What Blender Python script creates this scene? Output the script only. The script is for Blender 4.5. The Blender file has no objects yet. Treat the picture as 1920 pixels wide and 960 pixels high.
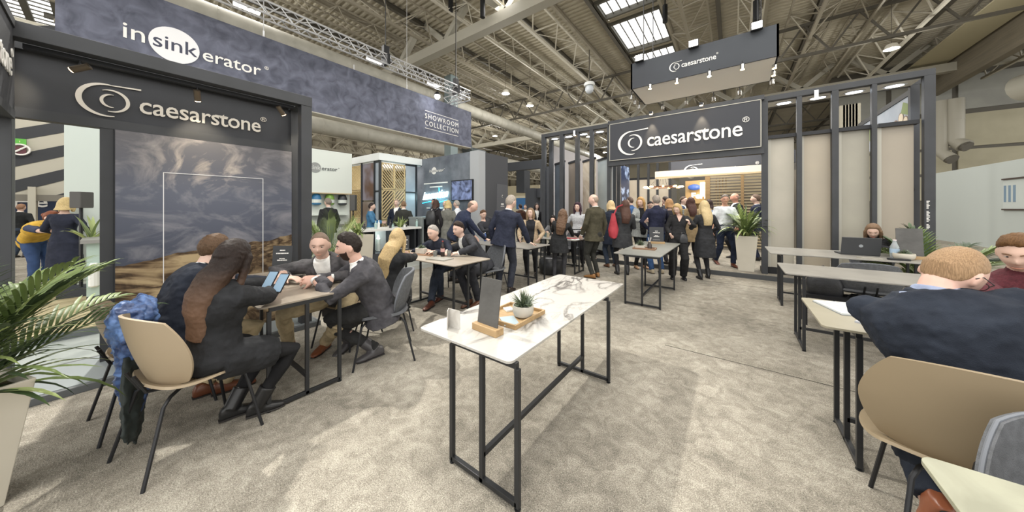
import bpy, math, random
import numpy as np
from mathutils import Vector, Matrix, Euler, noise
random.seed(7)
PI = math.pi
C = bpy.context.scene.collection
S = bpy.context.scene

# ---------------- camera, world, lights, exposure ----------------
cam_d = bpy.data.cameras.new('camera'); cam = bpy.data.objects.new('camera', cam_d); C.objects.link(cam)
cam.location = (0, 0, 1.5)
cam.rotation_euler = (PI/2, 0, math.atan(415/560))
cam_d.sensor_width = 36; cam_d.lens = 36*560/1920
cam_d.shift_y = -90/1920
cam_d.clip_start = .05; cam_d.clip_end = 300
S.camera = cam
w = bpy.data.worlds.new('world'); S.world = w; w.use_nodes = True
w.node_tree.nodes['Background'].inputs[0].default_value = (1.0, .985, .955, 1)
w.node_tree.nodes['Background'].inputs[1].default_value = 2.05
S.view_settings.view_transform = 'Standard'; S.view_settings.look = 'None'
S.view_settings.gamma = 1; S.view_settings.use_curve_mapping = False
S.view_settings.exposure = 0.0
S.cycles.use_denoising = True
S.cycles.max_bounces = 6; S.cycles.diffuse_bounces = 3; S.cycles.glossy_bounces = 3; S.cycles.transmission_bounces = 4
S.cycles.sample_clamp_indirect = 6

def lamp(name, kind, loc, power, col=(1, .97, .92), size=1, aim=None, spot=60, blend=.4):
    d = bpy.data.lights.new(name, kind); d.energy = power; d.color = col
    o = bpy.data.objects.new(name, d); C.objects.link(o); o.location = loc
    if kind == 'AREA': d.size = size
    elif kind == 'SPOT': d.shadow_soft_size = size; d.spot_size = math.radians(spot); d.spot_blend = blend
    else: d.shadow_soft_size = size
    if aim is not None:
        o.rotation_euler = (Vector(aim)-Vector(loc)).to_track_quat('-Z', 'Y').to_euler()
    return o
# hall fill: broad area lights without fixtures, added above the stand and beyond
for (x, y, p, s) in ((3, -3, 330, 5), (-4, -5, 300, 5), (5, 5, 300, 4), (-1, 3.5, 380, 4)):
    lamp('hall_fill_light', 'AREA', (x, y, 9.6), p, size=s, aim=(x, y, 0))
lamp('hall_fill_light', 'AREA', (-8, 13, 10.2), 700, size=5, aim=(-7, 12, 0))
lamp('hall_fill_light', 'AREA', (6, 15, 10.2), 500, size=5, aim=(6, 14, 0))
lamp('hall_fill_light', 'AREA', (-17, 2, 10.2), 500, size=5, aim=(-15, 2, 0))
lamp('hall_fill_light', 'AREA', (-2, 24, 10.2), 900, size=7, aim=(-2, 24, 0))
# strong floodlight high on the left that throws the frame's shadow on the carpet
lamp('floodlight_left', 'SPOT', (-9.9, .9, 11.4), 8000, (1, .96, .88), .12, (-2.55, .45, 0), 33, .6)

# ---------------- helpers ----------------
def srgb(h):
    v = [int(h[i:i+2], 16)/255 for i in (0, 2, 4)]
    return tuple((c/12.92 if c <= .04045 else ((c+.055)/1.055)**2.4) for c in v)+(1,)
MATS = {}
def mat(name, col, rough=.6, col2=None, scale=5, detail=3, metal=0, bump=0, bscale=60, stretch=(1, 1, 1), lo=.35, hi=.65, coat=0, sheen=0, emit=0, kind='noise', dist=0, alpha=1, trans=0, spec=.5):
    if name in MATS: return MATS[name]
    m = bpy.data.materials.new(name); m.use_nodes = True; nt = m.node_tree; N = nt.nodes; L = nt.links
    b = N['Principled BSDF']; b.inputs['Roughness'].default_value = rough; b.inputs['Metallic'].default_value = metal
    b.inputs['Specular IOR Level'].default_value = spec
    if coat: b.inputs['Coat Weight'].default_value = coat
    if sheen: b.inputs['Sheen Weight'].default_value = sheen
    if trans: b.inputs['Transmission Weight'].default_value = trans
    if alpha < 1: b.inputs['Alpha'].default_value = alpha
    c1 = srgb(col); b.inputs['Base Color'].default_value = c1
    m.diffuse_color = c1
    if emit:
        b.inputs['Emission Color'].default_value = c1; b.inputs['Emission Strength'].default_value = emit
    if col2 or bump:
        tc = N.new('ShaderNodeTexCoord'); mp = N.new('ShaderNodeMapping'); mp.inputs['Scale'].default_value = stretch
        L.new(tc.outputs['Object'], mp.inputs[0])
    if col2:
        if kind == 'noise':
            t = N.new('ShaderNodeTexNoise'); t.inputs['Scale'].default_value = scale; t.inputs['Detail'].default_value = detail; t.inputs['Distortion'].default_value = dist
        elif kind == 'wave':
            t = N.new('ShaderNodeTexWave'); t.inputs['Scale'].default_value = scale; t.inputs['Distortion'].default_value = dist; t.inputs['Detail'].default_value = detail
        L.new(mp.outputs[0], t.inputs['Vector'])
        r = N.new('ShaderNodeValToRGB'); r.color_ramp.elements[0].position = lo; r.color_ramp.elements[1].position = hi
        r.color_ramp.elements[0].color = c1; r.color_ramp.elements[1].color = srgb(col2)
        L.new(t.outputs[0], r.inputs[0]); L.new(r.outputs[0], b.inputs['Base Color'])
    if bump:
        t2 = N.new('ShaderNodeTexNoise'); t2.inputs['Scale'].default_value = bscale; t2.inputs['Detail'].default_value = 3
        L.new(mp.outputs[0], t2.inputs['Vector'])
        bp = N.new('ShaderNodeBump'); bp.inputs['Strength'].default_value = bump; bp.inputs['Distance'].default_value = .01
        L.new(t2.outputs[0], bp.inputs['Height']); L.new(bp.outputs[0], b.inputs['Normal'])
    MATS[name] = m; return m

class MB:
    """collects shapes into one mesh"""
    def __init__(s): s.v = []; s.f = []; s.m = []
    def add(s, vs, fs, mi=0):
        o = len(s.v); s.v += [tuple(v) for v in vs]; s.f += [tuple(i+o for i in f) for f in fs]; s.m += [mi]*len(fs); return s
    def box(s, x0, x1, y0, y1, z0, z1, mi=0):
        vs = [(x0,y0,z0),(x1,y0,z0),(x1,y1,z0),(x0,y1,z0),(x0,y0,z1),(x1,y0,z1),(x1,y1,z1),(x0,y1,z1)]
        return s.add(vs, [(0,3,2,1),(4,5,6,7),(0,1,5,4),(1,2,6,5),(2,3,7,6),(3,0,4,7)], mi)
    def bar(s, a, b, w, h=None, mi=0, up=(0, 0, 1)):
        a = Vector(a); b = Vector(b); h = h or w; d = (b-a).normalized(); u = Vector(up)
        if abs(d.dot(u)) > .98: u = Vector((0, 1, 0))
        r = d.cross(u).normalized(); u = r.cross(d)
        vs = []
        for p in (a, b):
            for (i, j) in ((-1,-1),(1,-1),(1,1),(-1,1)): vs.append(p+r*i*w/2+u*j*h/2)
        return s.add(vs, [(3,2,1,0),(4,5,6,7),(0,1,5,4),(1,2,6,5),(2,3,7,6),(3,0,4,7)], mi)
    def tube(s, pts, r, n=8, mi=0, cap=True, flat=1):
        pts = [Vector(p) for p in pts]; k = len(pts); rr = r if isinstance(r, (list, tuple)) else [r]*k
        vs = []; ref = None
        for i, p in enumerate(pts):
            d = (pts[min(i+1, k-1)]-pts[max(i-1, 0)]).normalized()
            if ref is None: ref = Vector((0, 0, 1)) if abs(d.z) < .9 else Vector((1, 0, 0))
            a = d.cross(ref).normalized(); b = a.cross(d).normalized(); ref = b
            for j in range(n):
                t = 2*PI*j/n; vs.append(p+a*math.cos(t)*rr[i]+b*math.sin(t)*rr[i]*flat)
        fs = [(i*n+j, i*n+(j+1)%n, (i+1)*n+(j+1)%n, (i+1)*n+j) for i in range(k-1) for j in range(n)]
        if cap: fs += [tuple(range(n-1, -1, -1)), tuple((k-1)*n+j for j in range(n))]
        return s.add(vs, fs, mi)
    def lathe(s, prof, c=(0, 0, 0), n=20, mi=0, sx=1, sy=1):
        vs = []; k = len(prof)
        for (r, z) in prof:
            for j in range(n):
                t = 2*PI*j/n; vs.append((c[0]+r*math.cos(t)*sx, c[1]+r*math.sin(t)*sy, c[2]+z))
        fs = [(i*n+j, i*n+(j+1)%n, (i+1)*n+(j+1)%n, (i+1)*n+j) for i in range(k-1) for j in range(n)]
        if prof[0][0] > 1e-5: fs.append(tuple(range(n-1, -1, -1)))
        if prof[-1][0] > 1e-5: fs.append(tuple((k-1)*n+j for j in range(n)))
        return s.add(vs, fs, mi)
    def rings(s, R, mi=0, cap=True):
        """R: list of closed rings with equal counts"""
        n = len(R[0]); k = len(R); vs = [p for r in R for p in r]
        fs = [(i*n+j, i*n+(j+1)%n, (i+1)*n+(j+1)%n, (i+1)*n+j) for i in range(k-1) for j in range(n)]
        if cap: fs += [tuple(range(n-1, -1, -1)), tuple((k-1)*n+j for j in range(n))]
        return s.add(vs, fs, mi)
    def ell(s, c, r, n=14, k=9, mi=0, M=None):
        vs = []
        for i in range(k+1):
            a = PI*i/k
            for j in range(n):
                t = 2*PI*j/n; p = Vector((r[0]*math.sin(a)*math.cos(t), r[1]*math.sin(a)*math.sin(t), -r[2]*math.cos(a)))
                if M is not None: p = M @ p
                vs.append(p+Vector(c))
        fs = [(i*n+j, i*n+(j+1)%n, (i+1)*n+(j+1)%n, (i+1)*n+j) for i in range(k) for j in range(n)]
        return s.add(vs, fs, mi)
    def prism(s, poly, z0, z1, mi=0, fn=None):
        n = len(poly); fn = fn or (lambda x, y, z: (x, y, z))
        vs = [fn(x, y, z0) for x, y in poly]+[fn(x, y, z1) for x, y in poly]
        fs = [tuple(range(n-1, -1, -1)), tuple(range(n, 2*n))]+[(i, (i+1) % n, n+(i+1) % n, n+i) for i in range(n)]
        return s.add(vs, fs, mi)
    def mesh(s, name, mats, smooth=False):
        me = bpy.data.meshes.new(name); me.from_pydata(s.v, [], s.f)
        for m in (mats if isinstance(mats, (list, tuple)) else [mats]): me.materials.append(m)
        if any(s.m): me.polygons.foreach_set('material_index', s.m)
        if smooth:
            me.polygons.foreach_set('use_smooth', [True]*len(s.f))
            if smooth != 'all': me.set_sharp_from_angle(angle=math.radians(smooth if smooth > 1 else 40))
        me.update(); return me
    def build(s, name, mats, parent=None, smooth=False, world=False, bevel=0):
        me = s.mesh(name, mats, smooth); o = bpy.data.objects.new(name, me); C.objects.link(o)
        if parent is not None:
            if world: me.transform(wm(parent).inverted())
            o.parent = parent
        if bevel:
            b = o.modifiers.new('bevel', 'BEVEL'); b.width = bevel; b.segments = 2; b.limit_method = 'ANGLE'
        return o
def lm(o): return Matrix.LocRotScale(o.location, o.rotation_euler, o.scale)
def wm(o): return (wm(o.parent) @ lm(o)) if o.parent else lm(o)
def tag(o, label=None, cat=None, group=None, kind=None):
    if label: o['label'] = label
    if cat: o['category'] = cat
    if group: o['group'] = group
    if kind: o['kind'] = kind
    return o
def thing(name, label, cat, loc=(0, 0, 0), rz=0, group=None):
    o = bpy.data.objects.new(name, None); C.objects.link(o); o.location = loc; o.rotation_euler = (0, 0, rz)
    o.empty_display_size = .1
    return tag(o, label, cat, group)
def struct(o): o['kind'] = 'structure'; return o
def box_obj(name, b, m, parent=None, world=True, bevel=0):
    return MB().box(*b).build(name, m, parent, world=world and parent is not None, bevel=bevel)
KIDS = {}
def copy_tree(o, parent=None, loc=None, rz=None, label=None):
    c = o.copy(); C.objects.link(c); c.parent = parent
    if loc is not None: c.location = loc
    if rz is not None: c.rotation_euler = (0, 0, rz)
    if label: c['label'] = label
    for ch in [x for x in ALLK.get(o.name, [])]: copy_tree(ch, c)
    return c
ALLK = {}
def index_kids():
    ALLK.clear()
    for x in bpy.data.objects:
        if x.parent: ALLK.setdefault(x.parent.name, []).append(x)
def text_mesh(body, size, name, m, parent, M, ext=.01, font=None, align='LEFT', spacing=1, bold=0, sx=1):
    cu = bpy.data.curves.new(name, 'FONT'); cu.body = body; cu.size = size; cu.extrude = ext; cu.align_x = align
    cu.space_character = spacing; cu.offset = bold; cu.resolution_u = 3
    o = bpy.data.objects.new(name+'_tmp', cu)
    me = bpy.data.meshes.new_from_object(o)
    me.name = name; bpy.data.objects.remove(o); bpy.data.curves.remove(cu)
    me.materials.clear(); me.materials.append(m)
    me.transform(M @ Matrix.Diagonal((sx, 1, 1, 1)))
    ob = bpy.data.objects.new(name, me); C.objects.link(ob)
    if parent is not None:
        me.transform(wm(parent).inverted()); ob.parent = parent
    return ob
def face_mat(org, right, up=(0, 0, 1)):
    r = Vector(right).normalized(); u = Vector(up); n = r.cross(u)
    M = Matrix((r, u, n)).transposed().to_4x4(); M.translation = Vector(org); return M

# ---------------- materials ----------------
ANTH = mat('anthracite_paint', '333538', .55, '3a3c40', 3)
ANTH2 = mat('anthracite_panel', '34363a', .7, '3a3c41', 2, bump=.1, bscale=200)
BLACK = mat('black_metal', '242528', .45, metal=.3)
STEEL = mat('dark_table_steel', '323335', .42, metal=.4)
CHROME = mat('chrome', 'd8d8d8', .2, metal=1)
ALU = mat('truss_aluminium', 'd5d6d8', .35, metal=.6)
WHITE = mat('white_paint', 'dfe2e0', .6)
LETTER = mat('letter_white', 'e9e7e2', .5)
WOODL = mat('oak_wood', '9c8059', .55, 'b0946c', 3, stretch=(1, 14, 14), bump=.1)
WOODD = mat('walnut_wood', '7d604a', .55, '94755c', 3, stretch=(1, 14, 14), bump=.1)
SKIN = mat('skin', 'c69f8c', .5, 'd6a88e', 8)
EYE = mat('eye_dark', '2a201c', .3)
LAMPW = mat('lamp_glow_white', 'fff6ea', .5, emit=14)
LAMPC = mat('lamp_glow_cool', 'eaf3ff', .5, emit=9)
LAMPY = mat('lamp_glow_warm', 'ffd9a0', .5, emit=12)
GLASS = mat('clear_glass', 'f2f6f6', .05, trans=1)
# ---------------- floor ----------------
def carpet():
    m = bpy.data.materials.new('grey_carpet'); m.use_nodes = True; nt = m.node_tree; N = nt.nodes; L = nt.links; b = N['Principled BSDF']
    tc = N.new('ShaderNodeTexCoord')
    def noi(sc, det, dist=0, rough=.5):
        t = N.new('ShaderNodeTexNoise'); t.inputs['Scale'].default_value = sc; t.inputs['Detail'].default_value = det
        t.inputs['Distortion'].default_value = dist; t.inputs['Roughness'].default_value = rough; L.new(tc.outputs['Object'], t.inputs['Vector']); return t
    a = noi(1.1, 4, .6); bb = noi(9, 8, .8, .75); c = noi(160, 2)
    def mix(x, y, f):
        n = N.new('ShaderNodeMix'); n.data_type = 'FLOAT'; n.inputs[0].default_value = f; L.new(x, n.inputs[2]); L.new(y, n.inputs[3]); return n.outputs[0]
    s = mix(mix(a.outputs[0], bb.outputs[0], .62), c.outputs[0], .42)
    r = N.new('ShaderNodeValToRGB'); e = r.color_ramp.elements
    e[0].position = .38; e[0].color = srgb('625f57'); e[1].position = .62; e[1].color = srgb('bab5a8')
    e.new(.5).color = srgb('8f897e'); L.new(s, r.inputs[0]); L.new(r.outputs[0], b.inputs['Base Color'])
    bp = N.new('ShaderNodeBump'); bp.inputs['Strength'].default_value = .6; bp.inputs['Distance'].default_value = .006
    L.new(c.outputs[0], bp.inputs['Height']); L.new(bp.outputs[0], b.inputs['Normal'])
    b.inputs['Roughness'].default_value = .95; b.inputs['Specular IOR Level'].default_value = .1
    return m
CARPET = carpet()
fl = struct(MB().box(-34, 24, -14, 62, -.05, 0).build('floor', CARPET))
# carpet joints: a slightly proud lip of pile where two widths meet
JOINT = mat('carpet_joint', '4d4a43', .95)
for i, (x0, x1, y_) in enumerate(((-.6, 6, 3.62), (-4.2, -1.7, -.62), (-1.2, 6, 7.3))):
    struct(MB().box(x0, x1, y_, y_+.006, 0, .003).build('trim_%d' % (20+i), JOINT))
# neighbouring aisle carpet beyond the left frame
AISLE = mat('aisle_carpet_pale_grey', '878e8b', .95, '999f9c', 5, bump=.3, bscale=150)
struct(MB().box(-7.0, -4.92, -4.5, 1.9, 0, .012).build('floor_aisle', AISLE))

# ---------------- roof of the hall ----------------
RZ = 11.6
SHEET = mat('roof_sheeting', 'b3ac9b', .7, 'beb7a5', .7)
SHEET.node_tree.nodes['Principled BSDF'].inputs['Specular IOR Level'].default_value = .2
PURLIN = mat('roof_steel_taupe', '9c9585', .6)
PALE = mat('roof_steel_pale', 'cfcabc', .5)
DARKST = mat('roof_steel_dark', '5c584f', .6)
SKY = [(-5.4, -3.0, 14.3, 15.6), (-5.4, -3.0, 16.4, 19.8), (-5.4, -3.0, 20.6, 22.0)]
# corrugated sheet: folds run along X, one rib every 0.3 m
def sheet(x0, x1, y0, y1, z, pitch=.30):
    mb = MB(); y = y0; P = []
    while y < y1:
        P += [(y, z), (y+pitch*.35, z), (y+pitch*.5, z+.07), (y+pitch*.85, z+.07)]; y += pitch
    P.append((y1, z)); n = len(P)
    mb.add([(x0, a, b) for a, b in P]+[(x1, a, b) for a, b in P], [(i, i+1, n+i+1, n+i) for i in range(n-1)]); return mb
def sheets():
    out = MB(); bands = [(-34, -5.4), (-3.0, 24)]
    for a, b in bands:
        s_ = sheet(a, b, -.8 if a < -20 else -2, 62, RZ); out.add(s_.v, s_.f)
    for (a, b) in ((-2, 14.3), (15.6, 16.4), (19.8, 20.6), (22.0, 62)):
        s_ = sheet(-5.4, -3.0, a, b, RZ); out.add(s_.v, s_.f)
    for q in ((-34, -5.4, -14, -4.1), (-26.5, -5.4, -4.1, -.8), (-34, -31, -4.1, -.8)):
        s_ = sheet(*q, RZ); out.add(s_.v, s_.f)
    return out
struct(sheets().build('ceiling', SHEET))
SKYG = mat('skylight_glazing_bar', '5a584f', .6)
sk = MB()
for (a, b, c, d) in SKY[:3]:
    for i in range(7): sk.box(a+(b-a)*i/6-.02, a+(b-a)*i/6+.02, c, d, RZ, RZ+.06)
    sk.box(a-.12, b+.12, c-.12, c, RZ-.15, RZ+.1); sk.box(a-.12, b+.12, d, d+.12, RZ-.15, RZ+.1)
    sk.box(a-.12, a, c, d, RZ-.15, RZ+.1); sk.box(b, b+.12, c, d, RZ-.15, RZ+.1)
for i in range(9): sk.box(-31+i*.56, -30.95+i*.56, -4.1, -.8, RZ, RZ+.06)
for y_ in (-3.3, -2.5, -1.6): sk.box(-31, -26.5, y_-.12, y_+.12, RZ-.1, RZ+.05)
struct(sk.build('window_1', SKYG))
# purlins along Y
for i, x in enumerate([-31, -28.5, -26, -23.5, -21, -18.5, -16, -13.6, -11.2, -8.9, -7.1, -5.6, -2.8, -.6, 1.3, 3.4, 5.9, 8.4, 10.9, 13.4, 16, 19]):
    p = MB(); p.box(x-.09, x+.09, -2, 62, RZ-.04, RZ-.02); p.box(x-.02, x+.02, -2, 62, RZ-.26, RZ-.04); p.box(x-.09, x+.09, -2, 62, RZ-.28, RZ-.26)
    tag(p.build('purlin', DARKST if i % 2 else PURLIN), 'roof beam running along the hall right under the corrugated sheeting', 'roof beam', 'roof beams under the sheeting')
# lattice girders along Y, three-chord, zigzag webs
def girder(x, z, m, label, y0=-1.5, y1=60, zt=None, step=2.4, r=.05, wid=.9, group='lattice roof girders'):
    zt = zt or RZ-.3
    t = thing('lattice_girder', label, 'roof girder', (x, 0, z), 0, group)
    MB().bar((0, y0, 0), (0, y1, 0), r*2.6, r*2.6).build('bottom_chord', m, t)
    for s in (-1, 1): MB().bar((s*wid, y0, zt-z), (s*wid, y1, zt-z), r*1.8).build('top_chord', m, t)
    n = int((y1-y0)/step); web = MB()
    for i in range(n):
        a = y0+i*step
        for s in (-1, 1):
            web.tube([(0, a, 0), (s*wid, a+step/2, zt-z)], r*.75, 5, cap=False)
            web.tube([(s*wid, a+step/2, zt-z), (0, a+step, 0)], r*.75, 5, cap=False)
        if i % 2 == 0: web.tube([(-wid, a+step/2, zt-z), (wid, a+step/2, zt-z)], r*.6, 5, cap=False)
        if i % 2: web.tube([(-wid, a-step/2, zt-z), (wid, a+step/2, zt-z)], r*.5, 5, cap=False)
    o = web.build('web_members', m, t); o['kind'] = 'stuff'
    return t
girder(-8.25, 10.5, PALE, 'pale bright lattice girder nearest the hanging black sign box', r=.05, wid=.8)
girder(-13.2, 10.35, PURLIN, 'taupe lattice girder crossing above the end of the aluminium truss')
girder(-18.6, 10.2, PURLIN, 'taupe lattice girder second to the left of the pale one', step=3)
girder(-25, 10.1, PURLIN, 'far left lattice girder low over the distant stands', step=3)
girder(-1.9, 10.5, PURLIN, 'lattice girder just right of the skylight opening', step=2.4)
girder(3.2, 10.4, PURLIN, 'lattice girder above the slab display wall', step=2.6, y1=32.5)
girder(7.2, 10.2, PALE, 'lattice girder descending behind the right end of the display wall', step=2.6, y1=32.5)
girder(12.5, 9.6, PURLIN, 'rightmost lattice girder beside the big brown duct', step=2.8, y1=32.5)
for gx, gz, gy1 in ((-10.7, 10.7, 60), (-15.9, 10.6, 60), (-22, 10.5, 60), (.7, 10.7, 32.5), (5.3, 10.6, 32.5), (9.8, 10.4, 32.5)):
    girder(gx, gz, PALE if gx in (.7, -10.7) else PURLIN, 'slender secondary roof girder, '+{-10.7: 'left of the pale main one', -15.9: 'above the silver ducts', -22: 'far to the left', .7: 'behind the hanging box sign', 5.3: 'right of the hanging box sign', 9.8: 'beside the cream soffit'}[gx], r=.034, wid=.5, step=1.8, y1=gy1)
# primary box beams and deep trusses along X
def primary(y, z, label):
    t = thing('main_beam', label, 'roof beam', (0, y, z))
    MB().box(-34, 24, -.22, .22, -.25, .25).build('beam', mat('main_beam_grey', 'a5a194', .55), t)
    w_ = MB()
    for x in range(-32, 24, 4):
        w_.bar((x, 0, .2), (x+1.6, 0, RZ-z-.1), .28); w_.bar((x+4, 0, .2), (x+2.4, 0, RZ-z-.1), .28)
    o = w_.build('diagonal_brace', mat('main_beam_grey', 'a5a194', .55), t); o['kind'] = 'stuff'
primary(10.4, 9.9, 'large grey box beam crossing the roof above the aluminium truss')
primary(30, 9.9, 'distant grey box beam crossing the roof far down the hall')
def xtruss(y, z, label, m=PURLIN, h=1.6):
    t = thing('cross_truss', label, 'roof truss', (0, y, z))
    c = MB().bar((-34, 0, 0), (24, 0, 0), .14); c.bar((-34, 0, h), (24, 0, h), .14); c.build('chord', m, t)
    w_ = MB()
    for i in range(0, 58, 2):
        w_.bar((-34+i, 0, 0), (-33+i, 0, h), .08); w_.bar((-33+i, 0, h), (-32+i, 0, 0), .08)
    o = w_.build('web_members', m, t); o['kind'] = 'stuff'
xtruss(22, 9.6, 'lattice truss crossing the hall behind the skylight', DARKST)
xtruss(38, 9.4, 'deep dark lattice truss crossing far down the hall', DARKST)
xtruss(48, 9.2, 'deep dark lattice truss nearest the far end wall', DARKST)
# pipes / ducts
DUCT = mat('galvanised_duct', 'a3a095', .55, 'b3b0a5', 2)
DUCTW = mat('white_duct', 'c4c1b4', .5)
def duct(pts, r, m, label, n=16, name='air_duct', grp=None):
    t = thing(name, label, 'duct', pts[0], 0, grp)
    MB().tube(pts, r, n).build('duct_shell', m, t, world=True, smooth=40)
    rb = MB()
    for a, b in zip(pts[:-1], pts[1:]):
        a = Vector(a); b = Vector(b); L_ = (b-a).length; k = int(L_/2.4)
        for i in range(1, k+1):
            p = a+(b-a)*(i/(k+1)); d = (b-a).normalized(); MB().tube([p-d*.02, p+d*.02], r*1.03, n).build('joint_ring', m, t, world=True)
    return t
duct([(-15.5, 0, 8.6), (-15.5, 50, 8.6)], .42, DUCT, 'long silver duct running above the slate hanging banner')
duct([(-17.2, 2, 5.75), (-17.2, 50, 5.75)], .42, DUCT, 'silver duct seen below the hanging banner')
duct([(-15.6, 10.5, 8.5), (-15.2, 10.5, 6.9)], .3, mat('duct_dark_teal', '4a5356', .5), 'dark flexible duct drop behind the banner left')
duct([(-15.6, 12.5, 8.5), (-15.2, 12.5, 6.9)], .3, mat('duct_dark_teal', '4a5356', .5), 'dark flexible duct drop behind the banner right')
duct([(-15.5, 15.2, 7.0), (-16.6, 16.6, 5.9), (-16.8, 18.6, 5.9)], .42, mat('duct_dark_teal', '4a5356', .5), 'dark bent duct elbow under the banner')
col = struct(MB().box(-15.0, -14.4, 12.9, 13.5, 0, 10).build('column', mat('hall_column_grey', '7c8a8c', .6)))
struct(MB().box(10.6, 11.0, -2, 60, 9.0, 10.6).build('trim_1', mat('gutter_beam_brown', '6f685a', .7, '7b7363', 2, stretch=(1, .3, 6))))
struct(MB().box(8.9, 10.4, -2, 60, 10.3, 10.36).build('trim_2', mat('soffit_cream', 'b0a88c', .7)))
duct([(14.0, 8, 8.2), (14.0, 26, 8.2), (12.6, 29.5, 8.0)], .7, DUCTW, 'huge grey duct running along the right side of the hall')
# right hall end wall: beige cladding panels in dark rails
CLAD = mat('beige_cladding', 'a59f88', .7, 'afa992', .8); CLAD2 = mat('grey_cladding', '8c8c86', .7, '989890', 1)
WALLX = 13.2; WY = 33.0
wr = struct(MB().box(-34, 24, 61, 61.2, 0, RZ).build('wall_far', mat('far_wall_dim', 'b3ab97', .8)))
for i in range(5): struct(MB().box(-33+i*11, -23+i*11, 60.8, 61, 5.2, 6.4).build('trim_%d' % (3+i), mat('far_wall_band', 'b9b4a2', .8)))
wr = thing('clad_wall', None, None, (0, WY, 0)); del_lab = [wr.pop(k, None) for k in ('label', 'category')]; wr.name = 'wall_right'; wr['kind'] = 'structure'
MB().box(6, 24, .1, .3, 0, 11.5).build('rail_backing', DARKST, wr)
for r_, (z0, z1, m) in enumerate(((2.0, 3.6, CLAD), (3.8, 5.3, CLAD), (5.5, 7.6, CLAD), (7.9, 10.1, CLAD2))):
    x = 6.2
    while x < 23:
        MB().box(x, x+2.55, 0, .1, z0, z1).build('cladding_panel', m, wr); x += 2.8
# lateral end wall far left
struct(MB().box(-34.2, -34, -14, 62, 0, RZ)
       .build('wall_left', mat('far_wall_dim', 'b3ab97', .8)))
for i in range(30):
    MB().box(-34, -33.75, -8+i*2.2, -7.7+i*2.2, 0, 9.5).build('wall_post', mat('wall_post_brown', '6f6656', .7), bpy.data.objects['wall_left'], world=True)
for z_ in (5.0, 7.4): MB().box(-33.9, -33.7, -8, 60, z_, z_+.25).build('wall_rail', mat('wall_post_brown', '6f6656', .7), bpy.data.objects['wall_left'], world=True)
for gx, gz, gt in ((-20.5, 5.2, 6.1), (-28, 6.0, 7.2)):
    girder(gx, gz, PURLIN, 'low lattice service girder at the left side of the hall, '+('nearer one' if gx > -24 else 'farther one'), r=.05, wid=.3, step=1.6, zt=gt, y0=2)
_dd = lambda px, y: (lambda t: y*(t*.8035-.5954)/(t*.5954+.8035))((px-960)/560)
for (x, y) in ((_dd(1763, 30.6), 30.6), (_dd(1789, 30.6), 30.6)):
    duct([(x, y, 8.1), (x, y, 5.0 if x < _dd(1775, 30.6) else 5.6), (x+.25, y-.35, 4.5 if x < _dd(1775, 30.6) else 5.2)], .3 if x < _dd(1775, 30.6) else .38, mat('vertical_duct', 'a39f92', .5), 'vertical pale duct with open outlet, %s of the pair on the end wall' % ('left' if x < _dd(1775, 30.6) else 'right'))
    t = MB().tube([(x+.25, y-.36, 4.48 if x < _dd(1775, 30.6) else 5.18), (x+.32, y-.45, 4.4 if x < _dd(1775, 30.6) else 5.1)], .29, 16).build('duct_outlet', DARKST)
    tag(t, 'dark round outlet at the foot of the %s vertical duct' % ('left' if x < _dd(1775, 30.6) else 'right'), 'vent')
# white partition on the right
struct(MB().box(7.75, 7.95, 8, 23.5, 0, 3.15).build('wall_partition', mat('partition_white', 'bfc6c3', .7)))
# high bay lamps, plus out-of-view ones added to brighten the roof
hb = None
def highbay(x, y, z, label):
    t = thing('high_bay_lamp', label, 'ceiling lamp', (x, y, z), 0, 'high bay lamps under the roof')
    MB().lathe([(.05, .25), (.18, .22), (.26, 0), (.24, 0)], n=14).build('lamp_housing', PALE, t, smooth=40)
    MB().lathe([(.001, .02), (.22, .01), (.22, .03), (.001, .04)], n=14).build('lamp_lens', LAMPW, t)
    lamp('high_bay_glow', 'POINT', (x, y, z-.25), 260 if x > -14 else 800, (1, .97, .9), .12)
    MB().tube([(0, 0, .2), (0, 0, RZ-z+.03)], .012, 5).build('suspension_rod', DARKST, t)
for (x, y) in ((-12.0, 15.5), (-12.0, 18.4), (-12, 27), (-12.2, 30), (-20, 24), (-27, 24), (-20, 36), (-14, 40), (-3.5, 3), (3, 9), (6, 22), (-4, 34), (-16, -2), (9, 12)):
    highbay(x, y, 9.0, 'small glowing round high bay lamp hung below the roof girders')
# cctv dome
t = thing('dome_camera', 'white dome security camera hanging under the pale girder', 'security camera', (-7.2, 17.8, 8.9))
MB().lathe([(.3, .38), (.34, .3), (.3, .2), (.12, .2)], n=16).build('bracket_plate', WHITE, t, smooth=40)
MB().ell((0, 0, 0), (.26, .26, .3)).build('dome', mat('dome_grey', 'b8bec4', .2), t, smooth='all')
MB().tube([(0, 0, .35), (0, 0, RZ-8.9+.03)], .03, 6).build('drop_rod', DARKST, t)
# real-depth survey helpers: where a sight line of the surveyed photograph meets a wall plane or a level
_yw = math.atan(415/560)
def _dir(px): t = (px-960)/560; return (t*math.cos(_yw)-math.sin(_yw), t*math.sin(_yw)+math.cos(_yw))
def onX(px, py, x): dx, dy = _dir(px); d = x/dx; return Vector((x, dy*d, 1.5-(py-390)*d/560))
def onY(px, py, y): dx, dy = _dir(px); d = y/dy; return Vector((dx*d, y, 1.5-(py-390)*d/560))
def onZ(px, py, z): dx, dy = _dir(px); d = (1.5-z)*560/(py-390); return Vector((dx*d, dy*d, z))
def atD(px, d, z=0): dx, dy = _dir(px); return Vector((dx*d, dy*d, z))

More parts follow.
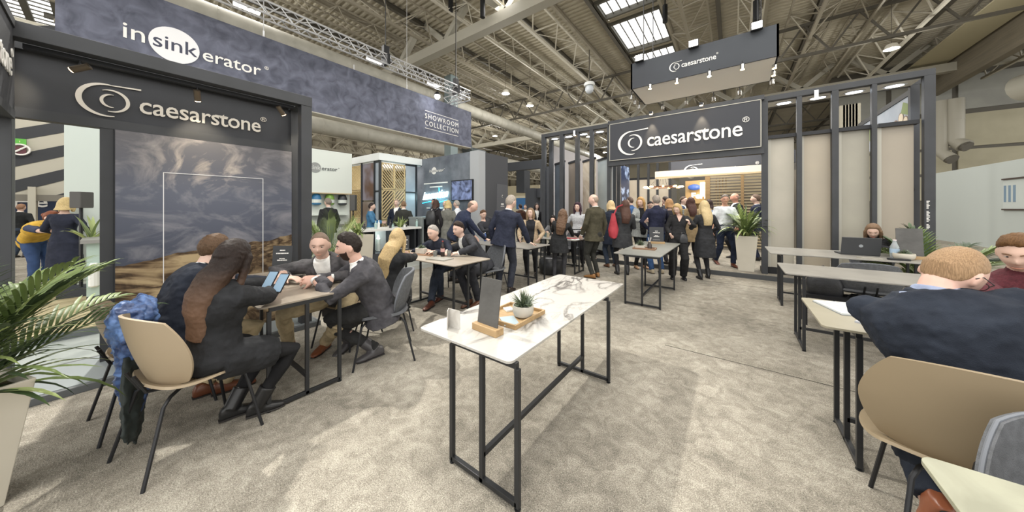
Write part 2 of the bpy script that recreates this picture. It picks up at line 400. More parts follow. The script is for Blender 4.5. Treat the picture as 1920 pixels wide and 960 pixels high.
# ---------- swoosh emblem: three tapering crescents ----------
def crescent(mb, cx, cy, r, a0, a1, w0, wm_, w1, M, ext=.008, n=26, tail=None, ecc=1):
    pts = []; 
    for i in range(n+1):
        f = i/n; a = math.radians(a0+(a1-a0)*f); wd = (w0*(1-f)+w1*f)+(wm_-(w0+w1)/2)*math.sin(PI*f)
        pts.append(((cx+(r+wd/2)*math.cos(a)*ecc, cy+(r+wd/2)*math.sin(a)), (cx+(r-wd/2)*math.cos(a)*ecc, cy+(r-wd/2)*math.sin(a))))
    if tail: pts = [(tail[0], tail[1])]+pts
    vs = []; fs = []
    for (o, i_) in pts:
        for z in (0, ext): vs += [M @ Vector((o[0], o[1], z)), M @ Vector((i_[0], i_[1], z))]
    for k in range(len(pts)-1):
        b = k*4; c = b+4; fs += [(b+2, b+3, c+3, c+2), (b+0, b+2, c+2, c+0), (b+3, b+1, c+1, c+3), (b+1, b+0, c+0, c+1)]
    mb.add(vs, fs)
def caesar_logo(parent, org, right, length, m, up=(0, 0, 1)):
    """emblem and word; length = total width, org = left end at the letters' base line"""
    u = length/8.3; M = face_mat(org, right, up)
    e = MB(); R_ = u*.92; cx = R_*1.05; cy = u*.42
    crescent(e, cx, cy, R_, 82, 285, .05*u, .2*u, .03*u, M, tail=((cx+R_*1.35, cy+R_*1.12), (cx+R_*1.35, cy+R_*1.02)), ecc=1.05)
    crescent(e, cx+.12*u, cy, R_*.68, 118, -100, .02*u, .15*u, .03*u, M)
    crescent(e, cx+.16*u, cy, R_*.4, 80, 280, .02*u, .13*u, .02*u, M)
    e.build('emblem', m, parent, world=True)
    t = text_mesh('caesarstone', u*1.42, 'lettering', m, None, Matrix.Identity(4), ext=.004, bold=.012*u, spacing=.97)
    xs = [v.co.x for v in t.data.vertices]; wd = max(xs)-min(xs); x0 = min(xs); tw = length-cx-R_*1.30-u*.25
    t.data.transform(M @ Matrix.Translation((cx+R_*1.28, 0, .004)) @ Matrix.Diagonal((tw/wd, tw/wd*1.16, 1, 1)) @ Matrix.Translation((-x0, 0, 0)))
    t.data.transform(wm(parent).inverted()); t.parent = parent
    lx = cx+R_*1.5; k = tw
    def tw_(txt):
        o_ = text_mesh(txt, u*1.42, 'tmp', m, None, Matrix.Identity(4), bold=.012*u, spacing=.97); X = [v.co.x for v in o_.data.vertices]; Y_ = [v.co.y for v in o_.data.vertices]
        r_ = (max(X), max(Y_)); me_ = o_.data; bpy.data.objects.remove(o_); bpy.data.meshes.remove(me_); return r_
    q_ = tw/wd; s0 = tw_('caesar')[0]; s1 = tw_('caesars')[0]; s2 = tw_('caesarst')[0]; xh = tw_('x')[1]*q_*1.16
    lx = cx+R_*1.28; a_ = lx+((s0+s1)/2-x0)*q_; b_ = lx+(s2-x0)*q_; th_ = u*.1
    MB().prism([(a_, xh-th_*.6), (b_, xh-th_*.6), (b_, xh+th_*.4), (a_, xh+th_*.4)], 0, .008, fn=lambda x, y, z: M @ Vector((x, y, z))).build('ligature', m, parent, world=True)
    r = text_mesh('\u00ae', u*.5, 'registered_mark', m, parent, M @ Matrix.Translation((length-u*.28, u*.85, .004)), ext=.003)
def sink_logo(parent, M, s, m_let, m_disc, m_in):
    """in (sink) erator: s = x-height scale"""
    a = text_mesh('in', s*1.5, 'lettering', m_let, parent, M @ Matrix.Translation((0, 0, .01)), ext=.012*s, align='RIGHT', bold=.008*s)
    d = MB(); ring0 = []; ring1 = []
    for i in range(48):
        t = 2*PI*i/48; p = (s*1.28+s*1.22*math.cos(t), s*.42+s*1.22*math.sin(t)); ring0.append(M @ Vector((p[0], p[1], 0))); ring1.append(M @ Vector((p[0], p[1], .05*s)))
    d.rings([ring0, ring1]); d.build('disc', m_disc, parent, world=True)
    text_mesh('sink', s*1.35, 'lettering', m_in, parent, M @ Matrix.Translation((s*1.28, 0, .055*s)), ext=.004*s, align='CENTER', bold=.008*s)
    text_mesh('erator', s*1.35, 'lettering', m_let, parent, M @ Matrix.Translation((s*2.62, -s*.05, .01)), ext=.012*s, bold=.008*s)
    text_mesh('\u00ae', s*.4, 'registered_mark', m_let, parent, M @ Matrix.Translation((s*6.35, s*.62, .01)), ext=.01*s)

# ================= left frame with the landscape picture =================
F_ = thing('picture_stand', 'black framed stand on the left holding the big landscape picture', 'display stand', (-4.5, .5, 0))
PLIN = mat('plinth_grey', '55585a', .6); PLTOP = mat('plinth_top', '7f8688', .5)
MB().box(-5.0, -4.25, -2.4, 1.62, 0, .058).build('plinth', PLIN, F_, world=True, bevel=.004)
MB().box(-4.95, -4.29, -2.35, 1.58, .058, .062).build('plinth_top', PLTOP, F_, world=True)
for (y0, y1) in ((-.56, -.43), (1.42, 1.535)): MB().box(-4.42, -4.3, y0, y1, .06, 2.9).build('front_post', ANTH, F_, world=True, bevel=.003)
MB().box(-4.42, -4.295, -2.4, 1.536, 2.78, 2.9).build('top_beam', ANTH, F_, world=True, bevel=.003)
MB().box(-4.9, -4.42, 1.42, 1.535, 2.8, 2.9).build('side_beam', ANTH, F_, world=True)
for (y0, y1, zt_) in ((-.62, -.47, 2.86), (-.052, .03, 2.26), (1.447, 1.535, 2.86)): MB().box(-4.86, -4.74, y0, y1, .06, zt_).build('rear_post', ANTH, F_, world=True, bevel=.003)
MB().box(-4.84, -4.735, -2.4, 1.45, 2.25, 2.335).build('lower_beam', ANTH, F_, world=True)
MB().box(-4.86, -4.74, -2.4, 1.535, 2.82, 2.9).build('rear_top_beam', ANTH, F_, world=True)
MB().box(-4.82, -4.78, -2.4, 1.447, 2.33, 2.83).build('fascia_panel', ANTH2, F_, world=True)
MB().box(-4.76, -4.72, .03, 1.447, .06, 2.25).build('picture_wall', ANTH2, F_, world=True)
p0 = onX(147, 186, -4.778); p1 = onX(493, 232, -4.778)
sg = thing('sign_lettering', 'white stone company lettering on the black fascia above the landscape picture', 'sign', p0)
caesar_logo(sg, (-4.778, p0.y, p0.z-.035), (0, 1, 0), p1.y-p0.y+.02, mat('letter_warm', 'd9d3c8', .5))
# return fascia on the near left edge
t = thing('return_fascia', 'black fascia with white letters cut by the left picture edge', 'sign', (-3.3, -.5, 2.2))
MB().box(-4.29, -2.2, -.50, -.425, 2.22, 2.84).build('panel', ANTH2, t, world=True)
MB().box(-4.29, -2.2, -.51, -.415, 2.84, 2.9).build('upper_rail', ANTH, t, world=True)
MB().box(-4.29, -2.2, -.51, -.415, 2.16, 2.22).build('lower_rail', ANTH, t, world=True)
caesar_logo(t, (-2.80, -.422, 2.45), (-1, 0, 0), 1.42, LETTER)
# landscape print
def landscape():
    m = bpy.data.materials.new('landscape_print'); m.use_nodes = True; nt = m.node_tree; N = nt.nodes; L = nt.links; b = N['Principled BSDF']
    tc = N.new('ShaderNodeTexCoord'); sp = N.new('ShaderNodeSeparateXYZ'); L.new(tc.outputs['Object'], sp.inputs[0])
    def mth(op, a, b_=None, c=None):
        n = N.new('ShaderNodeMath'); n.operation = op
        for i, v in enumerate((a, b_, c)):
            if v is None: continue
            if isinstance(v, (int, float)): n.inputs[i].default_value = v
            else: L.new(v, n.inputs[i])
        return n.outputs[0]
    def noi(scale, st, det=4, dist=0, rot=(0, 0, 0)):
        mp = N.new('ShaderNodeMapping'); mp.inputs['Scale'].default_value = st; mp.inputs['Rotation'].default_value = rot; L.new(tc.outputs['Object'], mp.inputs[0])
        t = N.new('ShaderNodeTexNoise'); t.inputs['Scale'].default_value = scale; t.inputs['Detail'].default_value = det; t.inputs['Distortion'].default_value = dist; t.inputs['Roughness'].default_value = .6
        L.new(mp.outputs[0], t.inputs[0]); return t.outputs[0]
    def ramp(f, st):
        r = N.new('ShaderNodeValToRGB'); e = r.color_ramp.elements
        while len(e) < len(st): e.new(.5)
        for k, (p, c) in enumerate(st): e[k].position = p; e[k].color = srgb(c)
        L.new(f, r.inputs[0]); return r.outputs[0]
    def mix(f, a, b_):
        n = N.new('ShaderNodeMix'); n.data_type = 'RGBA'; L.new(f, n.inputs[0]); L.new(a, n.inputs[6]); L.new(b_, n.inputs[7]); return n.outputs[2]
    z = sp.outputs['Z']; y = sp.outputs['Y']
    # sky: slate blue with wispy streaks, a bright break upper middle
    base = ramp(mth('MULTIPLY', z, .45), [(.42, '4b4f5c'), (.75, '646875'), (1, '6f6e72')])
    wsp = noi(1.7, (1, .9, 1.7), 7, 1.9, (-.5, 0, 0))
    cl = ramp(wsp, [(.46, '000000'), (.70, 'd0d0d0')])
    glow = mth('SUBTRACT', 1.0, mth('MULTIPLY', mth('SQRT', mth('ADD', mth('POWER', mth('SUBTRACT', y, .62), 2), mth('POWER', mth('MULTIPLY', mth('SUBTRACT', z, 2.0), 1.7), 2))), 1.5))
    gl = mth('MAXIMUM', glow, 0)
    cf = mth('MULTIPLY', cl, mth('ADD', .62, mth('MULTIPLY', gl, 1.3))); cf = mth('MINIMUM', cf, 1)
    whitec = ramp(gl, [(0, 'b4b1b4'), (.8, 'd8cbbc')])
    sky = mix(cf, base, whitec)
    # hills: ridged folds in tan and umber
    f1 = noi(1.5, (1, .8, 2.6), 4, 1.2, (.45, 0, 0)); rid = mth('ABSOLUTE', mth('SUBTRACT', f1, .5)); 
    f2 = noi(9, (1, 1, 1), 6, .8)
    hf = mth('ADD', mth('MULTIPLY', rid, 5.0), mth('MULTIPLY', f2, .5))
    hill = ramp(hf, [(.20, '3a3028'), (.36, '5b4b3a'), (.58, '87745a'), (.95, 'b09c7a')])
    rg = noi(2.2, (1, 1, 0), 3)
    ridge = mth('ADD', mth('ADD', .84, mth('MULTIPLY', y, .13)), mth('MULTIPLY', rg, .22))
    fac = mth('GREATER_THAN', z, ridge)
    col = mix(fac, hill, sky); L.new(col, b.inputs['Base Color']); b.inputs['Roughness'].default_value = .8
    b.inputs['Specular IOR Level'].default_value = .15
    return m
pic = MB().box(-4.72, -4.715, .035, 1.445, .065, 2.245).build('landscape_picture', landscape())
tag(pic, 'large landscape picture of brown hills under a cloudy sky', 'picture')
LINEW = mat('thin_white_line', 'e8e8e8', .5)
a = onX(306.5, 323, -4.713); b = onX(493, 331, -4.713)
o = MB()
o.box(-4.715, -4.711, a.y-.003, a.y+.003, .35, a.z); o.box(-4.715, -4.711, b.y-.003, b.y+.003, .35, a.z); o.box(-4.715, -4.711, a.y, b.y, a.z-.006, a.z); o.box(-4.715, -4.711, a.y, b.y, .35, .356)
o.build('outline', LINEW, pic, world=True)
# lighting track with three spots
t = thing('lighting_track', 'black lighting track fixed under the left frame beam', 'lighting track', (-4.45, .3, 2.76))
MB().box(-4.47, -4.43, -.4, 1.38, 2.745, 2.78).build('rail', BLACK, t, world=True)
for i, (px, py, aim, lit) in enumerate(((150, 128, (-.3, -.6, -.35), 1), (370, 180, (-.6, .15, -.9), 1), (527, 208, (-.25, .5, -.6), 1))):
    p = onX(px, py, -4.44); d = Vector(aim).normalized()
    s_ = thing('spotlight', '%s small brass spotlight on the track of the left frame' % ('leftmost', 'middle', 'rightmost')[i], 'spotlight', p)
    MB().tube([p-d*.06, p+d*.05], .026, 14).build('lamp_body', mat('brass_spot', '6e6253', .4, metal=.5), s_, world=True, smooth=40)
    MB().tube([p+d*.05, p+d*.056], .022, 14).build('lamp_lens', LAMPY, s_, world=True)
    MB().tube([p, (p.x, p.y, 2.745)], .007, 6).build('stem', BLACK, s_, world=True)
    lamp('spot_glow', 'SPOT', p+d*.07, 16, (1, .85, .62), .02, p+d*2, 75, .8)

# ================= big hanging slate banner =================
SLATE = mat('slate_banner', '474a58', .75, '6c6f80', 3.2, 10, lo=.32, hi=.68, dist=.8)
BX = -10.5
t = thing('hanging_banner', 'long slate blue banner hung above the sink brand stand', 'banner', (BX, 5, 4.5))
MB().box(BX-.35, BX, -.62, 10.75, 4.5, 6.27).build('banner_panel', SLATE, t, world=True)
MB().box(BX-.35, BX+.01, -.62, 10.75, 4.47, 4.5).build('bottom_trim', mat('banner_trim', 'b5b0a4', .6), t, world=True)
for y in (2.6, 5.1, 7.2, 9.9): MB().tube([(BX-.15, y, 6.27), (BX-.15, y, 6.5)], .025, 6).build('suspension_clip', ALU, t, world=True)
for y in (2.6, 7.2, 9.9): MB().tube([(BX-.15, y, 6.4), (BX-.15, y, 11.3)], .01, 4).build('suspension_wire', ALU, t, world=True)
p = onX(326, 85, BX+.004); q = onX(374, 85, BX); p2 = onX(278, 85, BX)
sg = thing('banner_logo', 'white sink brand logo with a white disc on the slate banner', 'sign', p)
sc_ = (q.y-p2.y)/2.44; M_ = face_mat((BX+.004, (q.y+p2.y)/2-1.28*sc_, p.z-.42*sc_), (0, 1, 0))
sink_logo(sg, M_, sc_, LETTER, mat('disc_white', 'e6e6e8', .5), mat('slate_letter', '3a3d50', .6))
p = onX(797, 224, BX+.006); q = onX(859, 237, BX)
sg = thing('banner_caption', 'SHOWROOM COLLECTION caption between two thin lines on the banner', 'sign', p)
for k, (txt, zz, ss) in enumerate((('SHOWROOM', 5.32, 1), ('COLLECTION', 5.02, 1))):
    o = text_mesh(txt, .3, 'lettering', LETTER, None, Matrix.Identity(4), ext=.004, spacing=1.25)
    xs = [v.co.x for v in o.data.vertices]; wd = max(xs)-min(xs)
    o.data.transform(face_mat((BX+.006, p.y, zz), (0, 1, 0)) @ Matrix.Diagonal(((q.y-p.y)/wd, 1.0, 1, 1)) @ Matrix.Translation((-min(xs), 0, 0)))
    o.data.transform(wm(sg).inverted()); o.parent = sg
for zz in (5.64, 4.9): MB().box(BX, BX+.01, p.y, q.y, zz-.01, zz+.01).build('rule_line', LETTER, sg, world=True)

# ================= aluminium lighting truss =================
def box_truss(a, b, w_, parent, name='truss_section'):
    a = Vector(a); b = Vector(b); d = (b-a).normalized(); r = d.cross(Vector((0, 0, 1))); L_ = (b-a).length; h = w_/2
    mb = MB(); cs = [r*h+Vector((0, 0, h)), -r*h+Vector((0, 0, h)), -r*h-Vector((0, 0, h)), r*h-Vector((0, 0, h))]
    for c_ in cs: mb.tube([a+c_, b+c_], .026, 6)
    n = max(2, int(L_/.5))
    for i in range(n):
        p = a+d*(L_*i/n); q = a+d*(L_*(i+1)/n); m_ = (p+q)/2
        for k in range(4):
            c1 = cs[k]; c2 = cs[(k+1) % 4]
            mb.tube([p+c1, m_+c2], .013, 5, cap=False); mb.tube([m_+c2, q+c1], .013, 5, cap=False)
    return mb.build(name, ALU, parent, world=True)
t = thing('lighting_truss', 'bright aluminium lighting truss hung in front of the slate banner', 'truss', (-9.5, 4, 6.5))
for k in range(5): box_truss((-9.5, -1.5+k*2.2, 6.5), (-9.5, -1.5+(k+1)*2.2, 6.5), .32, t)
box_truss((-9.5, 9.5, 6.5), (-10.9, 9.5, 6.5), .32, t)
for (y) in (.9, 5.6, 8.8):
    h_ = thing('chain_hoist', 'black chain hoist holding the aluminium truss, %s along it' % {.9: 'nearest', 5.6: 'middle one', 8.8: 'farthest'}[y], 'hoist', (-9.5, y, 6.7))
    MB().box(-9.58, -9.42, y-.1, y+.1, 6.7, 7.0).build('hoist_motor', BLACK, h_, world=True, bevel=.01)
    MB().tube([(-9.5, y, 6.9), (-9.5, y, 11.3)], .015, 5).build('chain', BLACK, h_, world=True)
    MB().box(-9.7, -9.3, y-.05, y+.05, 6.36, 6.7).build('sling', BLACK, h_, world=True)
for i, y in enumerate((2.0, 5.2, 7.6)):
    l_ = thing('strip_light', 'long white strip light clipped inside the aluminium truss, number %s from the left' % ('one', 'two', 'three')[i], 'stage light', (-9.5, y, 6.4), 0)
    MB().box(-9.55, -9.45, y-.25, y+.25, 6.33, 6.4).build('light_body', ALU, l_, world=True)
    MB().box(-9.54, -9.46, y-.24, y+.24, 6.322, 6.33).build('tube', LAMPW, l_, world=True)
p = onX(820, 181, -9.9)
l_ = thing('flood_light', 'brilliant white floodlight blazing at the end of the aluminium truss', 'stage light', p)
MB().lathe([(.13, .05), (.11, .14), (.03, .2)], c=p, n=14).build('lamp_housing', BLACK, l_, world=True)
MB().ell(p, (.11, .11, .11)).build('lamp_lens', mat('floodlight_lens', 'ffffff', .5, emit=60), l_, world=True)
MB().tube([(p.x, p.y, p.z+.1), (p.x, p.y, 6.65)], .02, 6).build('yoke', BLACK, l_, world=True)
lamp('flood_glow', 'SPOT', (p.x+.15, p.y-.1, p.z-.1), 350, (1, 1, 1), .1, (-4, 6, 0), 110, .6)

# ================= display wall with slab panels and the entrance sign =================
W_ = thing('display_wall', 'long charcoal post and beam frame around the slab displays and entrance', 'display stand', (-1, 8.3, .1))
STEPF = mat('step_front', '47494b', .6); STEPT = CARPET
struct(MB().box(-5.4, 3.2, 8.1, 17.5, 0, .096).build('trim_9', STEPF)); struct(MB().box(-5.36, 3.18, 8.13, 17.5, .096, .1).build('floor_platform', CARPET))
YF = 8.3; TOP = 3.87
def pbar(p0, p1, y0, y1, z0, z1, name, m=ANTH, bev=.004): return MB().box(p0, p1, y0, y1, z0, z1).build(name, m, W_, world=True, bevel=bev)
def fx(px, y=YF): return onY(px, 0, y).x
XL, XR = fx(1015), fx(1755)
pbar(XL, XR, YF, YF+.12, 3.76, TOP, 'front_beam'); pbar(XL, XR, YF+.5, YF+.62, 3.76, TOP, 'rear_beam')
PS = [(1015, 1022), (1049, 1056), (1078, 1085), (1105, 1112), (1138, 1145), (1428, 1440), (1494, 1504), (1560, 1573), (1635, 1645), (1733, 1755)]
for (a, b) in PS:
    pbar(fx(a), fx(b), YF, YF+.1, .1, 3.76, 'front_post')
    if a > 1700 or a == 1138 or a == 1015: pbar(fx(a), fx(a)+(fx(b)-fx(a))*.9, YF+.5, YF+.6, .1, 3.76, 'rear_post')
    pbar(fx(a), fx(b), YF+.1, YF+.5, .1, .2, 'foot_rail')
SOF = mat('soffit_light_grey', 'cbc8c1', .5)
pbar(XL+.1, fx(1138), YF+.13, YF+.49, 3.75, 3.77, 'soffit', SOF, 0); pbar(fx(1440), fx(1733), YF+.13, YF+.49, 3.75, 3.77, 'soffit', SOF, 0)
# downlights under the soffit
for i, px in enumerate((1040, 1066, 1094, 1124, 1470, 1534, 1602, 1678)):
    x = fx(px, YF+.28); q = thing('downlight', 'cool recessed downlight glowing under the display wall soffit, %s' % ('far left bay', 'second left bay', 'third left bay', 'left bay next to the sign', 'right bay next to the sign', 'bay above the second right slab', 'bay above the third right slab', 'bay at the right end')[i], 'downlight', (x, YF+.3, 3.73))
    MB().lathe([(.001, 0), (.075, 0), (.085, .02)], c=(x, YF+.3, 3.735), n=16, sx=1.5).build('lens', LAMPC, q, world=True)
    MB().lathe([(.085, 0), (.105, 0), (.105, .03), (.085, .03)], c=(x, YF+.3, 3.738), n=16, sx=1.45).build('bezel', ALU, q, world=True)
    lamp('downlight_glow', 'SPOT', (x, YF+.3, 3.70), 36, (.9, .95, 1), .05, (x, YF+.3, 0), 100, .7)
def slab_mat(i):
    a, b, c = [('a9a497', 'b9b3a5', 1.5), ('b0a592', 'a39a8b', 1.2), ('a6a294', '999589', 1.4), ('a39a8b', '9b9284', .8),
               ('59626c', '4c545e', 2), ('8e8172', '7e7265', 2), ('e6dfd0', 'a88f6c', 1.1), ('8f989b', 'a9b1b2', 1.6)][i]
    return mat('slab_stone_%d' % i, a, .35, b, c, 8, dist=(2.0 if i == 6 else .3), lo=.3, hi=.75)
for i, (a, b, py) in enumerate(((1443, 1491, 262), (1504, 1559, 253), (1574, 1633, 245), (1648, 1716, 238))):
    y = YF+.16; x0 = onY(a, 0, y).x; x1 = onY(b, 0, y).x; zt = 2.97
    s_ = thing('stone_slab', '%s stone slab standing in the right half of the display wall' % ('pale grey-beige', 'mottled tan', 'scratched grey', 'plain taupe')[i], 'stone slab', ((x0+x1)/2, y, .2))
    MB().box(x0+.02, x1-.02, y-.01, y+.01, .24, zt).build('slab', slab_mat(i), s_, world=True)
    MB().box(x0-.03, x1+.02, y-.1, y+.06, zt, zt+.07).build('top_rail', BLACK, s_, world=True)
    MB().box(x0-.03, x1+.02, y-.04, y+.04, .1, .24).build('bottom_rail', BLACK, s_, world=True)
    MB().box(x0-.03, x0+.02, y-.04, y+.05, .24, zt).build('side_edge', mat('edge_light', 'b5b2a6', .4), s_, world=True)
for i, (a, b) in enumerate(((1030, 1048), (1057, 1076), (1086, 1104), (1113, 1137))):
    cx_ = (fx(a)+fx(b))/2; y = YF+.34; L_ = .74
    s_ = thing('stone_slab', '%s tall slab set at an angle in the left half of the display wall' % ('slate blue', 'brown grey', 'cream veined', 'pale blue grey')[i], 'stone slab', (cx_, y, .2), 0)
    d = Vector((-.78, .62, 0)); n_ = Vector((.62, .78, 0)); c_ = Vector((cx_+.02, y, 0))
    for nm, z0, z1, th, m in (('slab', .24, 2.92, .01, slab_mat(4+i)), ('top_rail', 2.92, 2.98, .03, BLACK), ('bottom_rail', .1, .24, .03, BLACK)):
        vs = [(c_+d*sx*L_/2+n_*sy*th) for sx, sy in ((-1, -1), (1, -1), (1, 1), (-1, 1))]
        MB().prism([(v.x, v.y) for v in vs], z0, z1).build(nm, m, s_, world=True)
struct(MB().box(-5.0, -4.9, 8.95, 15.5, .1, 3.62).build('wall_inner_left', mat('pale_grey_board', 'a8a5a6', .6)))
# round badge on right slab and upright letters on end post
bd = thing('round_badge', 'small round black badge on the taupe slab at the right end', 'badge', (0, 0, 0))
p = onY(1704, 356, YF+.3); bd.location = p
MB().tube([(p.x, p.y, p.z), (p.x, p.y-.008, p.z)], .065, 24).build('disc', BLACK, bd, world=True)
for k in range(4): MB().box(p.x-.035, p.x+.035-.01*(k % 2), p.y-.012, p.y-.008, p.z+.03-k*.02, p.z+.035-k*.02).build('print_line', LETTER, bd, world=True)
p = onY(1737, 430, YF); pl = MB(); zz = 1.14; rg_ = random.Random(3)
for ln in (4, 8, 6):
    for c_ in range(ln): hh = rg_.choice((.022, .022, .034)); pl.box(p.x-.0, p.x+hh, YF-.006, YF, zz, zz+.014); zz += .024
    zz += .03
o_ = pl.build('post_lettering', LETTER, W_, world=True); o_['kind'] = 'stuff'
# high picture between top right posts: glass bottle and leaves print
pp = thing('leaf_picture', 'slanted high picture with green leaf and lit bulbs behind the right end post', 'picture', (2.4, 9.2, 3.1))
y0_, y1_ = 8.95, 11.2
a = onY(1650, 232, y1_); PW = mat('print_pale_blue', 'aab2bd', .5, '98a2b0', 2)
xr = fx(1716, YF+.62)
zt_ = 3.66; MB().box(xr-.02, xr+.05, y0_, y1_+.8, zt_, zt_+.1).build('upper_frame', BLACK, pp, world=True)
MB().add([(xr, y0_, 2.9), (xr, y1_+.8, 2.9), (xr, y1_+.8, zt_), (xr, y0_, zt_), (xr+.03, y0_, 2.9), (xr+.03, y1_+.8, 2.9), (xr+.03, y1_+.8, zt_), (xr+.03, y0_, zt_)], [(0, 3, 2, 1), (4, 5, 6, 7), (0, 4, 7, 3), (3, 7, 6, 2), (1, 2, 6, 5), (0, 1, 5, 4)]).build('print', PW, pp, world=True)
LEAFP = mat('printed_leaf', '7f8f5c', .6)
MB().add([(xr-.005, 11.7, 3.6), (xr-.005, 11.2, 3.5), (xr-.005, 10.8, 3.05), (xr-.005, 11.4, 3.2)], [(0, 1, 2, 3)]).build('printed_leaf', LEAFP, pp, world=True)
MB().add([(xr-.005, 9.15, 3.5), (xr-.005, 9.4, 3.6), (xr-.005, 9.5, 3.4), (xr-.005, 9.2, 3.3)], [(0, 1, 2, 3)]).build('printed_leaf', LEAFP, pp, world=True)
for (yy, zz, r) in ((9.75, 3.16, .13), (9.5, 3.3, .1), (9.3, 3.2, .09)):
    MB().tube([(xr-.006, yy, zz), (xr-.002, yy, zz)], r, 16).build('printed_bulb', mat('printed_bulb', 'dccdb4', .4), pp, world=True)
    MB().tube([(xr-.004, yy, zz), (xr-.002, yy, zz)], r*1.25, 16).build('printed_bulb_rim', mat('printed_bulb_rim', '6d5340', .4), pp, world=True)
# entrance sign
es = thing('entrance_sign', 'big dark sign board with white stone company name over the entrance', 'sign', (-1.1, 8.2, 2.8))
x0, x1 = fx(1144.5), fx(1427); 
MB().box(x0, x1, 8.22, 8.3, 2.80, 3.80).build('sign_board', mat('sign_board_slate', '3a3c42', .7), es, world=True)
eg = MB()
for (a, b, c, d) in ((x0, x1, 3.79, 3.805), (x0, x1, 2.795, 2.81), (x0, x0+.015, 2.8, 3.8), (x1-.015, x1, 2.8, 3.8)): eg.box(a, b, 8.212, 8.22, c, d)
eg.build('edge_trim', mat('edge_light', 'b5b2a6', .4), es, world=True)
MB().box(x0-.05, x1+.05, 8.26, 8.42, 2.66, 2.8).build('lintel', ANTH, es, world=True)
MB().box(x0-.05, x1+.05, 8.24, 8.36, 3.8, 3.9).build('head_beam', ANTH, es, world=True)
p = onY(1161, 281, 8.215); q = onY(1402, 245, 8.215)
caesar_logo(es, (p.x, 8.214, 3.08), (1, 0, 0), q.x-p.x, LETTER)
for i, px in enumerate((1221, 1315)):
    p = onY(px, 215, 8.12); z = 3.86
    s_ = thing('sign_spotlight', '%s warm spotlight washing the entrance sign from above' % ('left', 'right')[i], 'spotlight', (p.x, 8.1, z))
    MB().box(p.x-.04, p.x+.04, 8.04, 8.13, z-.01, z+.05).build('lamp_body', BLACK, s_, world=True)
    MB().box(p.x-.03, p.x+.03, 8.05, 8.12, z-.016, z-.01).build('lamp_lens', LAMPY, s_, world=True)
    MB().tube([(p.x, 8.1, z+.04), (p.x, 8.28, z+.03)], .008, 6).build('arm', BLACK, s_, world=True)
    lamp('sign_glow', 'SPOT', (p.x, 8.1, z-.03), 45, (1, .82, .55), .015, (p.x, 8.24, 3.0), 46, .8)
for i, px in enumerate((1079, 1529)):
    x = fx(px); z = 3.6
    s_ = thing('post_spotlight', 'small warm spotlight at the top of %s' % ('a post left of the sign', 'a post right of the sign')[i], 'spotlight', (x, YF-.05, z))
    MB().box(x-.03, x+.03, YF-.09, YF-.01, z+.06, z+.2).build('lamp_body', CHROME, s_, world=True)
    MB().box(x-.025, x+.025, YF-.08, YF-.02, z+.053, z+.06).build('lamp_lens', LAMPY, s_, world=True)
    lamp('post_glow', 'SPOT', (x, YF-.06, z+.03), 6, (1, .75, .45), .015, (x, YF, 1.6), 50, .8)

# ================= hanging box sign =================
hb_ = thing('hanging_box_sign', 'dark box sign with white underside hung above the display wall', 'sign', (-.8, 9.7, 4.9))
x0, x1, y0, y1 = -2.36, .82, 8.9, 10.55; HS = mat('hanging_sign_slate', '383b41', .7, '40444a', 1)
for b in ((x0, x1, y0, y0+.04, 4.9, 5.62), (x0, x1, y1-.04, y1, 4.9, 5.62), (x0, x0+.04, y0, y1, 4.9, 5.62), (x1-.04, x1, y0, y1, 4.9, 5.62)):
    MB().box(*b).build('side_panel', HS, hb_, world=True)
MB().box(x0+.02, x1-.02, y0+.02, y1-.02, 4.9, 4.92).build('underside_cloth', mat('stretched_white_cloth', 'dedbd5', .8), hb_, world=True)
p = onY(1256, 133, y0); q = onY(1346, 104, y0)
caesar_logo(hb_, (p.x, y0-.004, 5.17), (1, 0, 0), q.x-p.x, LETTER)
for x in (x0+.3, x1-.3):
    for y in (y0+.2, y1-.2): MB().tube([(x, y, 5.6), (x, y, 11.4)], .012, 4).build('suspension_wire', BLACK, hb_, world=True)
for i, (px, py) in enumerate(((1198, 108), (1300, 81), (1419, 47))):
    p = onY(px, py, 8.75)
    f = thing('flood_light', 'square bright floodlight above the hanging box sign, %s of three' % ('left', 'middle', 'right')[i], 'stage light', p)
    MB().box(p.x-.11, p.x+.11, p.y, p.y+.1, p.z-.09, p.z+.09).build('lamp_housing', BLACK, f, world=True)
    MB().box(p.x-.09, p.x+.09, p.y-.01, p.y, p.z-.07, p.z+.07).build('lamp_lens', mat('flood_lens_warm', 'fff2d8', .5, emit=35), f, world=True)
    MB().tube([(p.x, p.y+.05, p.z), (p.x, p.y+.25, 5.6)], .015, 6).build('bracket', BLACK, f, world=True)
k = 0; BSL = [a+' '+b for a, n_ in (('front rim,', 4), ('left end,', 3), ('right end,', 4), ('rear rim,', 4)) for b in ('first from the left or top', 'second', 'third', 'last')[:n_]]
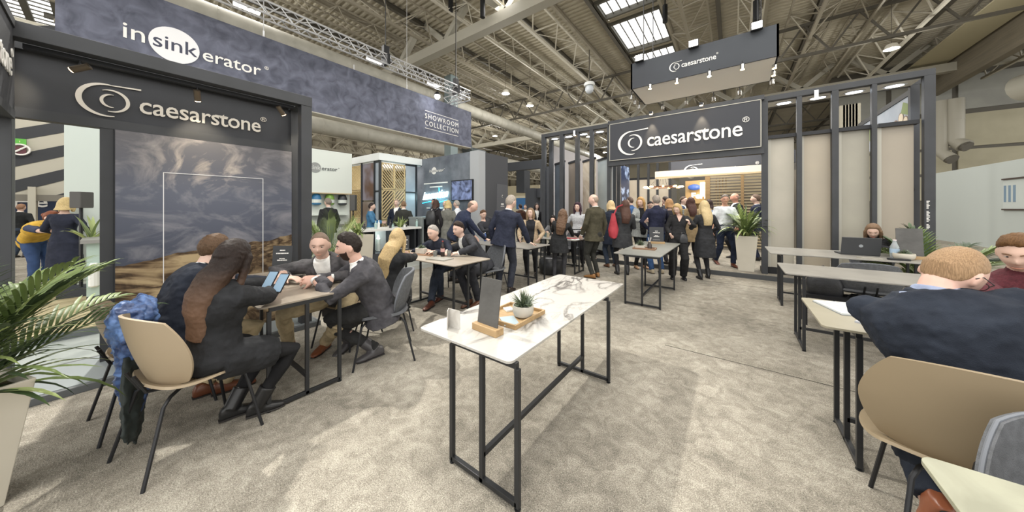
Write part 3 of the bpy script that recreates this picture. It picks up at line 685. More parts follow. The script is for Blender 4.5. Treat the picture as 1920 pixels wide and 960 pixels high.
for (px, py, yy, lt) in ((1219, 164, y0-.1, 1), (1269, 153, y0-.1, 1), (1330, 140, y0-.1, 2), (1392, 127, y0-.1, 1), (1184, 184, 9.2, 0), (1191, 194, 9.7, 0), (1199, 202, 10.2, 0), (1455, 97, y0+.2, 1), (1452, 125, 9.4, 1), (1450, 139, 9.8, 1), (1448, 155, 10.3, 0), (1243, 203, 10.65, 0), (1287, 194, 10.65, 0), (1338, 187, 10.65, 0), (1387, 175, 10.65, 0)):
    p = onY(px, py, yy); k += 1
    f = thing('box_sign_spotlight', 'little cylinder spotlight on the box sign, '+BSL[k-1], 'spotlight', p, 0, 'rim spotlights of the box sign')
    MB().tube([p+Vector((0, 0, .07)), p-Vector((0, 0.02, .05))], .045, 12).build('lamp_body', CHROME, f, world=True, smooth=40)
    MB().tube([p-Vector((0, .02, .05)), p-Vector((0, .02, .056))], .04, 12).build('lamp_lens', (mat('spot_off', '8a8070', .3), LAMPY, mat('flood_lens_warm', 'fff2d8', .5, emit=35))[lt], f, world=True)
    MB().tube([p+Vector((0, 0, .05)), (p.x, p.y, 4.93), (min(x1, max(x0, p.x)), min(y1-.02, max(y0+.02, p.y)), 4.93)], .01, 5).build('stem', BLACK, f, world=True)
lamp('box_sign_glow', 'AREA', (-.8, 8.3, 4.6), 60, (1, .9, .75), .8, (-.8, 6, 0))
# hanging black hoists in the roof above
for i, (px, py, d) in enumerate(((1247, 30, 14), (1418, 25, 12), (845, 10, 14), (905, 20, 13))):
    p = atD(px, d); z = 1.5-(py-390)*d/560
    f = thing('roof_hoist', 'black motor hoist cable drop from the roof, %s' % ('above the left of the box sign', 'above the right of the box sign', 'left of the pale girder', 'near the box beam')[i], 'hoist', (p.x, p.y, z))
    MB().tube([(p.x, p.y, z-.3), (p.x, p.y, z+.5)], .11, 10).build('hoist_motor', BLACK, f, world=True)
    MB().tube([(p.x, p.y, z+.4), (p.x, p.y, 11.4)], .03, 6).build('cable', BLACK, f, world=True)
# ================= inside the entrance =================
def inner_frame():
    t = thing('inner_slab_display', 'rear slab display frame with four pale slabs seen through the entrance', 'display stand', (-2.5, 15.2, .1))
    y = 15.2; xs = [onY(px, 0, y).x for px in (1178, 1197, 1216, 1233, 1256)]
    MB().box(xs[0]-.1, xs[-1]+.1, y-.1, y+.4, 3.75, 3.95).build('top_beam', ANTH, t, world=True)
    for x in xs: MB().box(x-.05, x+.05, y-.05, y+.05, .1, 3.8).build('post', ANTH, t, world=True)
    for a, b in zip(xs[:-1], xs[1:]):
        MB().box(a+.05, b-.05, y-.02, y+.02, .15, 2.85).build('slab', mat('inner_slab', 'd6cdbd', .4, 'c2b6a2', 1.2, 5), t, world=True)
        MB().box(a+.05, b-.05, y-.03, y+.03, 2.85, 2.95).build('top_rail', BLACK, t, world=True)
        c = (a+b)/2; MB().box(c-.08, c+.08, y-.12, y-.04, 3.70, 3.74).build('lamp_strip', LAMPC, t, world=True)
inner_frame()
t = thing('blue_marble_panel', 'glossy dark blue panel with white splash just inside the entrance', 'display panel', (-3.4, 10.4, .1))
p = onY(1163, 300, 10.3); q = onY(1180, 300, 11.6)
BM = mat('blue_splash', '22304e', .25, '9fb4d8', 1.1, 7, dist=2.5, lo=.5, hi=.62)
MB().add([(p.x, 10.3, .1), (q.x, 11.6, .1), (q.x, 11.6, 3.0), (p.x, 10.3, 3.0), (p.x-.05, 10.3, .1), (q.x-.05, 11.6, .1), (q.x-.05, 11.6, 3.0), (p.x-.05, 10.3, 3.0)], [(0, 1, 2, 3), (4, 7, 6, 5), (0, 3, 7, 4), (3, 2, 6, 7), (1, 5, 6, 2)]).build('panel', BM, t, world=True)
MB().box(p.x-.1, p.x+.02, 10.2, 10.32, .1, 3.05).build('edge_post', ANTH, t, world=True)
struct(MB().box(-1.9, 3.1, 15.0, 15.2, .1, 3.55).build('wall_inner_back', mat('dark_warm_grey', '57544f', .7)))
hd = thing('inner_header', 'dark inner header beam with a white swoosh seen through the entrance', 'sign', (0, 11.2, 3.2))
x0 = onY(1258, 0, 11.4).x; MB().box(x0, 1.4, 11.4, 11.5, 2.78, 3.13).build('header_board', mat('sign_board_slate', '3a3c42', .7), hd, world=True)
caesar_logo(hd, (onY(1283, 0, 11.4).x, 11.395, 2.60), (1, 0, 0), 1.9, LETTER)
cr = thing('white_canopy', 'white canopy fascia under the inner header', 'canopy', (0, 10.9, 2.9))
x0 = onY(1228, 0, 11.1).x; MB().box(x0, 1.3, 11.1, 11.3, 2.50, 2.74).build('canopy_board', mat('canopy_white', 'cfc8bc', .6), cr, world=True)
MB().box(x0+.02, 1.3, 11.08, 11.1, 2.50, 2.55).build('lower_lip', mat('lip_cream', 'b9a684', .6), cr, world=True)
# Ferre display niche
fr = thing('lit_niche', 'warm lit niche with a small white maker name on a shelf inside the entrance', 'display niche', (-.5, 13.9, 1.6))
p = onY(1285, 365, 14.0); q = onY(1322, 365, 14.0)
MB().box(p.x, q.x, 14.0, 14.05, 1.2, 2.6).build('back_board', mat('niche_warm', 'a98d62', .6), fr, world=True)
MB().box(p.x, q.x+.3, 13.7, 14.0, 1.68, 1.85).build('shelf', mat('niche_shelf', 'b99d6c', .6), fr, world=True)
text_mesh('Ferre', .32, 'lettering', mat('lit_letter', 'ffffff', .5, emit=2.5), fr, face_mat((p.x+.22, 13.85, 1.88), (1, 0, 0)), ext=.01, bold=.01)
MB().box(q.x-.15, q.x+.25, 13.75, 13.9, 1.95, 2.5).build('lit_column', mat('niche_lamp', 'fff0cc', .5, emit=2.2), fr, world=True)
MB().ell((q.x-.35, 13.8, 2.32), (.22, .05, .12)).build('blue_shade', mat('blue_shade', '3558a8', .5), fr, world=True)
lamp('niche_glow', 'POINT', (p.x+.5, 13.4, 2.4), 14, (1, .8, .5), .1)
# timber slat screen
ss = thing('slat_screen', 'tall oak slatted timber screen seen through the entrance', 'screen', (.2, 12.2, .1))
y = 12.2; xa = onY(1322, 0, y).x; xb = onY(1440, 0, y).x; xm = onY(1389, 0, y).x
for x, w_ in ((xa, .14), (xm, .08), (xb, .1)): MB().box(x, x+w_, y, y+.1, .1, 2.74).build('upright', WOODL, ss, world=True)
MB().box(xa, xb, y, y+.12, 2.68, 2.76).build('head_rail', WOODL, ss, world=True)
for i in range(26):
    z = .22+i*.096; MB().box(xa+.14, xb, y+.02, y+.06, z, z+.048).build('slat', mat('screen_oak', 'a09276', .6, 'b3a68b', 3, stretch=(1, 14, 14)), ss, world=True)
for i in range(4): MB().box(xa+.3+i*.09, xa+.325+i*.09, y+.08, y+.12, .3, 2.5).build('rear_batten', WOODL, ss, world=True)
struct(MB().box(xa+.1, 3.1, 13.0, 13.1, .1, 2.72).build('wall_behind_screen', mat('screen_backing', '6f695e', .8)))
# ring pendant of bulbs
p = atD(1243, 10.6, 2.3)
pd = thing('ring_pendant', 'ring chandelier of glowing filament bulbs hung inside the entrance', 'pendant lamp', (p.x, p.y, 2.15))
MB().tube([(p.x+.45*math.cos(a*.314), p.y+.45*math.sin(a*.314), 2.24) for a in range(21)], .02, 6).build('ring', mat('copper', '7d5138', .35, metal=.6), pd, world=True)
for k in range(9):
    a = k*2*PI/9; c = Vector((p.x+.45*math.cos(a), p.y+.45*math.sin(a), 2.24)); e = Vector((math.cos(a), math.sin(a), 0))
    MB().tube([c+e*.02, c+e*.06, c+e*.16, c+e*.2], [.015, .035, .035, .01], 8).build('bulb', mat('filament_bulb', 'ffcf8a', .4, emit=7), pd, world=True)
    MB().tube([c, (p.x+.04*math.cos(a), p.y+.04*math.sin(a), 2.75)], .005, 4).build('cord', BLACK, pd, world=True)
MB().box(p.x-.07, p.x+.07, p.y-.07, p.y+.07, 2.74, 2.78).build('ceiling_rose', BLACK, pd, world=True)
lamp('pendant_glow', 'POINT', (p.x, p.y, 2.1), 25, (1, .85, .6), .3)
lamp('inner_stand_light', 'AREA', (-1, 10.2, 4.4), 260, (1, .95, .88), 2.5, (-1, 11, 0))
# behind right: pleated grey boards and white wall posters
pt = thing('pleated_board', 'pale pleated boards seen high between the right display posts', 'wall board', (5, 21, 4))
p = onY(1575, 200, 20); q = onY(1610, 200, 20)
for i in range(6): MB().box(p.x+i*(q.x-p.x)/6, p.x+i*(q.x-p.x)/6+.16, 20, 20.2, 0, 6.2).build('board', mat('pleat', 'a39d8c', .7), pt, world=True)
# poster on the white partition (plane x=7.75, facing -X)
po = thing('hanging_poster', 'printed paper poster with stone bars between two dark rails on the white wall', 'poster', (7.7, 10.5, 2))
ya, yb = onX(1881, 0, 7.74).y, onX(1990, 0, 7.74).y
zt = onX(1881, 338, 7.74).z; zb = onX(1881, 392, 7.74).z
MB().box(7.735, 7.745, yb, ya, zb, zt).build('sheet', mat('poster_paper', 'c9d0cd', .7), po, world=True)
for z in (zb-.04, zt): MB().box(7.7, 7.75, yb, ya, z, z+.05).build('rail', mat('poster_rail', '4b3f3a', .5), po, world=True)
for i in range(3): MB().box(7.728, 7.735, ya-.16-i*.22, ya-.05-i*.22, zb+.25, zt-.2-.0*i).build('printed_bar', mat('poster_bar', '7c93a8', .7), po, world=True)
for i in range(9):
    wdt = 1.6-.1*(i % 3); MB().box(7.728, 7.735, ya-1.1-wdt, ya-1.0, zt-.42-i*.12, zt-.37-i*.12).build('print_line', mat('poster_ink', '5c6f80', .7), po, world=True)
MB().box(7.728, 7.735, ya-1.6, ya-1.0, zt-.36, zt-.26).build('headline', mat('poster_ink', '5c6f80', .7), po, world=True)

# ================= sink brand stand (left background) =================
WB = mat('cabinet_white', 'd5dbd4', .5)
# white wall with logo
t = thing('logo_wall', 'white wall with grey sink brand logo and product shelves', 'display wall', (-9.7, 4, 0))
MB().box(-9.9, -9.64, .6, 4.55, 1.95, 3.2).build('upper_board', WB, t, world=True)
MB().box(-10.1, -9.9, .6, 4.6, .1, 3.1).build('rear_board', WB, t, world=True)
MB().box(-9.95, -9.62, .6, 4.5, 1.92, 1.95).build('shelf_edge', mat('lip_cream', 'b9a684', .6), t, world=True)
MB().box(-9.9, -9.6, .6, 4.5, .1, .95).build('base_unit', WB, t, world=True); MB().box(-9.92, -9.55, .6, 4.5, .95, 1.0).build('worktop', mat('worktop_grey', '8f8f8c', .4), t, world=True)
for z in (1.28,): MB().box(-9.9, -9.68, .6, 4.5, z, z+.03).build('shelf', WB, t, world=True)
p = onX(585, 323, -9.63); q = onX(637, 321, -9.63)
sg = thing('wall_logo', 'grey sink brand disc logo on the white wall', 'sign', p)
GREYL = mat('logo_grey', '8d908e', .6); s_ = (q.y-onX(603, 0, -9.63).y)/4.1
sink_logo(sg, face_mat((-9.635, onX(603, 0, -9.63).y-s_*2.62, onX(620, 320, -9.63).z), (0, 1, 0)), s_, mat('logo_dark', '5a5d60', .6), GREYL, mat('logo_lines', 'c9cbc8', .6))
for i, (px, m) in enumerate(((594, '2f6f9a'), (619, '7aa04a'), (643, '33373c'))):
    p = onX(px, 368, -9.75); k = thing('product_unit', '%s waste disposer unit hung on the white display shelf' % ('blue', 'green', 'black')[i], 'appliance', (-9.75, p.y, 1.5))
    MB().lathe([(.07, 0), (.12, .03), (.13, .2), (.1, .3), (.06, .34)], c=(-9.78, p.y, 1.58), n=14).build('casing', mat('unit_%d' % i, m, .4), k, world=True, smooth=40)
    MB().lathe([(.131, .05), (.131, .15)], c=(-9.78, p.y, 1.6), n=14).build('band', WB, k, world=True)
# kiosk with timber panels and white fascia
k = thing('corner_kiosk', 'white topped corner kiosk with timber lattice panels and glass', 'kiosk', (-9.5, 5.8, 0))
KX0, KX1, KY0, KY1 = -10.7, -8.8, 5.0, 6.75
MB().box(KX0-.1, KX1+.08, KY0-.08, KY1, 2.98, 3.2).build('white_fascia', WHITE, k, world=True)
MB().box(KX0, KX1, KY0, KY1, 2.94, 2.98).build('ceiling_board', WHITE, k, world=True)
MB().box(KX0, KX1, KY0, KY1, .1, .16).build('base', BLACK, k, world=True)
BK = mat('kiosk_black', '25282c', .4)
ys = [onX(px, 0, KX1).y for px in (716, 740, 760, 780)]
for yy in [KY0]+[ys[3]]: MB().box(KX1-.03, KX1+.03, yy-.03, yy+.03, .1, 2.98).build('post', BK, k, world=True)
xs = [onY(px, 0, KY0).x for px in (664, 679, 703)]
for xx in xs[1:]: MB().box(xx-.03, xx+.03, KY0-.03, KY0+.03, .1, 2.98).build('post', BK, k, world=True)
def lattice(p0, ex, w_, z0, z1, sgn, n=8):
    """timber square panel of diagonal strips"""
    mb = MB(); ex = Vector(ex); h = z1-z0
    mb2 = MB(); nrm = ex.cross(Vector((0, 0, 1)))
    for zz in (z0, z1-.03): mb.bar(p0+Vector((0, 0, zz+.015)), p0+ex*w_+Vector((0, 0, zz+.015)), .03)
    for uu in (0, w_): mb.bar(p0+ex*uu+Vector((0, 0, z0)), p0+ex*uu+Vector((0, 0, z1)), .03)
    for i in range(-n, n):
        o = i*h/n*1.0
        a = (0, z0+o if sgn > 0 else z1-o); b = (w_, a[1]+sgn*w_*1.1)
        lo, hi = z0, z1
        # clip
        def clip(a, b):
            pts = []
            (u0, v0), (u1, v1) = a, b
            t0, t1 = 0, 1; dv = v1-v0
            if dv != 0:
                ta, tb = (lo-v0)/dv, (hi-v0)/dv
                t0, t1 = max(0, min(ta, tb)), min(1, max(ta, tb))
            return (t0, t1)
        t0, t1 = clip(a, b)
        if t1-t0 < .05: continue
        A = p0+ex*(w_*t0)+Vector((0, 0, a[1]+(b[1]-a[1])*t0)); B = p0+ex*(w_*t1)+Vector((0, 0, a[1]+(b[1]-a[1])*t1))
        A.z -= 0; mb.bar(A, B, .035, .02)
    mb.build('timber_panel', mat('pale_timber', 'c8b183', .6), k, world=True)
yw = ys[0]
for (a, b) in ((ys[0], ys[1]), (ys[1], ys[2])):
    for (z0, z1, sg_) in ((2.1, 2.92, -1), (1.15, 2.08, 1), (.2, 1.13, -1)): lattice(Vector((KX1, a, 0)), (0, 1, 0), b-a-.03, z0, z1, sg_)
for (z0, z1, sg_) in ((2.1, 2.92, -1), (1.15, 2.08, 1), (.2, 1.13, -1)): lattice(Vector((xs[0]-.15, KY0, 0)), (1, 0, 0), xs[1]-xs[0]+.1, z0, z1, sg_)
MB().box(xs[1]+.03, xs[2]-.03, KY0+.0, KY0+.02, 1.75, 2.94).build('portrait_print', mat('portrait_print', '8f8a96', .4, '6b5346', 1.6, 2, lo=.45, hi=.6), k, world=True)
MB().box(xs[1]+.03, xs[2]-.03, KY0+.0, KY0+.02, .3, 1.7).build('lower_print', mat('lower_print', 'a39c94', .4, '7b6a5e', 1.4, 2), k, world=True)
GP = mat('frosted_panel', 'aeb6bd', .2, '9aa3ad', 1.2)
for (z0, z1) in ((.2, 1.05), (1.1, 2.0), (2.05, 2.92)):
    MB().box(xs[2]+.03, KX1-.04, KY0, KY0+.015, z0, z1).build('glass_pane', GP, k, world=True)
    MB().box(KX1-.01, KX1, ys[2]+.02, ys[3]-.03, z0, z1).build('glass_pane', GP, k, world=True)
    MB().box(xs[2], KX1, KY0-.02, KY0+.02, z1, z1+.05).build('glazing_bar', BK, k, world=True)
    MB().box(KX1-.02, KX1+.02, ys[2], ys[3], z1, z1+.05).build('glazing_bar', BK, k, world=True)
lamp('kiosk_light', 'POINT', (-9.6, 5.8, 2.7), 30, (1, .98, .95), .2)
# slate wall with neon word
sw = thing('slate_wall', 'mottled slate wall with neon word and white edge column', 'display wall', (-7.5, 6.6, 0))
MB().box(-9.0, -6.35, 6.5, 6.9, 0, 3.2).build('slate_board', mat('slate_wall', '565c66', .7, '7b828b', 2.2, 8, lo=.35, hi=.7), sw, world=True)
MB().box(-6.35, -6.0, 6.45, 6.75, 0, 3.2).build('edge_column', mat('column_pale', 'a8abae', .5), sw, world=True)
MB().box(-6.4, -5.99, 6.75, 7.85, 0, 3.17).build('side_board', mat('side_charcoal', '4a4b4f', .7), sw, world=True)
p = onY(803, 325, 6.49); q = onY(828, 325, 6.49); sg_s = .085
sgn = thing('slate_wall_logo', 'white sink brand logo near the top of the slate wall', 'sign', p)
sink_logo(sgn, face_mat((p.x+.18, 6.49, p.z+.02), (1, 0, 0)), .1, LETTER, LETTER, mat('slate_letter', '3a3d50', .6))
nz = thing('neon_word', 'glowing cyan handwritten word innovation on the slate wall', 'neon sign', onY(792, 370, 6.48))
NEON = mat('neon_cyan', 'd8fbff', .5, emit=7); NEONB = mat('neon_halo_tube', '35c8e8', .5, emit=2.5)
o = text_mesh('innovation', .34, 'neon_tube', NEON, None, Matrix.Identity(4), ext=.01, bold=.002)
xs_ = [v.co.x for v in o.data.vertices]; wd = max(xs_)-min(xs_); a = onY(793, 372, 6.47); b = onY(838, 368, 6.47)
Sh = Matrix(((1, .35, 0, 0), (0.06, 1, 0, 0), (0, 0, 1, 0), (0, 0, 0, 1)))
o.data.transform(face_mat((a.x, 6.46, a.z-.05), (1, 0, 0)) @ Sh @ Matrix.Diagonal(((b.x-a.x)/wd, 1.15, 1, 1))); o.data.transform(wm(nz).inverted()); o.parent = nz
MB().tube([onY(792, 381, 6.46), onY(806, 378, 6.46), onY(822, 380, 6.46), onY(838, 375, 6.46)], .012, 6).build('neon_underline', NEONB, nz, world=True)
MB().tube([onY(823, 352, 6.46), onY(824, 362, 6.46), onY(820, 372, 6.46)], .014, 6).build('neon_stroke', NEONB, nz, world=True)
lamp('neon_glow', 'POINT', (onY(815, 0, 6.3).x, 6.25, 1.75), 7, (.25, .85, 1), .1)
for i, (py, a_, b_) in enumerate(((345, 795, 839), (351, 806, 829), (390, 800, 806), (390, 812, 818), (390, 824, 831))):
    A = onY(a_, py, 6.49); B = onY(b_, py, 6.49); o = MB().box(A.x, B.x, 6.485, 6.5, A.z-.02, A.z+.02).build('caption_line', LETTER, sw, world=True)
tv = thing('wall_screen', 'wall mounted screen playing a bright product film on the slate wall', 'television', onY(867, 357, 6.4))
a = onY(847, 340, 6.42); b = onY(887, 376, 6.42)
MB().box(a.x, b.x, 6.40, 6.5, b.z, a.z+.02).build('screen_casing', BLACK, tv, world=True)
MB().box(a.x+.03, b.x-.03, 6.39, 6.40, b.z+.03, a.z-.01).build('screen', mat('screen_film', '2a3350', .3, '8fa0d0', 2.6, 4, dist=2, emit=0), tv, world=True)
# menu/board on dark side wall
bd = thing('small_board', 'small black board with white word on the charcoal side wall', 'sign', (-5.98, 7.3, 1.6))
a = onX(932, 345, -5.97); b = onX(946, 400, -5.97)
MB().box(-5.99, -5.965, a.y, b.y+.15, b.z, a.z).build('board', mat('board_grey', '5c5d61', .6), bd, world=True)
yq = (a.y+b.y+.15)/2; MB().box(-5.965, -5.96, yq-.09, yq+.09, 1.54, 1.555).build('rule_line', LETTER, bd, world=True)
for i in range(4): MB().box(-5.965, -5.96, yq-.07+i*.037, yq-.048+i*.037, 1.59, 1.65).build('letter_stroke', LETTER, bd, world=True)
MB().box(-5.965, -5.96, yq-.02, yq+.02, 1.84, 1.92).build('white_mark', LETTER, bd, world=True); MB().box(-5.96, -5.957, yq-.01, yq+.02, 1.845, 1.9).build('black_mark', BLACK, bd, world=True)
# product counter
ct = thing('product_counter', 'white lit product counter with bottles, in front of the kiosk', 'counter', (-6.9, 4, 0))
CX = -6.75; ya = onX(673, 0, CX).y; yb = onX(789, 0, CX).y
MB().box(CX-.7, CX+.03, ya, yb, .95, 1.0).build('worktop', mat('worktop_white', 'd9dad6', .35), ct, world=True)
MB().box(CX-.7, CX, ya+.03, yb-.03, .1, .42).build('plinth', mat('counter_base', '3d4046', .5), ct, world=True)
MB().box(CX-.68, CX-.6, ya+.03, yb-.03, .42, .95).build('back_board', WHITE, ct, world=True)
for yy in (ya+.03, ya+.33, ya+1.0, ya+1.45, yb-.08): MB().box(CX-.66, CX, yy, yy+.05, .42, .95).build('divider', BK, ct, world=True)
MB().box(CX-.5, CX-.3, ya+.5, ya+.52, .42, .8).build('tap_riser', CHROME, ct, world=True)
for yy in (ya+.15, ya+.65): MB().lathe([(.05, 0), (.05, .3), (.02, .36), (.02, .4)], c=(CX-.35, yy, .43), n=10).build('display_bottle', WB, ct, world=True)
lamp('counter_glow', 'POINT', (CX-.3, ya+.62, .85), 4, (.85, 1, .98), .05)
c2 = thing('display_cabinet', 'small glass fronted white cabinet right of the product counter', 'cabinet', (-6.4, 5.3, 0))
ya2 = onX(793, 0, CX).y; yb2 = onX(832, 0, CX).y
MB().box(CX-.6, CX, ya2, yb2, .1, .55).build('base', mat('cabinet_grey', '7b8180', .5), c2, world=True)
MB().box(CX-.6, CX-.55, ya2, yb2, .55, 1.2).build('back', WHITE, c2, world=True); MB().box(CX-.62, CX+.02, ya2-.03, yb2+.03, 1.2, 1.25).build('top', mat('cabinet_grey', '7b8180', .5), c2, world=True)
for yy in (ya2, yb2-.3): MB().box(CX-.6, CX+.01, yy-.02, yy+.02, .55, 1.2).build('upright', mat('cabinet_grey', '7b8180', .5), c2, world=True)
MB().lathe([(.06, 0), (.06, .35), (.03, .4)], c=(CX-.3, ya2+.3, .56), n=10).build('canister', BK, c2, world=True)
for i in range(9):
    yy = ya+.12+i*.19+random.uniform(-.03, .03); h_ = random.choice((.1, .14, .2))
    b_ = thing('counter_bottle', 'small bottle or jar among those standing on the white product counter', 'bottle', (CX-.15-.2*(i % 2), yy, 1.0), 0, 'bottles on the product counter')
    MB().lathe([(.03, 0), (.032, h_*.6), (.012, h_*.75), (.012, h_)], n=9).build('glass', mat('bottle_%d' % (i % 3), ('d8dad8', '2c2f33', '9fb8b4')[i % 3], .3), b_)
    MB().lathe([(.014, h_), (.014, h_+.02)], n=8).build('cap', BLACK, b_)
struct(MB().box(-11.5, -6.2, 2.4, 6.5, 0, .1).build('floor_sink_stand', mat('stand_floor', 'a7a9a4', .5, 'b5b7b2', 2)))
# speakers on stands
def speaker(x, y, z, label, rz=.6, h=.30):
    t = thing('loudspeaker', label, 'loudspeaker', (x, y, z), rz)
    MB().prism([(-.09, -.08), (.09, -.08), (.065, .09), (-.065, .09)], 0, h*.85).build('cabinet', mat('speaker_case', '4c4b49', .6), t, bevel=.01)
    MB().box(-.08, .08, -.088, -.08, .02, h*.8).build('grille', mat('speaker_grille', '3a3a3a', .8), t)
    s = thing('speaker_stand', 'thin black pole holding the '+label, 'stand', (x, y, 0))
    MB().tube([(0, 0, 0), (0, 0, z)], .02, 8).build('pole', BLACK, s); MB().lathe([(.22, 0), (.22, .012), (.03, .03)], n=16).build('base', BLACK, s)
p = onX(152, 377, -8.3); speaker(p.x, p.y, 1.5, 'dark loudspeaker before the pale wall on the far left', -2.2)
p = onX(662, 383, -9.0); speaker(p.x, p.y, 1.42, 'dark loudspeaker left of the timber kiosk', -2.2, .55)

# ================= far left background through the frame opening =================
# white wall
t = thing('pale_exhibit_wall', 'pale mint exhibition wall seen through the left frame opening', 'display wall', (-9, -.3, 0))
a = onX(120, 0, -9.2); b = onX(200, 0, -9.2)
MB().box(-9.4, -9.2, a.y, b.y+.6, 0, 4.1).build('wall_board', mat('pale_mint', 'c3cdc8', .6), t, world=True)
MB().box(-8.6, -8.2, b.y-.45, b.y+.5, .0, .25).build('counter_foot', mat('counter_base', '3d4046', .5), t, world=True)
cab = thing('glass_counter', 'pale green glass counter beside the frame post at left', 'counter', (-7.9, 0, 0))
a = onX(162, 0, -7.3); b = onX(190, 0, -7.3)
MB().box(-8.0, -7.3, a.y, b.y+.3, .1, .25).build('base', mat('counter_base', '3d4046', .5), cab, world=True)
MB().box(-8.0, -7.3, a.y, b.y+.3, .25, 1.0).build('glass_case', mat('case_green', 'b2c6be', .2), cab, world=True)
MB().box(-8.05, -7.25, a.y-.05, b.y+.3, 1.0, 1.05).build('worktop', mat('worktop_grey', '8f8f8c', .4), cab, world=True)
c = (-7.28, (a.y+b.y)/2, .38); MB().lathe([(.03, 0), (.05, .02), (.05, .3), (.03, .34)], c=c, n=10).build('printed_tap', WHITE, cab, world=True)
# striped hall wall far off
st = thing('striped_wall', 'far hall wall of diagonal black and cream stripes', 'wall board', (-22, -2, 0))
SX = -22.0; y0 = onX(-40, 0, SX).y; y1 = onX(122, 0, SX).y
zt = 8.8; zb = onX(60, 365, SX).z; H_ = zt-zb; WD = y1-y0
MB().box(SX-.2, SX-.02, y0, y1, zb, zt).build('backing', mat('stripe_cream', 'b3afa1', .7), st, world=True)
BLK = mat('stripe_black', '34363a', .7); n = 9; sl = .52
for i in range(n+8):
    z0 = zb-4.2+i*.98; 
    poly = [(y0, z0), (y1, z0+WD*sl), (y1, z0+WD*sl+.46), (y0, z0+.46)]
    # clip to panel height
    def clipz(poly, zlim, keep):
        out = []
        for j in range(len(poly)):
            a, b = poly[j], poly[(j+1) % len(poly)]; ia, ib = keep(a[1]), keep(b[1])
            if ia: out.append(a)
            if ia != ib: f = (zlim-a[1])/(b[1]-a[1]); out.append((a[0]+(b[0]-a[0])*f, zlim))
        return out
    pl = clipz(poly, zb, lambda v: v >= zb)
    if len(pl) > 2: pl = clipz(pl, zt, lambda v: v <= zt)
    if len(pl) > 2: MB().prism(pl, 0, .02, fn=lambda u, v, k_: (SX-.02+k_, u, v)).build('stripe', BLK, st, world=True)
struct(MB().box(SX-.3, SX+.3, onX(54, 0, SX).y, onX(69, 0, SX).y, 0, zb+.3).build('column_far', mat('stripe_cream', 'b3afa1', .7)))
struct(MB().box(SX-.3, SX+.1, y0, y1, zb-.25, zb).build('trim_10', mat('beam_taupe', '77736a', .7)))
# hall signage beyond
hs = thing('hall_sign', 'navy hall number sign reading 19 beyond the striped wall', 'sign', (-27, -2.5, 2))
a = onX(24, 376, -24.5); b = onX(56, 400, -24.5)
NAVY = mat('sign_navy', '24304a', .6); RED = mat('sign_red', 'a23a48', .6)
MB().box(-24.6, -24.5, a.y-2, b.y, 1.2, a.z+.2).build('navy_board', NAVY, hs, world=True)
text_mesh('In He', .7, 'lettering', LETTER, hs, face_mat((-24.48, a.y-.75, 1.55), (0, 1, 0)), ext=.01, bold=.01)
a = onX(70, 376, -24.5); b = onX(112, 400, -24.5)
MB().box(-24.6, -24.5, a.y, a.y+.5, .8, a.z+.2).build('navy_board', NAVY, hs, world=True)
MB().box(-24.6, -24.5, a.y+.5, b.y, .8, a.z+.2).build('red_board', RED, hs, world=True)
text_mesh('19 19', .68, 'lettering', LETTER, hs, face_mat((-24.48, a.y+.42, 1.5), (0, 1, 0)), ext=.01, bold=.01)
ex = thing('exit_sign', 'green lit sign above a dark red no entry sign on the striped wall', 'sign', onX(38, 270, -21.5))
SXE = -21.9; a = onX(26, 259, SXE); b = onX(49, 272, SXE)
MB().box(-22.0, -21.9, a.y, b.y, b.z, a.z).build('green_panel', mat('exit_green', '4f9a35', .5, emit=.3), ex, world=True)
MB().box(-21.9, -21.88, a.y+(b.y-a.y)*.45, b.y-.12, b.z+.08, a.z-.08).build('pictogram', mat('exit_cream', 'e8d8b0', .5), ex, world=True)
c = onX(26, 289, SXE)
MB().box(-22.0, -21.9, a.y, b.y, c.z, b.z-.05).build('red_panel', mat('noentry_red', '5a3038', .6), ex, world=True)
cy_, cz_ = (a.y+b.y)/2, (c.z+b.z)/2
MB().tube([(-21.88, cy_+.2*math.cos(a_*PI/10), cz_+.2*math.sin(a_*PI/10)) for a_ in range(21)], .03, 6).build('ring', LETTER, ex, world=True)
MB().tube([(-21.88, cy_-.14, cz_-.14), (-21.88, cy_+.14, cz_+.14)], .03, 6).build('ring_bar', LETTER, ex, world=True)
# oak platform seen through the opening
pf = thing('oak_platform', 'pale oak plank platform in the aisle behind the left frame', 'platform', (-6.2, -.4, 0))
PX0, PX1 = -9.2, -6.05
MB().box(PX0, PX1-.01, -3.2, 1.2, 0, .1).build('platform_edge', mat('platform_edge', '6d7274', .6), pf, world=True)
for i in range(17):
    x = PX0+i*.185; MB().box(x, x+.18, -3.2, 1.2, .1, .115).build('plank', (mat('pale_plank', 'b5a782', .5, 'c4b793', 2.5, stretch=(6, .6, 1)), mat('pale_plank_dark', 'a99a76', .5, 'baac88', 2.5, stretch=(6, .6, 1)))[i % 2], pf, world=True)

# ================= middle distance between slate wall and display wall =================
md = thing('distant_stand', 'dark two storey exhibition stand in the distance behind the woman in camel', 'exhibition stand', (-12, 18, 0))
DK = mat('distant_charcoal', '3d4046', .7)
for (pa, pb, ya_, z0, z1) in ((1013, 1032, 17, 0, 4.2), (985, 1000, 19, 0, 3.0), (1000, 1016, 19.5, 2.3, 3.0), (968, 983, 24, 3.0, 5.2)):
    a = onY(pa, 0, ya_); b = onY(pb, 0, ya_); MB().box(a.x, b.x, ya_, ya_+1.0, z0, z1).build('tower', DK, md, world=True)
a = onY(950, 0, 20); b = onY(1016, 0, 20); MB().box(a.x, b.x, 20, 20.4, 4.6, 5.3).build('dark_fascia', DK, md, world=True)
a = onY(968, 0, 22); b = onY(990, 0, 22)
MB().box(a.x, b.x, 22, 22.1, 1.4, 2.4).build('blue_board', mat('distant_blue', '3f73a8', .6), md, world=True)
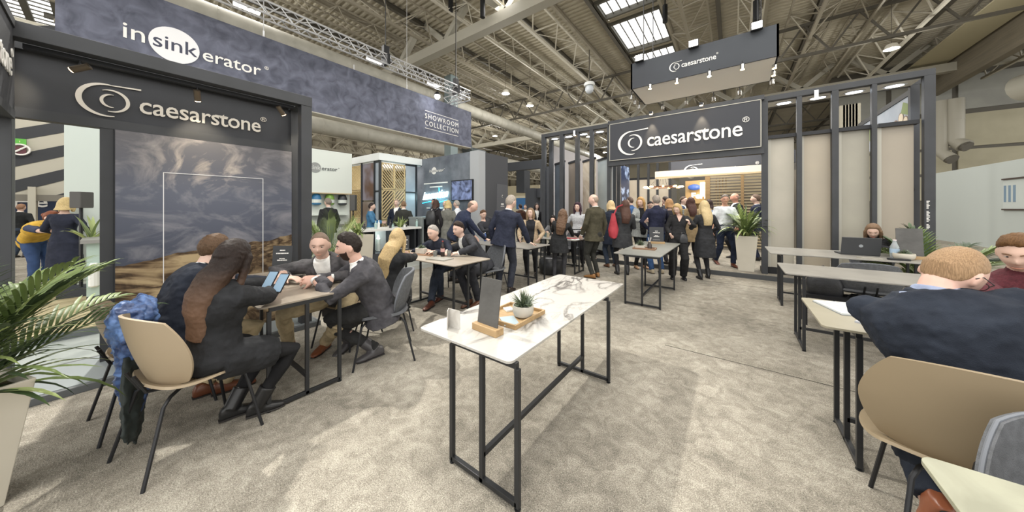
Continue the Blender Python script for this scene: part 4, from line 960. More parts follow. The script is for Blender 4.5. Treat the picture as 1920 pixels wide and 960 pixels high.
MB().box(a.x-1, b.x+2, 22.1, 22.2, 0, 2.6).build('cream_board', mat('distant_cream', 'cfc6ae', .7), md, world=True)
a = onY(1000, 0, 20.5); b = onY(1014, 0, 20.5); MB().box(a.x, b.x, 20.5, 20.6, 0, 2.4).build('white_board', WHITE, md, world=True)
# far stands by the left hall wall, seen in the gaps
for i, (pa, pb, z0, z1, c_, lb) in enumerate(((588, 655, 3.4, 6.5, '9a917a', 'timber coloured distant stand under the silver duct'), (735, 800, 0, 7.5, '8f8b7e', 'pale distant stand right of the hall column'))):
    a = onX(pa, 0, -31); b = onX(pb, 0, -31); q = thing('far_stand', lb, 'exhibition stand', (-31, (a.y+b.y)/2, 0))
    MB().box(-32.5, -31, a.y, b.y, 0 if z0 == 0 else 0, z1).build('stand_body', mat('far_%d' % i, c_, .8), q, world=True)
    for j in range(8):
        y = a.y+(b.y-a.y)*(j+.5)/8; MB().box(-31, -30.9, y-.5, y+.5, z1-3+.3*(j % 3), z1-1.2+.4*(j % 2)).build('panel', mat('farp_%d' % (j % 3), ('b9b09a', '6b645a', '9a9484')[j % 3], .7), q, world=True)
for i, (pa, pb, y_, z1, c_, lb) in enumerate(((905, 1010, 34, 4.6, 'b0a78f', 'warm lit distant stand far down the hall'), (1180, 1260, 22, 3.4, '6d6a64', 'grey distant stand behind the entrance'))):
    a = onY(pa, 0, y_); b = onY(pb, 0, y_); q = thing('far_stand', lb, 'exhibition stand', ((a.x+b.x)/2, y_, 0))
    MB().box(a.x, b.x, y_, y_+2, 0, z1).build('stand_body', mat('farb_%d' % i, c_, .8), q, world=True)
    for j in range(6):
        x = a.x+(b.x-a.x)*(j+.5)/6; MB().box(x-.5, x+.4, y_-.1, y_, .4+.3*(j % 3), 1.4+.4*(j % 2)).build('panel', mat('farp_%d' % (j % 3), 'b9b09a', .7), q, world=True)
# ================= tables =================
def marble_mat():
    m = bpy.data.materials.new('white_marble'); m.use_nodes = True; nt = m.node_tree; N = nt.nodes; L = nt.links; b = N['Principled BSDF']
    tc = N.new('ShaderNodeTexCoord'); mp = N.new('ShaderNodeMapping'); mp.inputs['Rotation'].default_value = (0, 0, .75); mp.inputs['Scale'].default_value = (1, .5, 1); L.new(tc.outputs['Object'], mp.inputs[0])
    def vein(scale, w_, dist, seed):
        n = N.new('ShaderNodeTexNoise'); n.inputs['Scale'].default_value = scale; n.inputs['Detail'].default_value = 5; n.inputs['Distortion'].default_value = dist
        mm = N.new('ShaderNodeVectorMath'); mm.operation = 'ADD'; mm.inputs[1].default_value = (seed, seed, 0); L.new(mp.outputs[0], mm.inputs[0]); L.new(mm.outputs[0], n.inputs['Vector'])
        s = N.new('ShaderNodeMath'); s.operation = 'SUBTRACT'; s.inputs[1].default_value = .5; L.new(n.outputs[0], s.inputs[0])
        a = N.new('ShaderNodeMath'); a.operation = 'ABSOLUTE'; L.new(s.outputs[0], a.inputs[0])
        r = N.new('ShaderNodeMapRange'); r.inputs[1].default_value = 0; r.inputs[2].default_value = w_; r.inputs[3].default_value = 1; r.inputs[4].default_value = 0; L.new(a.outputs[0], r.inputs[0]); return r.outputs[0]
    v1 = vein(2.6, .035, 1.3, 3); v2 = vein(6.0, .03, 1.6, 9)
    mask = N.new('ShaderNodeTexNoise'); mask.inputs['Scale'].default_value = 2.2; L.new(mp.outputs[0], mask.inputs['Vector'])
    mr = N.new('ShaderNodeMapRange'); mr.inputs[1].default_value = .34; mr.inputs[2].default_value = .52; L.new(mask.outputs[0], mr.inputs[0])
    q = N.new('ShaderNodeMath'); q.operation = 'MULTIPLY_ADD'; q.inputs[1].default_value = .4; L.new(v2, q.inputs[0]); L.new(v1, q.inputs[2])
    k = N.new('ShaderNodeMath'); k.operation = 'MULTIPLY'; L.new(q.outputs[0], k.inputs[0]); L.new(mr.outputs[0], k.inputs[1])
    cl = N.new('ShaderNodeMath'); cl.operation = 'MULTIPLY'; cl.use_clamp = True; cl.inputs[1].default_value = 1.0; L.new(k.outputs[0], cl.inputs[0])
    mx = N.new('ShaderNodeMix'); mx.data_type = 'RGBA'; mx.inputs[6].default_value = srgb('b4b1ab'); mx.inputs[7].default_value = srgb('4c4843'); L.new(cl.outputs[0], mx.inputs[0])
    L.new(mx.outputs[2], b.inputs['Base Color']); b.inputs['Roughness'].default_value = .3
    return m
MARBLE = marble_mat()
TOPGREY = mat('tabletop_concrete_grey', '87847e', .36, '97948d', 2.5, 6, dist=1)
TOPTAUPE = mat('tabletop_taupe', '8b8174', .36, '9d9385', 2.2, 6, dist=1.2, stretch=(.5, 2.5, 1))
TOPBEIGE = mat('tabletop_beige', '98927f', .36, 'a7a18f', 2.5, 6, dist=1)
TOPGREEN = mat('tabletop_pale_veined', '7c7c69', .36, '93937f', 4, 7, dist=1.6)
TOPDARK = mat('tabletop_mid_grey', '7c7d77', .36, '8c8d86', 2.5, 6, dist=1)
def rr(x0, x1, y0, y1, r, n=6):
    out = []
    for (cx, cy, a0) in ((x1-r, y0+r, -90), (x1-r, y1-r, 0), (x0+r, y1-r, 90), (x0+r, y0+r, 180)):
        for i in range(n+1): a = math.radians(a0+90*i/n); out.append((cx+r*math.cos(a), cy+r*math.sin(a)))
    return out
def table(label, x0, x1, y0, y1, z, m, frames, long_axis, r=.035, th=.014, t=.026, group=None, stretch_z=.16):
    """frames: two positions along the long axis where the U frames stand; legs: (a, b) span on the short axis"""
    T = thing('dining_table', label, 'table', ((x0+x1)/2, (y0+y1)/2, 0), 0, group)
    top = MB().prism(rr(x0, x1, y0, y1, r), z-th, z).build('tabletop', m, T, world=True, bevel=.002)
    (f0, f1, s0, s1) = frames; zt = z-th-.03; sm = (s0+s1)/2; h = t/2
    def leg(px, py): MB().box(px-h, px+h, py-h, py+h, .012, zt).build('leg', STEEL, T, world=True, bevel=.002)
    for f in (f0, f1):
        for s in (s0, sm, s1):
            leg(f, s) if long_axis == 'x' else leg(s, f)
        if long_axis == 'x': b = (f-h, f+h, s0, s1)
        else: b = (s0, s1, f-h, f+h)
        MB().box(*b, .014, .014+t).build('foot_rail', STEEL, T, world=True, bevel=.002)
        MB().box(*b, zt, zt+.03).build('top_rail', STEEL, T, world=True)
        for s in (s0, s1):
            c = (f, s) if long_axis == 'x' else (s, f)
            MB().lathe([(.017, 0), (.017, .006), (.007, .007), (.007, .016)], c=(c[0], c[1], 0), n=10).build('levelling_foot', BLACK, T, world=True)
    if long_axis == 'x': MB().box(f0, f1, sm-h, sm+h, stretch_z-h, stretch_z+h).build('stretcher', STEEL, T, world=True); MB().box(f0, f1, sm-h, sm+h, zt, zt+.028).build('apron', STEEL, T, world=True)
    else: MB().box(sm-h, sm+h, f0, f1, stretch_z-h, stretch_z+h).build('stretcher', STEEL, T, world=True); MB().box(sm-h, sm+h, f0, f1, zt, zt+.028).build('apron', STEEL, T, world=True)
    return T
ZM, ZA, ZB, ZC, ZD, ZR = .745, .78, .75, .785, .76, .80
table('white marble topped table in the centre with a dark slab sign', -1.60, -.875, 1.165, 3.06, ZM, MARBLE, (1.21, 2.555, -1.335, -.862), 'y')
table('taupe topped table at left where four people sit', -4.22, -2.73, .635, 1.36, ZA, TOPTAUPE, (-3.95, -2.745, .70, 1.19), 'x')
table('wood grey table behind with a bottle and three people seated', -4.62, -2.89, 2.645, 3.38, ZB, TOPTAUPE, (-4.03, -2.965, 2.71, 3.24), 'x')
table('small grey table standing near the entrance with tray and black menu', -1.545, -.855, 4.80, 6.87, ZC, TOPDARK, (4.73+.1, 6.15, -1.364, -.867), 'y')
table('grey table the tall man in navy suit leans on', -4.55, -2.98, 4.52, 5.34, ZD, TOPGREY, (-4.3, -3.02, 4.58, 5.16), 'x')
table('grey table where the woman in black dress leans', -4.35, -2.83, 6.2, 6.95, .77, TOPGREY, (-3.9, -2.87, 6.25, 6.72), 'x')
table('long grey table farthest at right with the laptop', .46, 2.12, 6.12, 7.15, ZR, TOPGREY, (.6, 1.95, 6.15, 6.62), 'x')
table('long grey table second row at right behind the suited man', .45, 2.1, 4.33, 5.12, ZR, TOPGREY, (.595, 1.95, 4.34, 4.86), 'x')
table('pale beige table at right with open notebook', .425, 2.2, 2.53, 3.24, ZR, TOPBEIGE, (.58, 2.05, 2.56, 3.03), 'x')
table('pale veined table cut off at the bottom right corner', .42, 2.1, .55, 1.375, ZR, TOPGREEN, (.75, 1.9, .65, 1.25), 'x')

# ================= chairs: rounded shell seat and back on thin legs =================
def shell_patch(fn, nu, nv, th):
    """double sided shell of thickness th from fn(u,v)->Vector, with rounded outline"""
    P = [[fn(i/nu, j/nv) for j in range(nv+1)] for i in range(nu+1)]
    vs = []; N_ = []
    for i in range(nu+1):
        for j in range(nv+1):
            a = P[min(i+1, nu)][j]-P[max(i-1, 0)][j]; b = P[i][min(j+1, nv)]-P[i][max(j-1, 0)]
            n = a.cross(b); n = n.normalized() if n.length > 1e-9 else Vector((0, 0, 1)); N_.append(n); vs.append(P[i][j]+n*th/2)
    k = len(vs); vs += [P[i][j]-N_[i*(nv+1)+j]*th/2 for i in range(nu+1) for j in range(nv+1)]
    fs = []; w_ = nv+1
    for i in range(nu):
        for j in range(nv):
            a = i*w_+j; fs.append((a, a+w_, a+w_+1, a+1)); fs.append((k+a, k+a+1, k+a+w_+1, k+a+w_))
    edge = [(i, 0) for i in range(nu)]+[(nu, j) for j in range(nv)]+[(i, nv) for i in range(nu, 0, -1)]+[(0, j) for j in range(nv, 0, -1)]
    for q in range(len(edge)):
        a = edge[q][0]*w_+edge[q][1]; b = edge[(q+1) % len(edge)]; b = b[0]*w_+b[1]; fs.append((a, b, k+b, k+a))
    return vs, fs
def disc_uv(u, v):
    """map unit square to rounded square outline"""
    x = u*2-1; y = v*2-1; e = .62
    return (x*math.sqrt(max(0, 1-y*y*.5*e)), y*math.sqrt(max(0, 1-x*x*.5*e)))
def chair(label, loc, rz, shell, group=None, hi=0, fabric=False, wide=1.0):
    """faces local +Y; seat about .45 high"""
    t = thing('shell_chair', label, 'chair', loc, rz, group)
    def back(u, v):
        x, y = disc_uv(u, v); z = .66+hi/2+(.205+hi/2)*y; wd = .255*(1-.10*y-.16*max(0, -y)**1.5)*wide
        return Vector((x*wd, -.25-.06*y+.13*x*x+.015*y*y, z))
    def seat(u, v):
        x, y = disc_uv(u, v); r_ = .245*(1-.06*y)*wide
        return Vector((x*r_, .22*y-.01, .445+.035*x*x-.02*max(0, y)**2+.05*max(0, -y)**3))
    for nm, fn in (('backrest', back), ('seat', seat)):
        th = .026 if fabric else .014
        vs, fs = shell_patch(fn, 20, 18, th); MB().add(vs, fs).build(nm, shell, t, smooth=50)
    if fabric:
        rim = [back(*uv) for uv in [(i/14, 0) for i in range(15)]+[(1, i/12) for i in range(13)]+[(1-i/14, 1) for i in range(15)]+[(0, 1-i/12) for i in range(13)]]
        MB().tube(rim, .006, 6).build('edge_piping', mat('grey_piping', '6c7077', .6), t, smooth=40)
    for s in (-1, 1):
        MB().tube([(s*.11, .1, .425), (s*.16, .15, .415), (s*.185, .185, .38), (s*.235, .255, 0)], .0095, 8).build('leg', BLACK, t, smooth=40)
        MB().tube([(s*.11, -.1, .425), (s*.16, -.16, .415), (s*.185, -.195, .38), (s*.235, -.285, 0)], .0095, 8).build('leg', BLACK, t, smooth=40)
    MB().tube([(-.12, .1, .425), (.12, .1, .425)], .009, 6).build('cross_bar', BLACK, t)
    MB().tube([(-.12, -.1, .425), (.12, -.1, .425)], .009, 6).build('cross_bar', BLACK, t)
    b = MB(); b.tube([(-.05, -.1, .425), (-.05, -.22, .45), (-.05, -.268, .56)], .01, 6); b.tube([(.05, -.1, .425), (.05, -.22, .45), (.05, -.268, .56)], .01, 6)
    b.build('back_bracket', BLACK, t); return t
TAN = mat('tan_shell_plastic', 'a09078', .5); TANC = mat('beige_shell', '8d7e66', .5); GREYF = mat('charcoal_upholstery', '55575a', .9, '626468', 40, bump=.3, bscale=300)
chair('tan shell chair at front left with blue coat over its back', (-2.79, .33, 0), math.radians(13), TAN, wide=1.08, hi=.03)
chair('beige shell chair under the man in navy with his back turned', (-3.45, .22, 0), math.radians(6), TAN)
chair('beige shell chair under the grey suited man facing the camera', (-3.52, 1.62, 0), math.radians(205), TAN)
chair('charcoal upholstered chair under the bearded man', (-2.86, 1.66, 0), math.radians(150), GREYF, fabric=True)
chair('chair with black legs under the long blonde woman', (-3.42, 2.02, 0), math.radians(-14), GREYF)
chair('tan seated chair under the older man in navy shirt', (-4.02, 3.60, 0), math.radians(195), TAN)
chair('charcoal upholstered chair under the smiling man in dark suit', (-3.34, 3.84, 0), math.radians(165), GREYF, fabric=True)
chair('charcoal chair under the young woman with the laptop', (1.88, 7.6, 0), math.radians(178), GREYF, fabric=True)
chair('charcoal chair tucked in with its back to the second row table', (1.30, 5.62, 0), math.radians(2), GREYF, hi=-.02, fabric=True, wide=1.15)
chair('large tan shell chair at front right under the suited man', (.80, 2.16, 0), math.radians(-6), TANC, wide=1.25, hi=.04)
chair('charcoal chair back cut off by the right edge of the picture', (.86, 1.46, 0), math.radians(180), GREYF, hi=.0, fabric=True)
chair('dark chair under the man in burgundy jumper', (1.62, 3.55, 0), math.radians(180), GREYF)
chair('charcoal chair under the dark haired woman at the back table', (-3.45, 7.35, 0), math.radians(180), GREYF)

# ================= table items =================
CARD = mat('black_card', '35373a', .6); SLABD = mat('dark_slab_sample', '4e4d4b', .55, '5b5a58', 6, bump=.15, bscale=40)
def stand_sign(label, loc, rz, w_, h_, text=None, m=CARD, base=WOODL, tilt=-.1, th=.008, bw=.20):
    t = thing('sign_holder', label, 'table sign', loc, rz)
    MB().box(-bw/2, bw/2, -.035, .035, 0, .042).build('wooden_base', base, t, bevel=.003)
    M = Matrix.Translation((0, -.004, .02)) @ Matrix.Rotation(tilt, 4, 'X')
    mb = MB().box(-w_/2, w_/2, -th/2, th/2, 0, h_); mb.v = [tuple(M @ Vector(v)) for v in mb.v]; mb.build('board', m, t)
    if text:
        for ln, ss, zz in text:     # lines of small white print, too small to read
            mb = MB(); x = -ln/2; rg_ = random.Random(int(zz*1000))
            while x < ln/2: wl = rg_.uniform(.012, .035) if ss > .004 else ln; mb.box(x, min(ln/2, x+wl), -th/2-.001, -th/2, zz, zz+ss); x += wl+.003
            mb.v = [tuple(M @ Vector(v)) for v in mb.v]; mb.build('printed_line', LETTER, t)
    return t
MENU = ((.055, .010, .225), (.13, .013, .19), (.06, .008, .135), (.10, .012, .115), (.13, .003, .055))
stand_sign('black printed menu card in oak base on the table at left', (-4.02, 1.14, ZA), .75, .2, .28, MENU)
stand_sign('black printed menu card in oak base left of the blonde woman', (-4.42, 2.93, ZB), .9, .17, .27, MENU)
stand_sign('black printed menu card in oak base on the small table near the entrance', (-1.24, 6.55, ZC), .25, .26, .31, MENU, bw=.3)
stand_sign('dark slab sample standing in an oak base on the marble table', (-1.205, 1.375, ZM), math.radians(-4), .168, .30, None, SLABD, tilt=-.14, bw=.205)
stand_sign('dark slab sign beside the palm on the laptop table', (1.95, 6.55, ZR), .05, .24, .4, None, SLABD, bw=.3)
stand_sign('dark upright slab sign behind the man in burgundy', (2.06, 4.62, ZR), -.55, .24, .42, None, CARD)
# tent card
t = thing('tent_card', 'small folded pale marble patterned card on the marble table', 'card', (-1.415, 1.30, ZM), .15)
MB().add([(-.05, 0, 0), (.05, -.01, 0), (.05, -.01, .115), (-.05, 0, .115), (-.05, .002, 0), (.05, -.008, 0), (.05, -.008, .115), (-.05, .002, .115)], [(0, 1, 2, 3), (5, 4, 7, 6), (3, 2, 6, 7), (0, 3, 7, 4), (1, 5, 6, 2)]).build('front_leaf', mat('card_marble', 'cfccc6', .5, 'b3aea6', 12, 5, dist=1), t)
MB().add([(-.05, 0, 0), (-.015, -.055, 0), (-.015, -.055, .115), (-.05, 0, .115), (-.048, .002, 0), (-.013, -.053, 0), (-.013, -.053, .115), (-.048, .002, .115)], [(0, 1, 2, 3), (5, 4, 7, 6), (3, 2, 6, 7), (1, 5, 6, 2)]).build('side_leaf', mat('card_marble', 'cfccc6', .5, 'b3aea6', 12, 5, dist=1), t)
def tray(label, loc, rz, lx, ly, m=WOODL, h=.028):
    t = thing('wooden_tray', label, 'tray', loc, rz)
    MB().box(-lx/2, lx/2, -ly/2, ly/2, 0, .008).build('base', m, t)
    for b in ((-lx/2, lx/2, -ly/2, -ly/2+.012, .008, h), (-lx/2, lx/2, ly/2-.012, ly/2, .008, h), (-lx/2, -lx/2+.012, -ly/2+.012, ly/2-.012, .008, h), (lx/2-.012, lx/2, -ly/2+.012, ly/2-.012, .008, h)):
        MB().box(*b).build('rim', m, t)
    return t
GREENS = [mat('succulent_green', '66704e', .6, '7f8a63', 20), mat('succulent_grey', '7b8577', .6, '93a08d', 20), mat('succulent_red', '7a4a3e', .6, '6a6b45', 25), mat('succulent_dark', '4a5640', .6, '5e6a50', 20)]
def rosette(mb, c, r, n, tilt, mi, rng, h=.5):
    for i in range(n):
        a = i*2.399; f = (i+1)/n; L_ = r*(.35+.65*f); el = math.radians(80-70*f)
        d = Vector((math.cos(a)*math.cos(el), math.sin(a)*math.cos(el), math.sin(el))); s = Vector((-math.sin(a), math.cos(a), 0)); c_ = Vector(c)
        w_ = L_*.28; u = d.cross(s)
        mb.add([c_, c_+d*L_*.5+s*w_, c_+d*L_, c_+d*L_*.5-s*w_, c_+d*L_*.5+u*w_*.35*-1], [(0, 1, 4), (1, 2, 4), (2, 3, 4), (3, 0, 4), (0, 3, 2, 1)], mi)
def spiky(mb, c, r, n, mi, rng, w_=.0055, up=.6):
    for i in range(n):
        a = rng.uniform(0, 2*PI); el = math.radians(rng.uniform(18, 85)); L_ = r*rng.uniform(.6, 1.1)
        d = Vector((math.cos(a)*math.cos(el), math.sin(a)*math.cos(el), math.sin(el))); s = Vector((-math.sin(a), math.cos(a), 0))*w_; u = d.cross(s).normalized()*w_*.5; c_ = Vector(c); m_ = c_+d*L_*.5-Vector((0, 0, 0)); e = c_+d*L_-Vector((0, 0, L_*.12*math.cos(el)))
        mb.add([c_+s, c_-s, m_-s*.8, e, m_+s*.8, c_+u, m_+u], [(0, 1, 2, 4), (4, 2, 3), (1, 0, 5), (0, 4, 6, 5), (2, 1, 5, 6), (4, 3, 6), (3, 2, 6)], mi)
def succulent_pot(label, loc, r, h, pot, kind='round', seed=1, rz=0, spikes=60, sl=.1):
    rng = random.Random(seed); t = thing('potted_succulent', label, 'potted plant', loc, rz)
    if kind == 'round': MB().lathe([(r*.55, 0), (r*.82, h*.12), (r*.98, h*.45), (r, h*.8), (r*.96, h), (r*.88, h), (r*.86, h*.8), (.001, h*.78)], n=24).build('pot', pot, t, smooth=40)
    else: 
        m = MB().box(-r*1.15, r*1.15, -r*.6, r*.6, 0, h); m.build('pot', pot, t, bevel=.004)
    mb = MB(); zt = h*.86
    for i in range(9):
        a = i*2.4; q = r*.62*math.sqrt((i+.3)/9); rosette(mb, (q*math.cos(a), q*math.sin(a)*(1 if kind == 'round' else .5), zt), r*rng.uniform(.38, .55), 14, 0, rng.choice((0, 1, 1, 2)), rng)
    o = mb.build('rosettes', GREENS, t); o['kind'] = 'stuff'
    mb = MB(); spiky(mb, (0, 0, zt), sl, spikes, 3, rng); spiky(mb, (r*.4, r*.2, zt), sl*.8, spikes//2, 1, rng)
    o = mb.build('spiky_leaves', GREENS, t); o['kind'] = 'stuff'
    return t
CONC = mat('pale_concrete', 'b9b4a9', .7, 'c6c2b8', 6, bump=.2, bscale=30); CREAM = mat('cream_planter', 'c3bdae', .6, 'cdc7b9', 2)
tray('square oak tray on the marble table holding the succulent bowl', (-1.235, 1.675, ZM), 0, .31, .36)
succulent_pot('spiky succulent in a round concrete bowl on the marble table tray', (-1.165, 1.70, ZM+.008), .074, .08, CONC, seed=4, spikes=80, sl=.13)
t = tag(MB().box(-.05, .05, -.075, .075, 0, .004).build('leaflet', mat('leaflet_blue', '9fb0b8', .5)), 'pale blue leaflet lying in the oak tray', 'leaflet'); t.location = (-1.19, 1.575, ZM+.009); t.rotation_euler = (0, 0, .9)
t = tag(MB().box(-.035, .035, -.03, .03, 0, .012).build('card_stack', WHITE), 'small stack of white cards in the oak tray', 'cards'); t.location = (-1.32, 1.74, ZM+.009); t.rotation_euler = (0, 0, -.5)
# items left table
p = onZ(508, 503, ZA); succulent_pot('green succulent in a pale box planter on the left table', (-3.90, 1.22, ZA), .075, .06, CREAM, 'box', 5, .7, 50, .06)
t = thing('black_bowl', 'glossy dark oval platter on the left table', 'bowl', (-3.72, 1.14, ZA))
MB().lathe([(.05, 0), (.14, .012), (.17, .025), (.165, .027), (.13, .016), (.001, .008)], n=24, sy=.7).build('bowl', mat('bowl_dark', '3a3430', .2), t, smooth=40)
for (loc, rz, tl, lb) in ((tuple(atD(507, 2.28))[:2]+(1.5-(526-390)*2.28/560,), .5, .7, 'larger dark phone held in the right hand of the woman in black blazer'), (tuple(atD(527, 2.26))[:2]+(1.5-(531-390)*2.26/560,), .5, .9, 'phone with lit screen held in the left hand beside the first')):
    t = thing('mobile_phone', lb, 'phone', loc, rz); t.rotation_euler = (.95, 0, .55)
    MB().prism(rr(-.038, .038, -.076, .076, .01, 3), 0, .008).build('phone_body', BLACK, t); MB().box(-.034, .034, -.068, .068, .008, .009).build('screen', mat('phone_screen', '7a92a6', .2, emit=.35), t)
t = thing('black_bowl', 'small black cup under the hands of the bearded man', 'cup', (-3.08, 1.16, ZA)); MB().lathe([(.03, 0), (.045, .03), (.04, .035), (.03, .01)], n=16).build('cup', BLACK, t, smooth=40)
# items table B
tray('thin round edged oak board with planter on the table behind', (-4.0, 3.0, ZB), .2, .42, .16, WOODD, .014)
succulent_pot('bushy green succulent in a square concrete planter on the table behind', (-4.10, 3.04, ZB+.009), .075, .085, CONC, 'box', 9, .2, 110, .085)
t = tag(MB().box(-.17, .17, -.11, .11, 0, .014).build('stone_board', mat('stone_board', '8c8a82', .5)), 'flat grey stone board lying on the table behind', 'board'); t.location = (-3.45, 2.88, ZB); t.rotation_euler = (0, 0, .15)
def bottle(label, loc, col, cap, h=.24, r=.032, lab=None, spray=False):
    t = thing('bottle', label, 'bottle', loc)
    MB().lathe([(r*.9, 0), (r, .01), (r, h*.35), (r*.85, h*.5), (r*.97, h*.6), (r*.5, h*.82), (r*.38, h*.9), (r*.38, h*.96)], n=16).build('bottle_body', col, t, smooth=40)
    MB().lathe([(r*.42, h*.95), (r*.42, h)], n=12).build('cap', cap, t)
    if lab: MB().lathe([(r*1.02, h*.3), (r*1.02, h*.52)], n=16).build('label', lab, t)
    return t
COLA = mat('cola_dark', '2e2320', .2); REDC = mat('cap_red', 'a03028', .4)
bottle('dark cola bottle with red label on the table behind', (-3.62, 3.08, ZB), COLA, REDC, .24, .032, mat('label_pale_red', 'c8a09a', .5))
def tumbler(label, loc, fill='5a4a3c', r=.034, h=.09):
    t = thing('drinking_glass', label, 'glass', loc)
    MB().lathe([(r*.85, 0), (r, h), (r*.93, h), (r*.8, .008), (.001, .006)], n=16).build('glass', mat('glass_tint', 'b9bcb8', .1, trans=.7), t, smooth=40)
    MB().lathe([(r*.78, .008), (r*.86, h*.55), (.001, h*.56)], n=14).build('drink', mat('drink_'+fill, fill, .3), t)
tumbler('short glass of dark drink left of the cola bottle', (-3.70, 3.0, ZB)); tumbler('short glass with ice right of the cola bottle', (-3.54, 3.14, ZB), '6d6a62')
# small table near entrance
tray('dark walnut tray on the small table near the entrance', (-1.24, 5.55, ZC), .05, .36, .22, WOODD)
succulent_pot('pale grass like plant in a white dish on the walnut tray', (-1.33, 5.62, ZC+.009), .07, .045, CONC, 'box', 12, 0, 80, .12)
t = thing('reed_diffuser', 'dark jar with pale reeds standing on the walnut tray', 'jar', (-1.16, 5.55, ZC+.009))
MB().lathe([(.035, 0), (.038, .07), (.02, .1), (.02, .12)], n=14).build('jar', mat('jar_brown', '3b3330', .25), t, smooth=40)
for i in range(5): MB().tube([(0, 0, .1), (.03*math.cos(i*1.3), .03*math.sin(i*1.3), .2)], .002, 4).build('reed', LETTER, t)
# standing table items
bottle('blue tinted water bottle beside the bald man in navy jumper', (-4.45, 5.0, ZD), mat('blue_water', '5878b8', .1, trans=.5), WHITE, .2, .03)
succulent_pot('little green plant at the far edge of the table the tall man leans on', (-4.1, 5.25, ZD), .05, .05, CREAM, 'box', 14, 0, 50, .07)
for i, (x, y, c_, lb) in enumerate(((-3.7, 6.5, 'b5a58c', 'kraft cardboard cup on the far grey table'), (-3.85, 6.62, '55696a', 'teal tall cup on the far grey table'))):
    t = thing('paper_cup', lb, 'cup', (x, y, .77)); MB().lathe([(.03, 0), (.042, .11), (.038, .11), (.028, .005)], n=14).build('cup', mat('cup_'+c_, c_, .6), t, smooth=40)
t = tag(MB().box(-.17, .17, -.1, .1, 0, .015).build('red_folder', mat('folder_red', '9c3038', .5)), 'red folder lying near the end of the far grey table', 'folder'); t.location = (-3.12, 6.55, .77)
t = tag(MB().box(-.1, .1, -.14, .14, 0, .006).build('paper_sheet', WHITE), 'white paper on the end of the far grey table', 'paper'); t.location = (-2.95, 6.45, .77); t.rotation_euler = (0, 0, .6)
# laptop, bottle etc
t = thing('laptop', 'open dark laptop seen from behind on the far right table', 'laptop', (1.50, 6.62, ZR), math.radians(4))
MB().prism(rr(-.2, .2, -.02, .25, .01, 3), 0, .018).build('keyboard_base', CARD, t)
Mt = Matrix.Translation((0, -.02, .012)) @ Matrix.Rotation(math.radians(12), 4, 'X'); mb = MB().box(-.2, .2, -.006, .006, 0, .26); mb.v = [tuple(Mt @ Vector(v)) for v in mb.v]; mb.build('screen_lid', mat('laptop_lid', '3d3f42', .4), t, bevel=.003)
mb = MB().tube([(0, -.0085, .135), (0, -.0065, .135)], .022, 20); mb.v = [tuple(Mt @ Vector(v)) for v in mb.v]; mb.build('lid_emblem', mat('emblem_silver', '9aa0a4', .3), t)
t = bottle('clear spray bottle of water beside the laptop', (1.80, 6.5, ZR), mat('clear_plastic', 'd5dde2', .15, trans=.6), mat('cap_pale', 'e6d9dc', .4), .26, .045, mat('label_blue', '9fb4c8', .5))
t = tag(MB().prism(rr(-.12, .12, -.05, .05, .04), 0, .012).build('stone_sample', mat('sample_stone', '9a968b', .5)), 'flat beige sample lying before the laptop', 'sample'); t.location = (1.52, 6.28, ZR)
t = tag(MB().prism(rr(-.1, .1, -.05, .05, .04), 0, .02).build('black_pouch', BLACK), 'flat black pouch before the clear bottle', 'pouch'); t.location = (1.78, 6.30, ZR)
succulent_pot('grey green succulent in a wide white bowl beside the dark slab', (1.86, 6.42, ZR), .1, .085, CREAM, 'round', 17, 0, 70, .08)
# notebook on right table
def book(label, loc, rz, open_=True):
    t = thing('notebook', label, 'notebook', loc, rz)
    MB().box(-.11, .11, -.15, .15, 0, .012).build('pages', WHITE, t); MB().box(-.113, .113, -.153, .153, -.0, .002).build('cover', mat('note_cover', '7e8894', .5), t)
    if open_:
        M = Matrix.Translation((-.11, 0, .01)) @ Matrix.Rotation(math.radians(-28), 4, 'Y') @ Matrix.Translation((-.22, 0, 0)); mb = MB().box(0, .22, -.15, .15, 0, .01); mb.v = [tuple(M @ Vector(v)) for v in mb.v]; mb.build('raised_pages', mat('page_blue', 'c3cbd8', .5), t)
    for k in range(6): MB().box(-.09, .08, -.12+k*.04, -.117+k*.04, .012, .013).build('print_line', mat('ink_grey', '7a7f88', .7), t)
book('open notebook at the corner of the pale beige table', (.63, 3.03, ZR+.001), 3.45)
t = tag(MB().box(-.15, .15, -.11, .11, 0, .01).build('magazine', mat('magazine_cover', 'b7bac4', .3, '8c6a50', 5, 2, lo=.55, hi=.62)), 'glossy magazine under the elbow of the suited man', 'magazine'); t.location = (.78, 2.74, ZR); t.rotation_euler = (0, 0, -.5)
t = tag(MB().box(-.1, .1, -.14, .14, 0, .008).build('magazine', mat('magazine_b', '6d7a68', .4, 'a04a58', 9)), 'magazine with bright cover by the man in burgundy', 'magazine'); t.location = (1.88, 2.78, ZR)
# handbag and shoes stash on shelf of second row
def bag(label, loc, rz, w_, d_, h_, m, strap=None, name='handbag'):
    t = thing(name, label, 'bag', loc, rz); mb = MB(); R_ = []
    for f, s in ((0, .92), (.1, 1), (.45, 1), (.8, .86), (1, .62)):
        R_.append([Vector((w_/2*s*math.copysign(abs(math.cos(a))**.5, math.cos(a)), d_/2*(s if f < .9 else .3)*math.copysign(abs(math.sin(a))**.5, math.sin(a)), h_*f+.012*math.sin(3*a)*(f > .7))) for a in [2*PI*i/24 for i in range(24)]])
    mb.rings(R_).build('bag_body', m, t, smooth=50)
    MB().tube([(-w_*.22, 0, h_*.93), (-w_*.2, .01, h_*1.15), (0, .02, h_*1.27), (w_*.2, .01, h_*1.15), (w_*.22, 0, h_*.93)], .008, 6).build('handle', m, t, smooth=40)
    if strap: MB().tube(strap, .006, 6).build('strap', m, t, world=True, smooth=40)
    return t
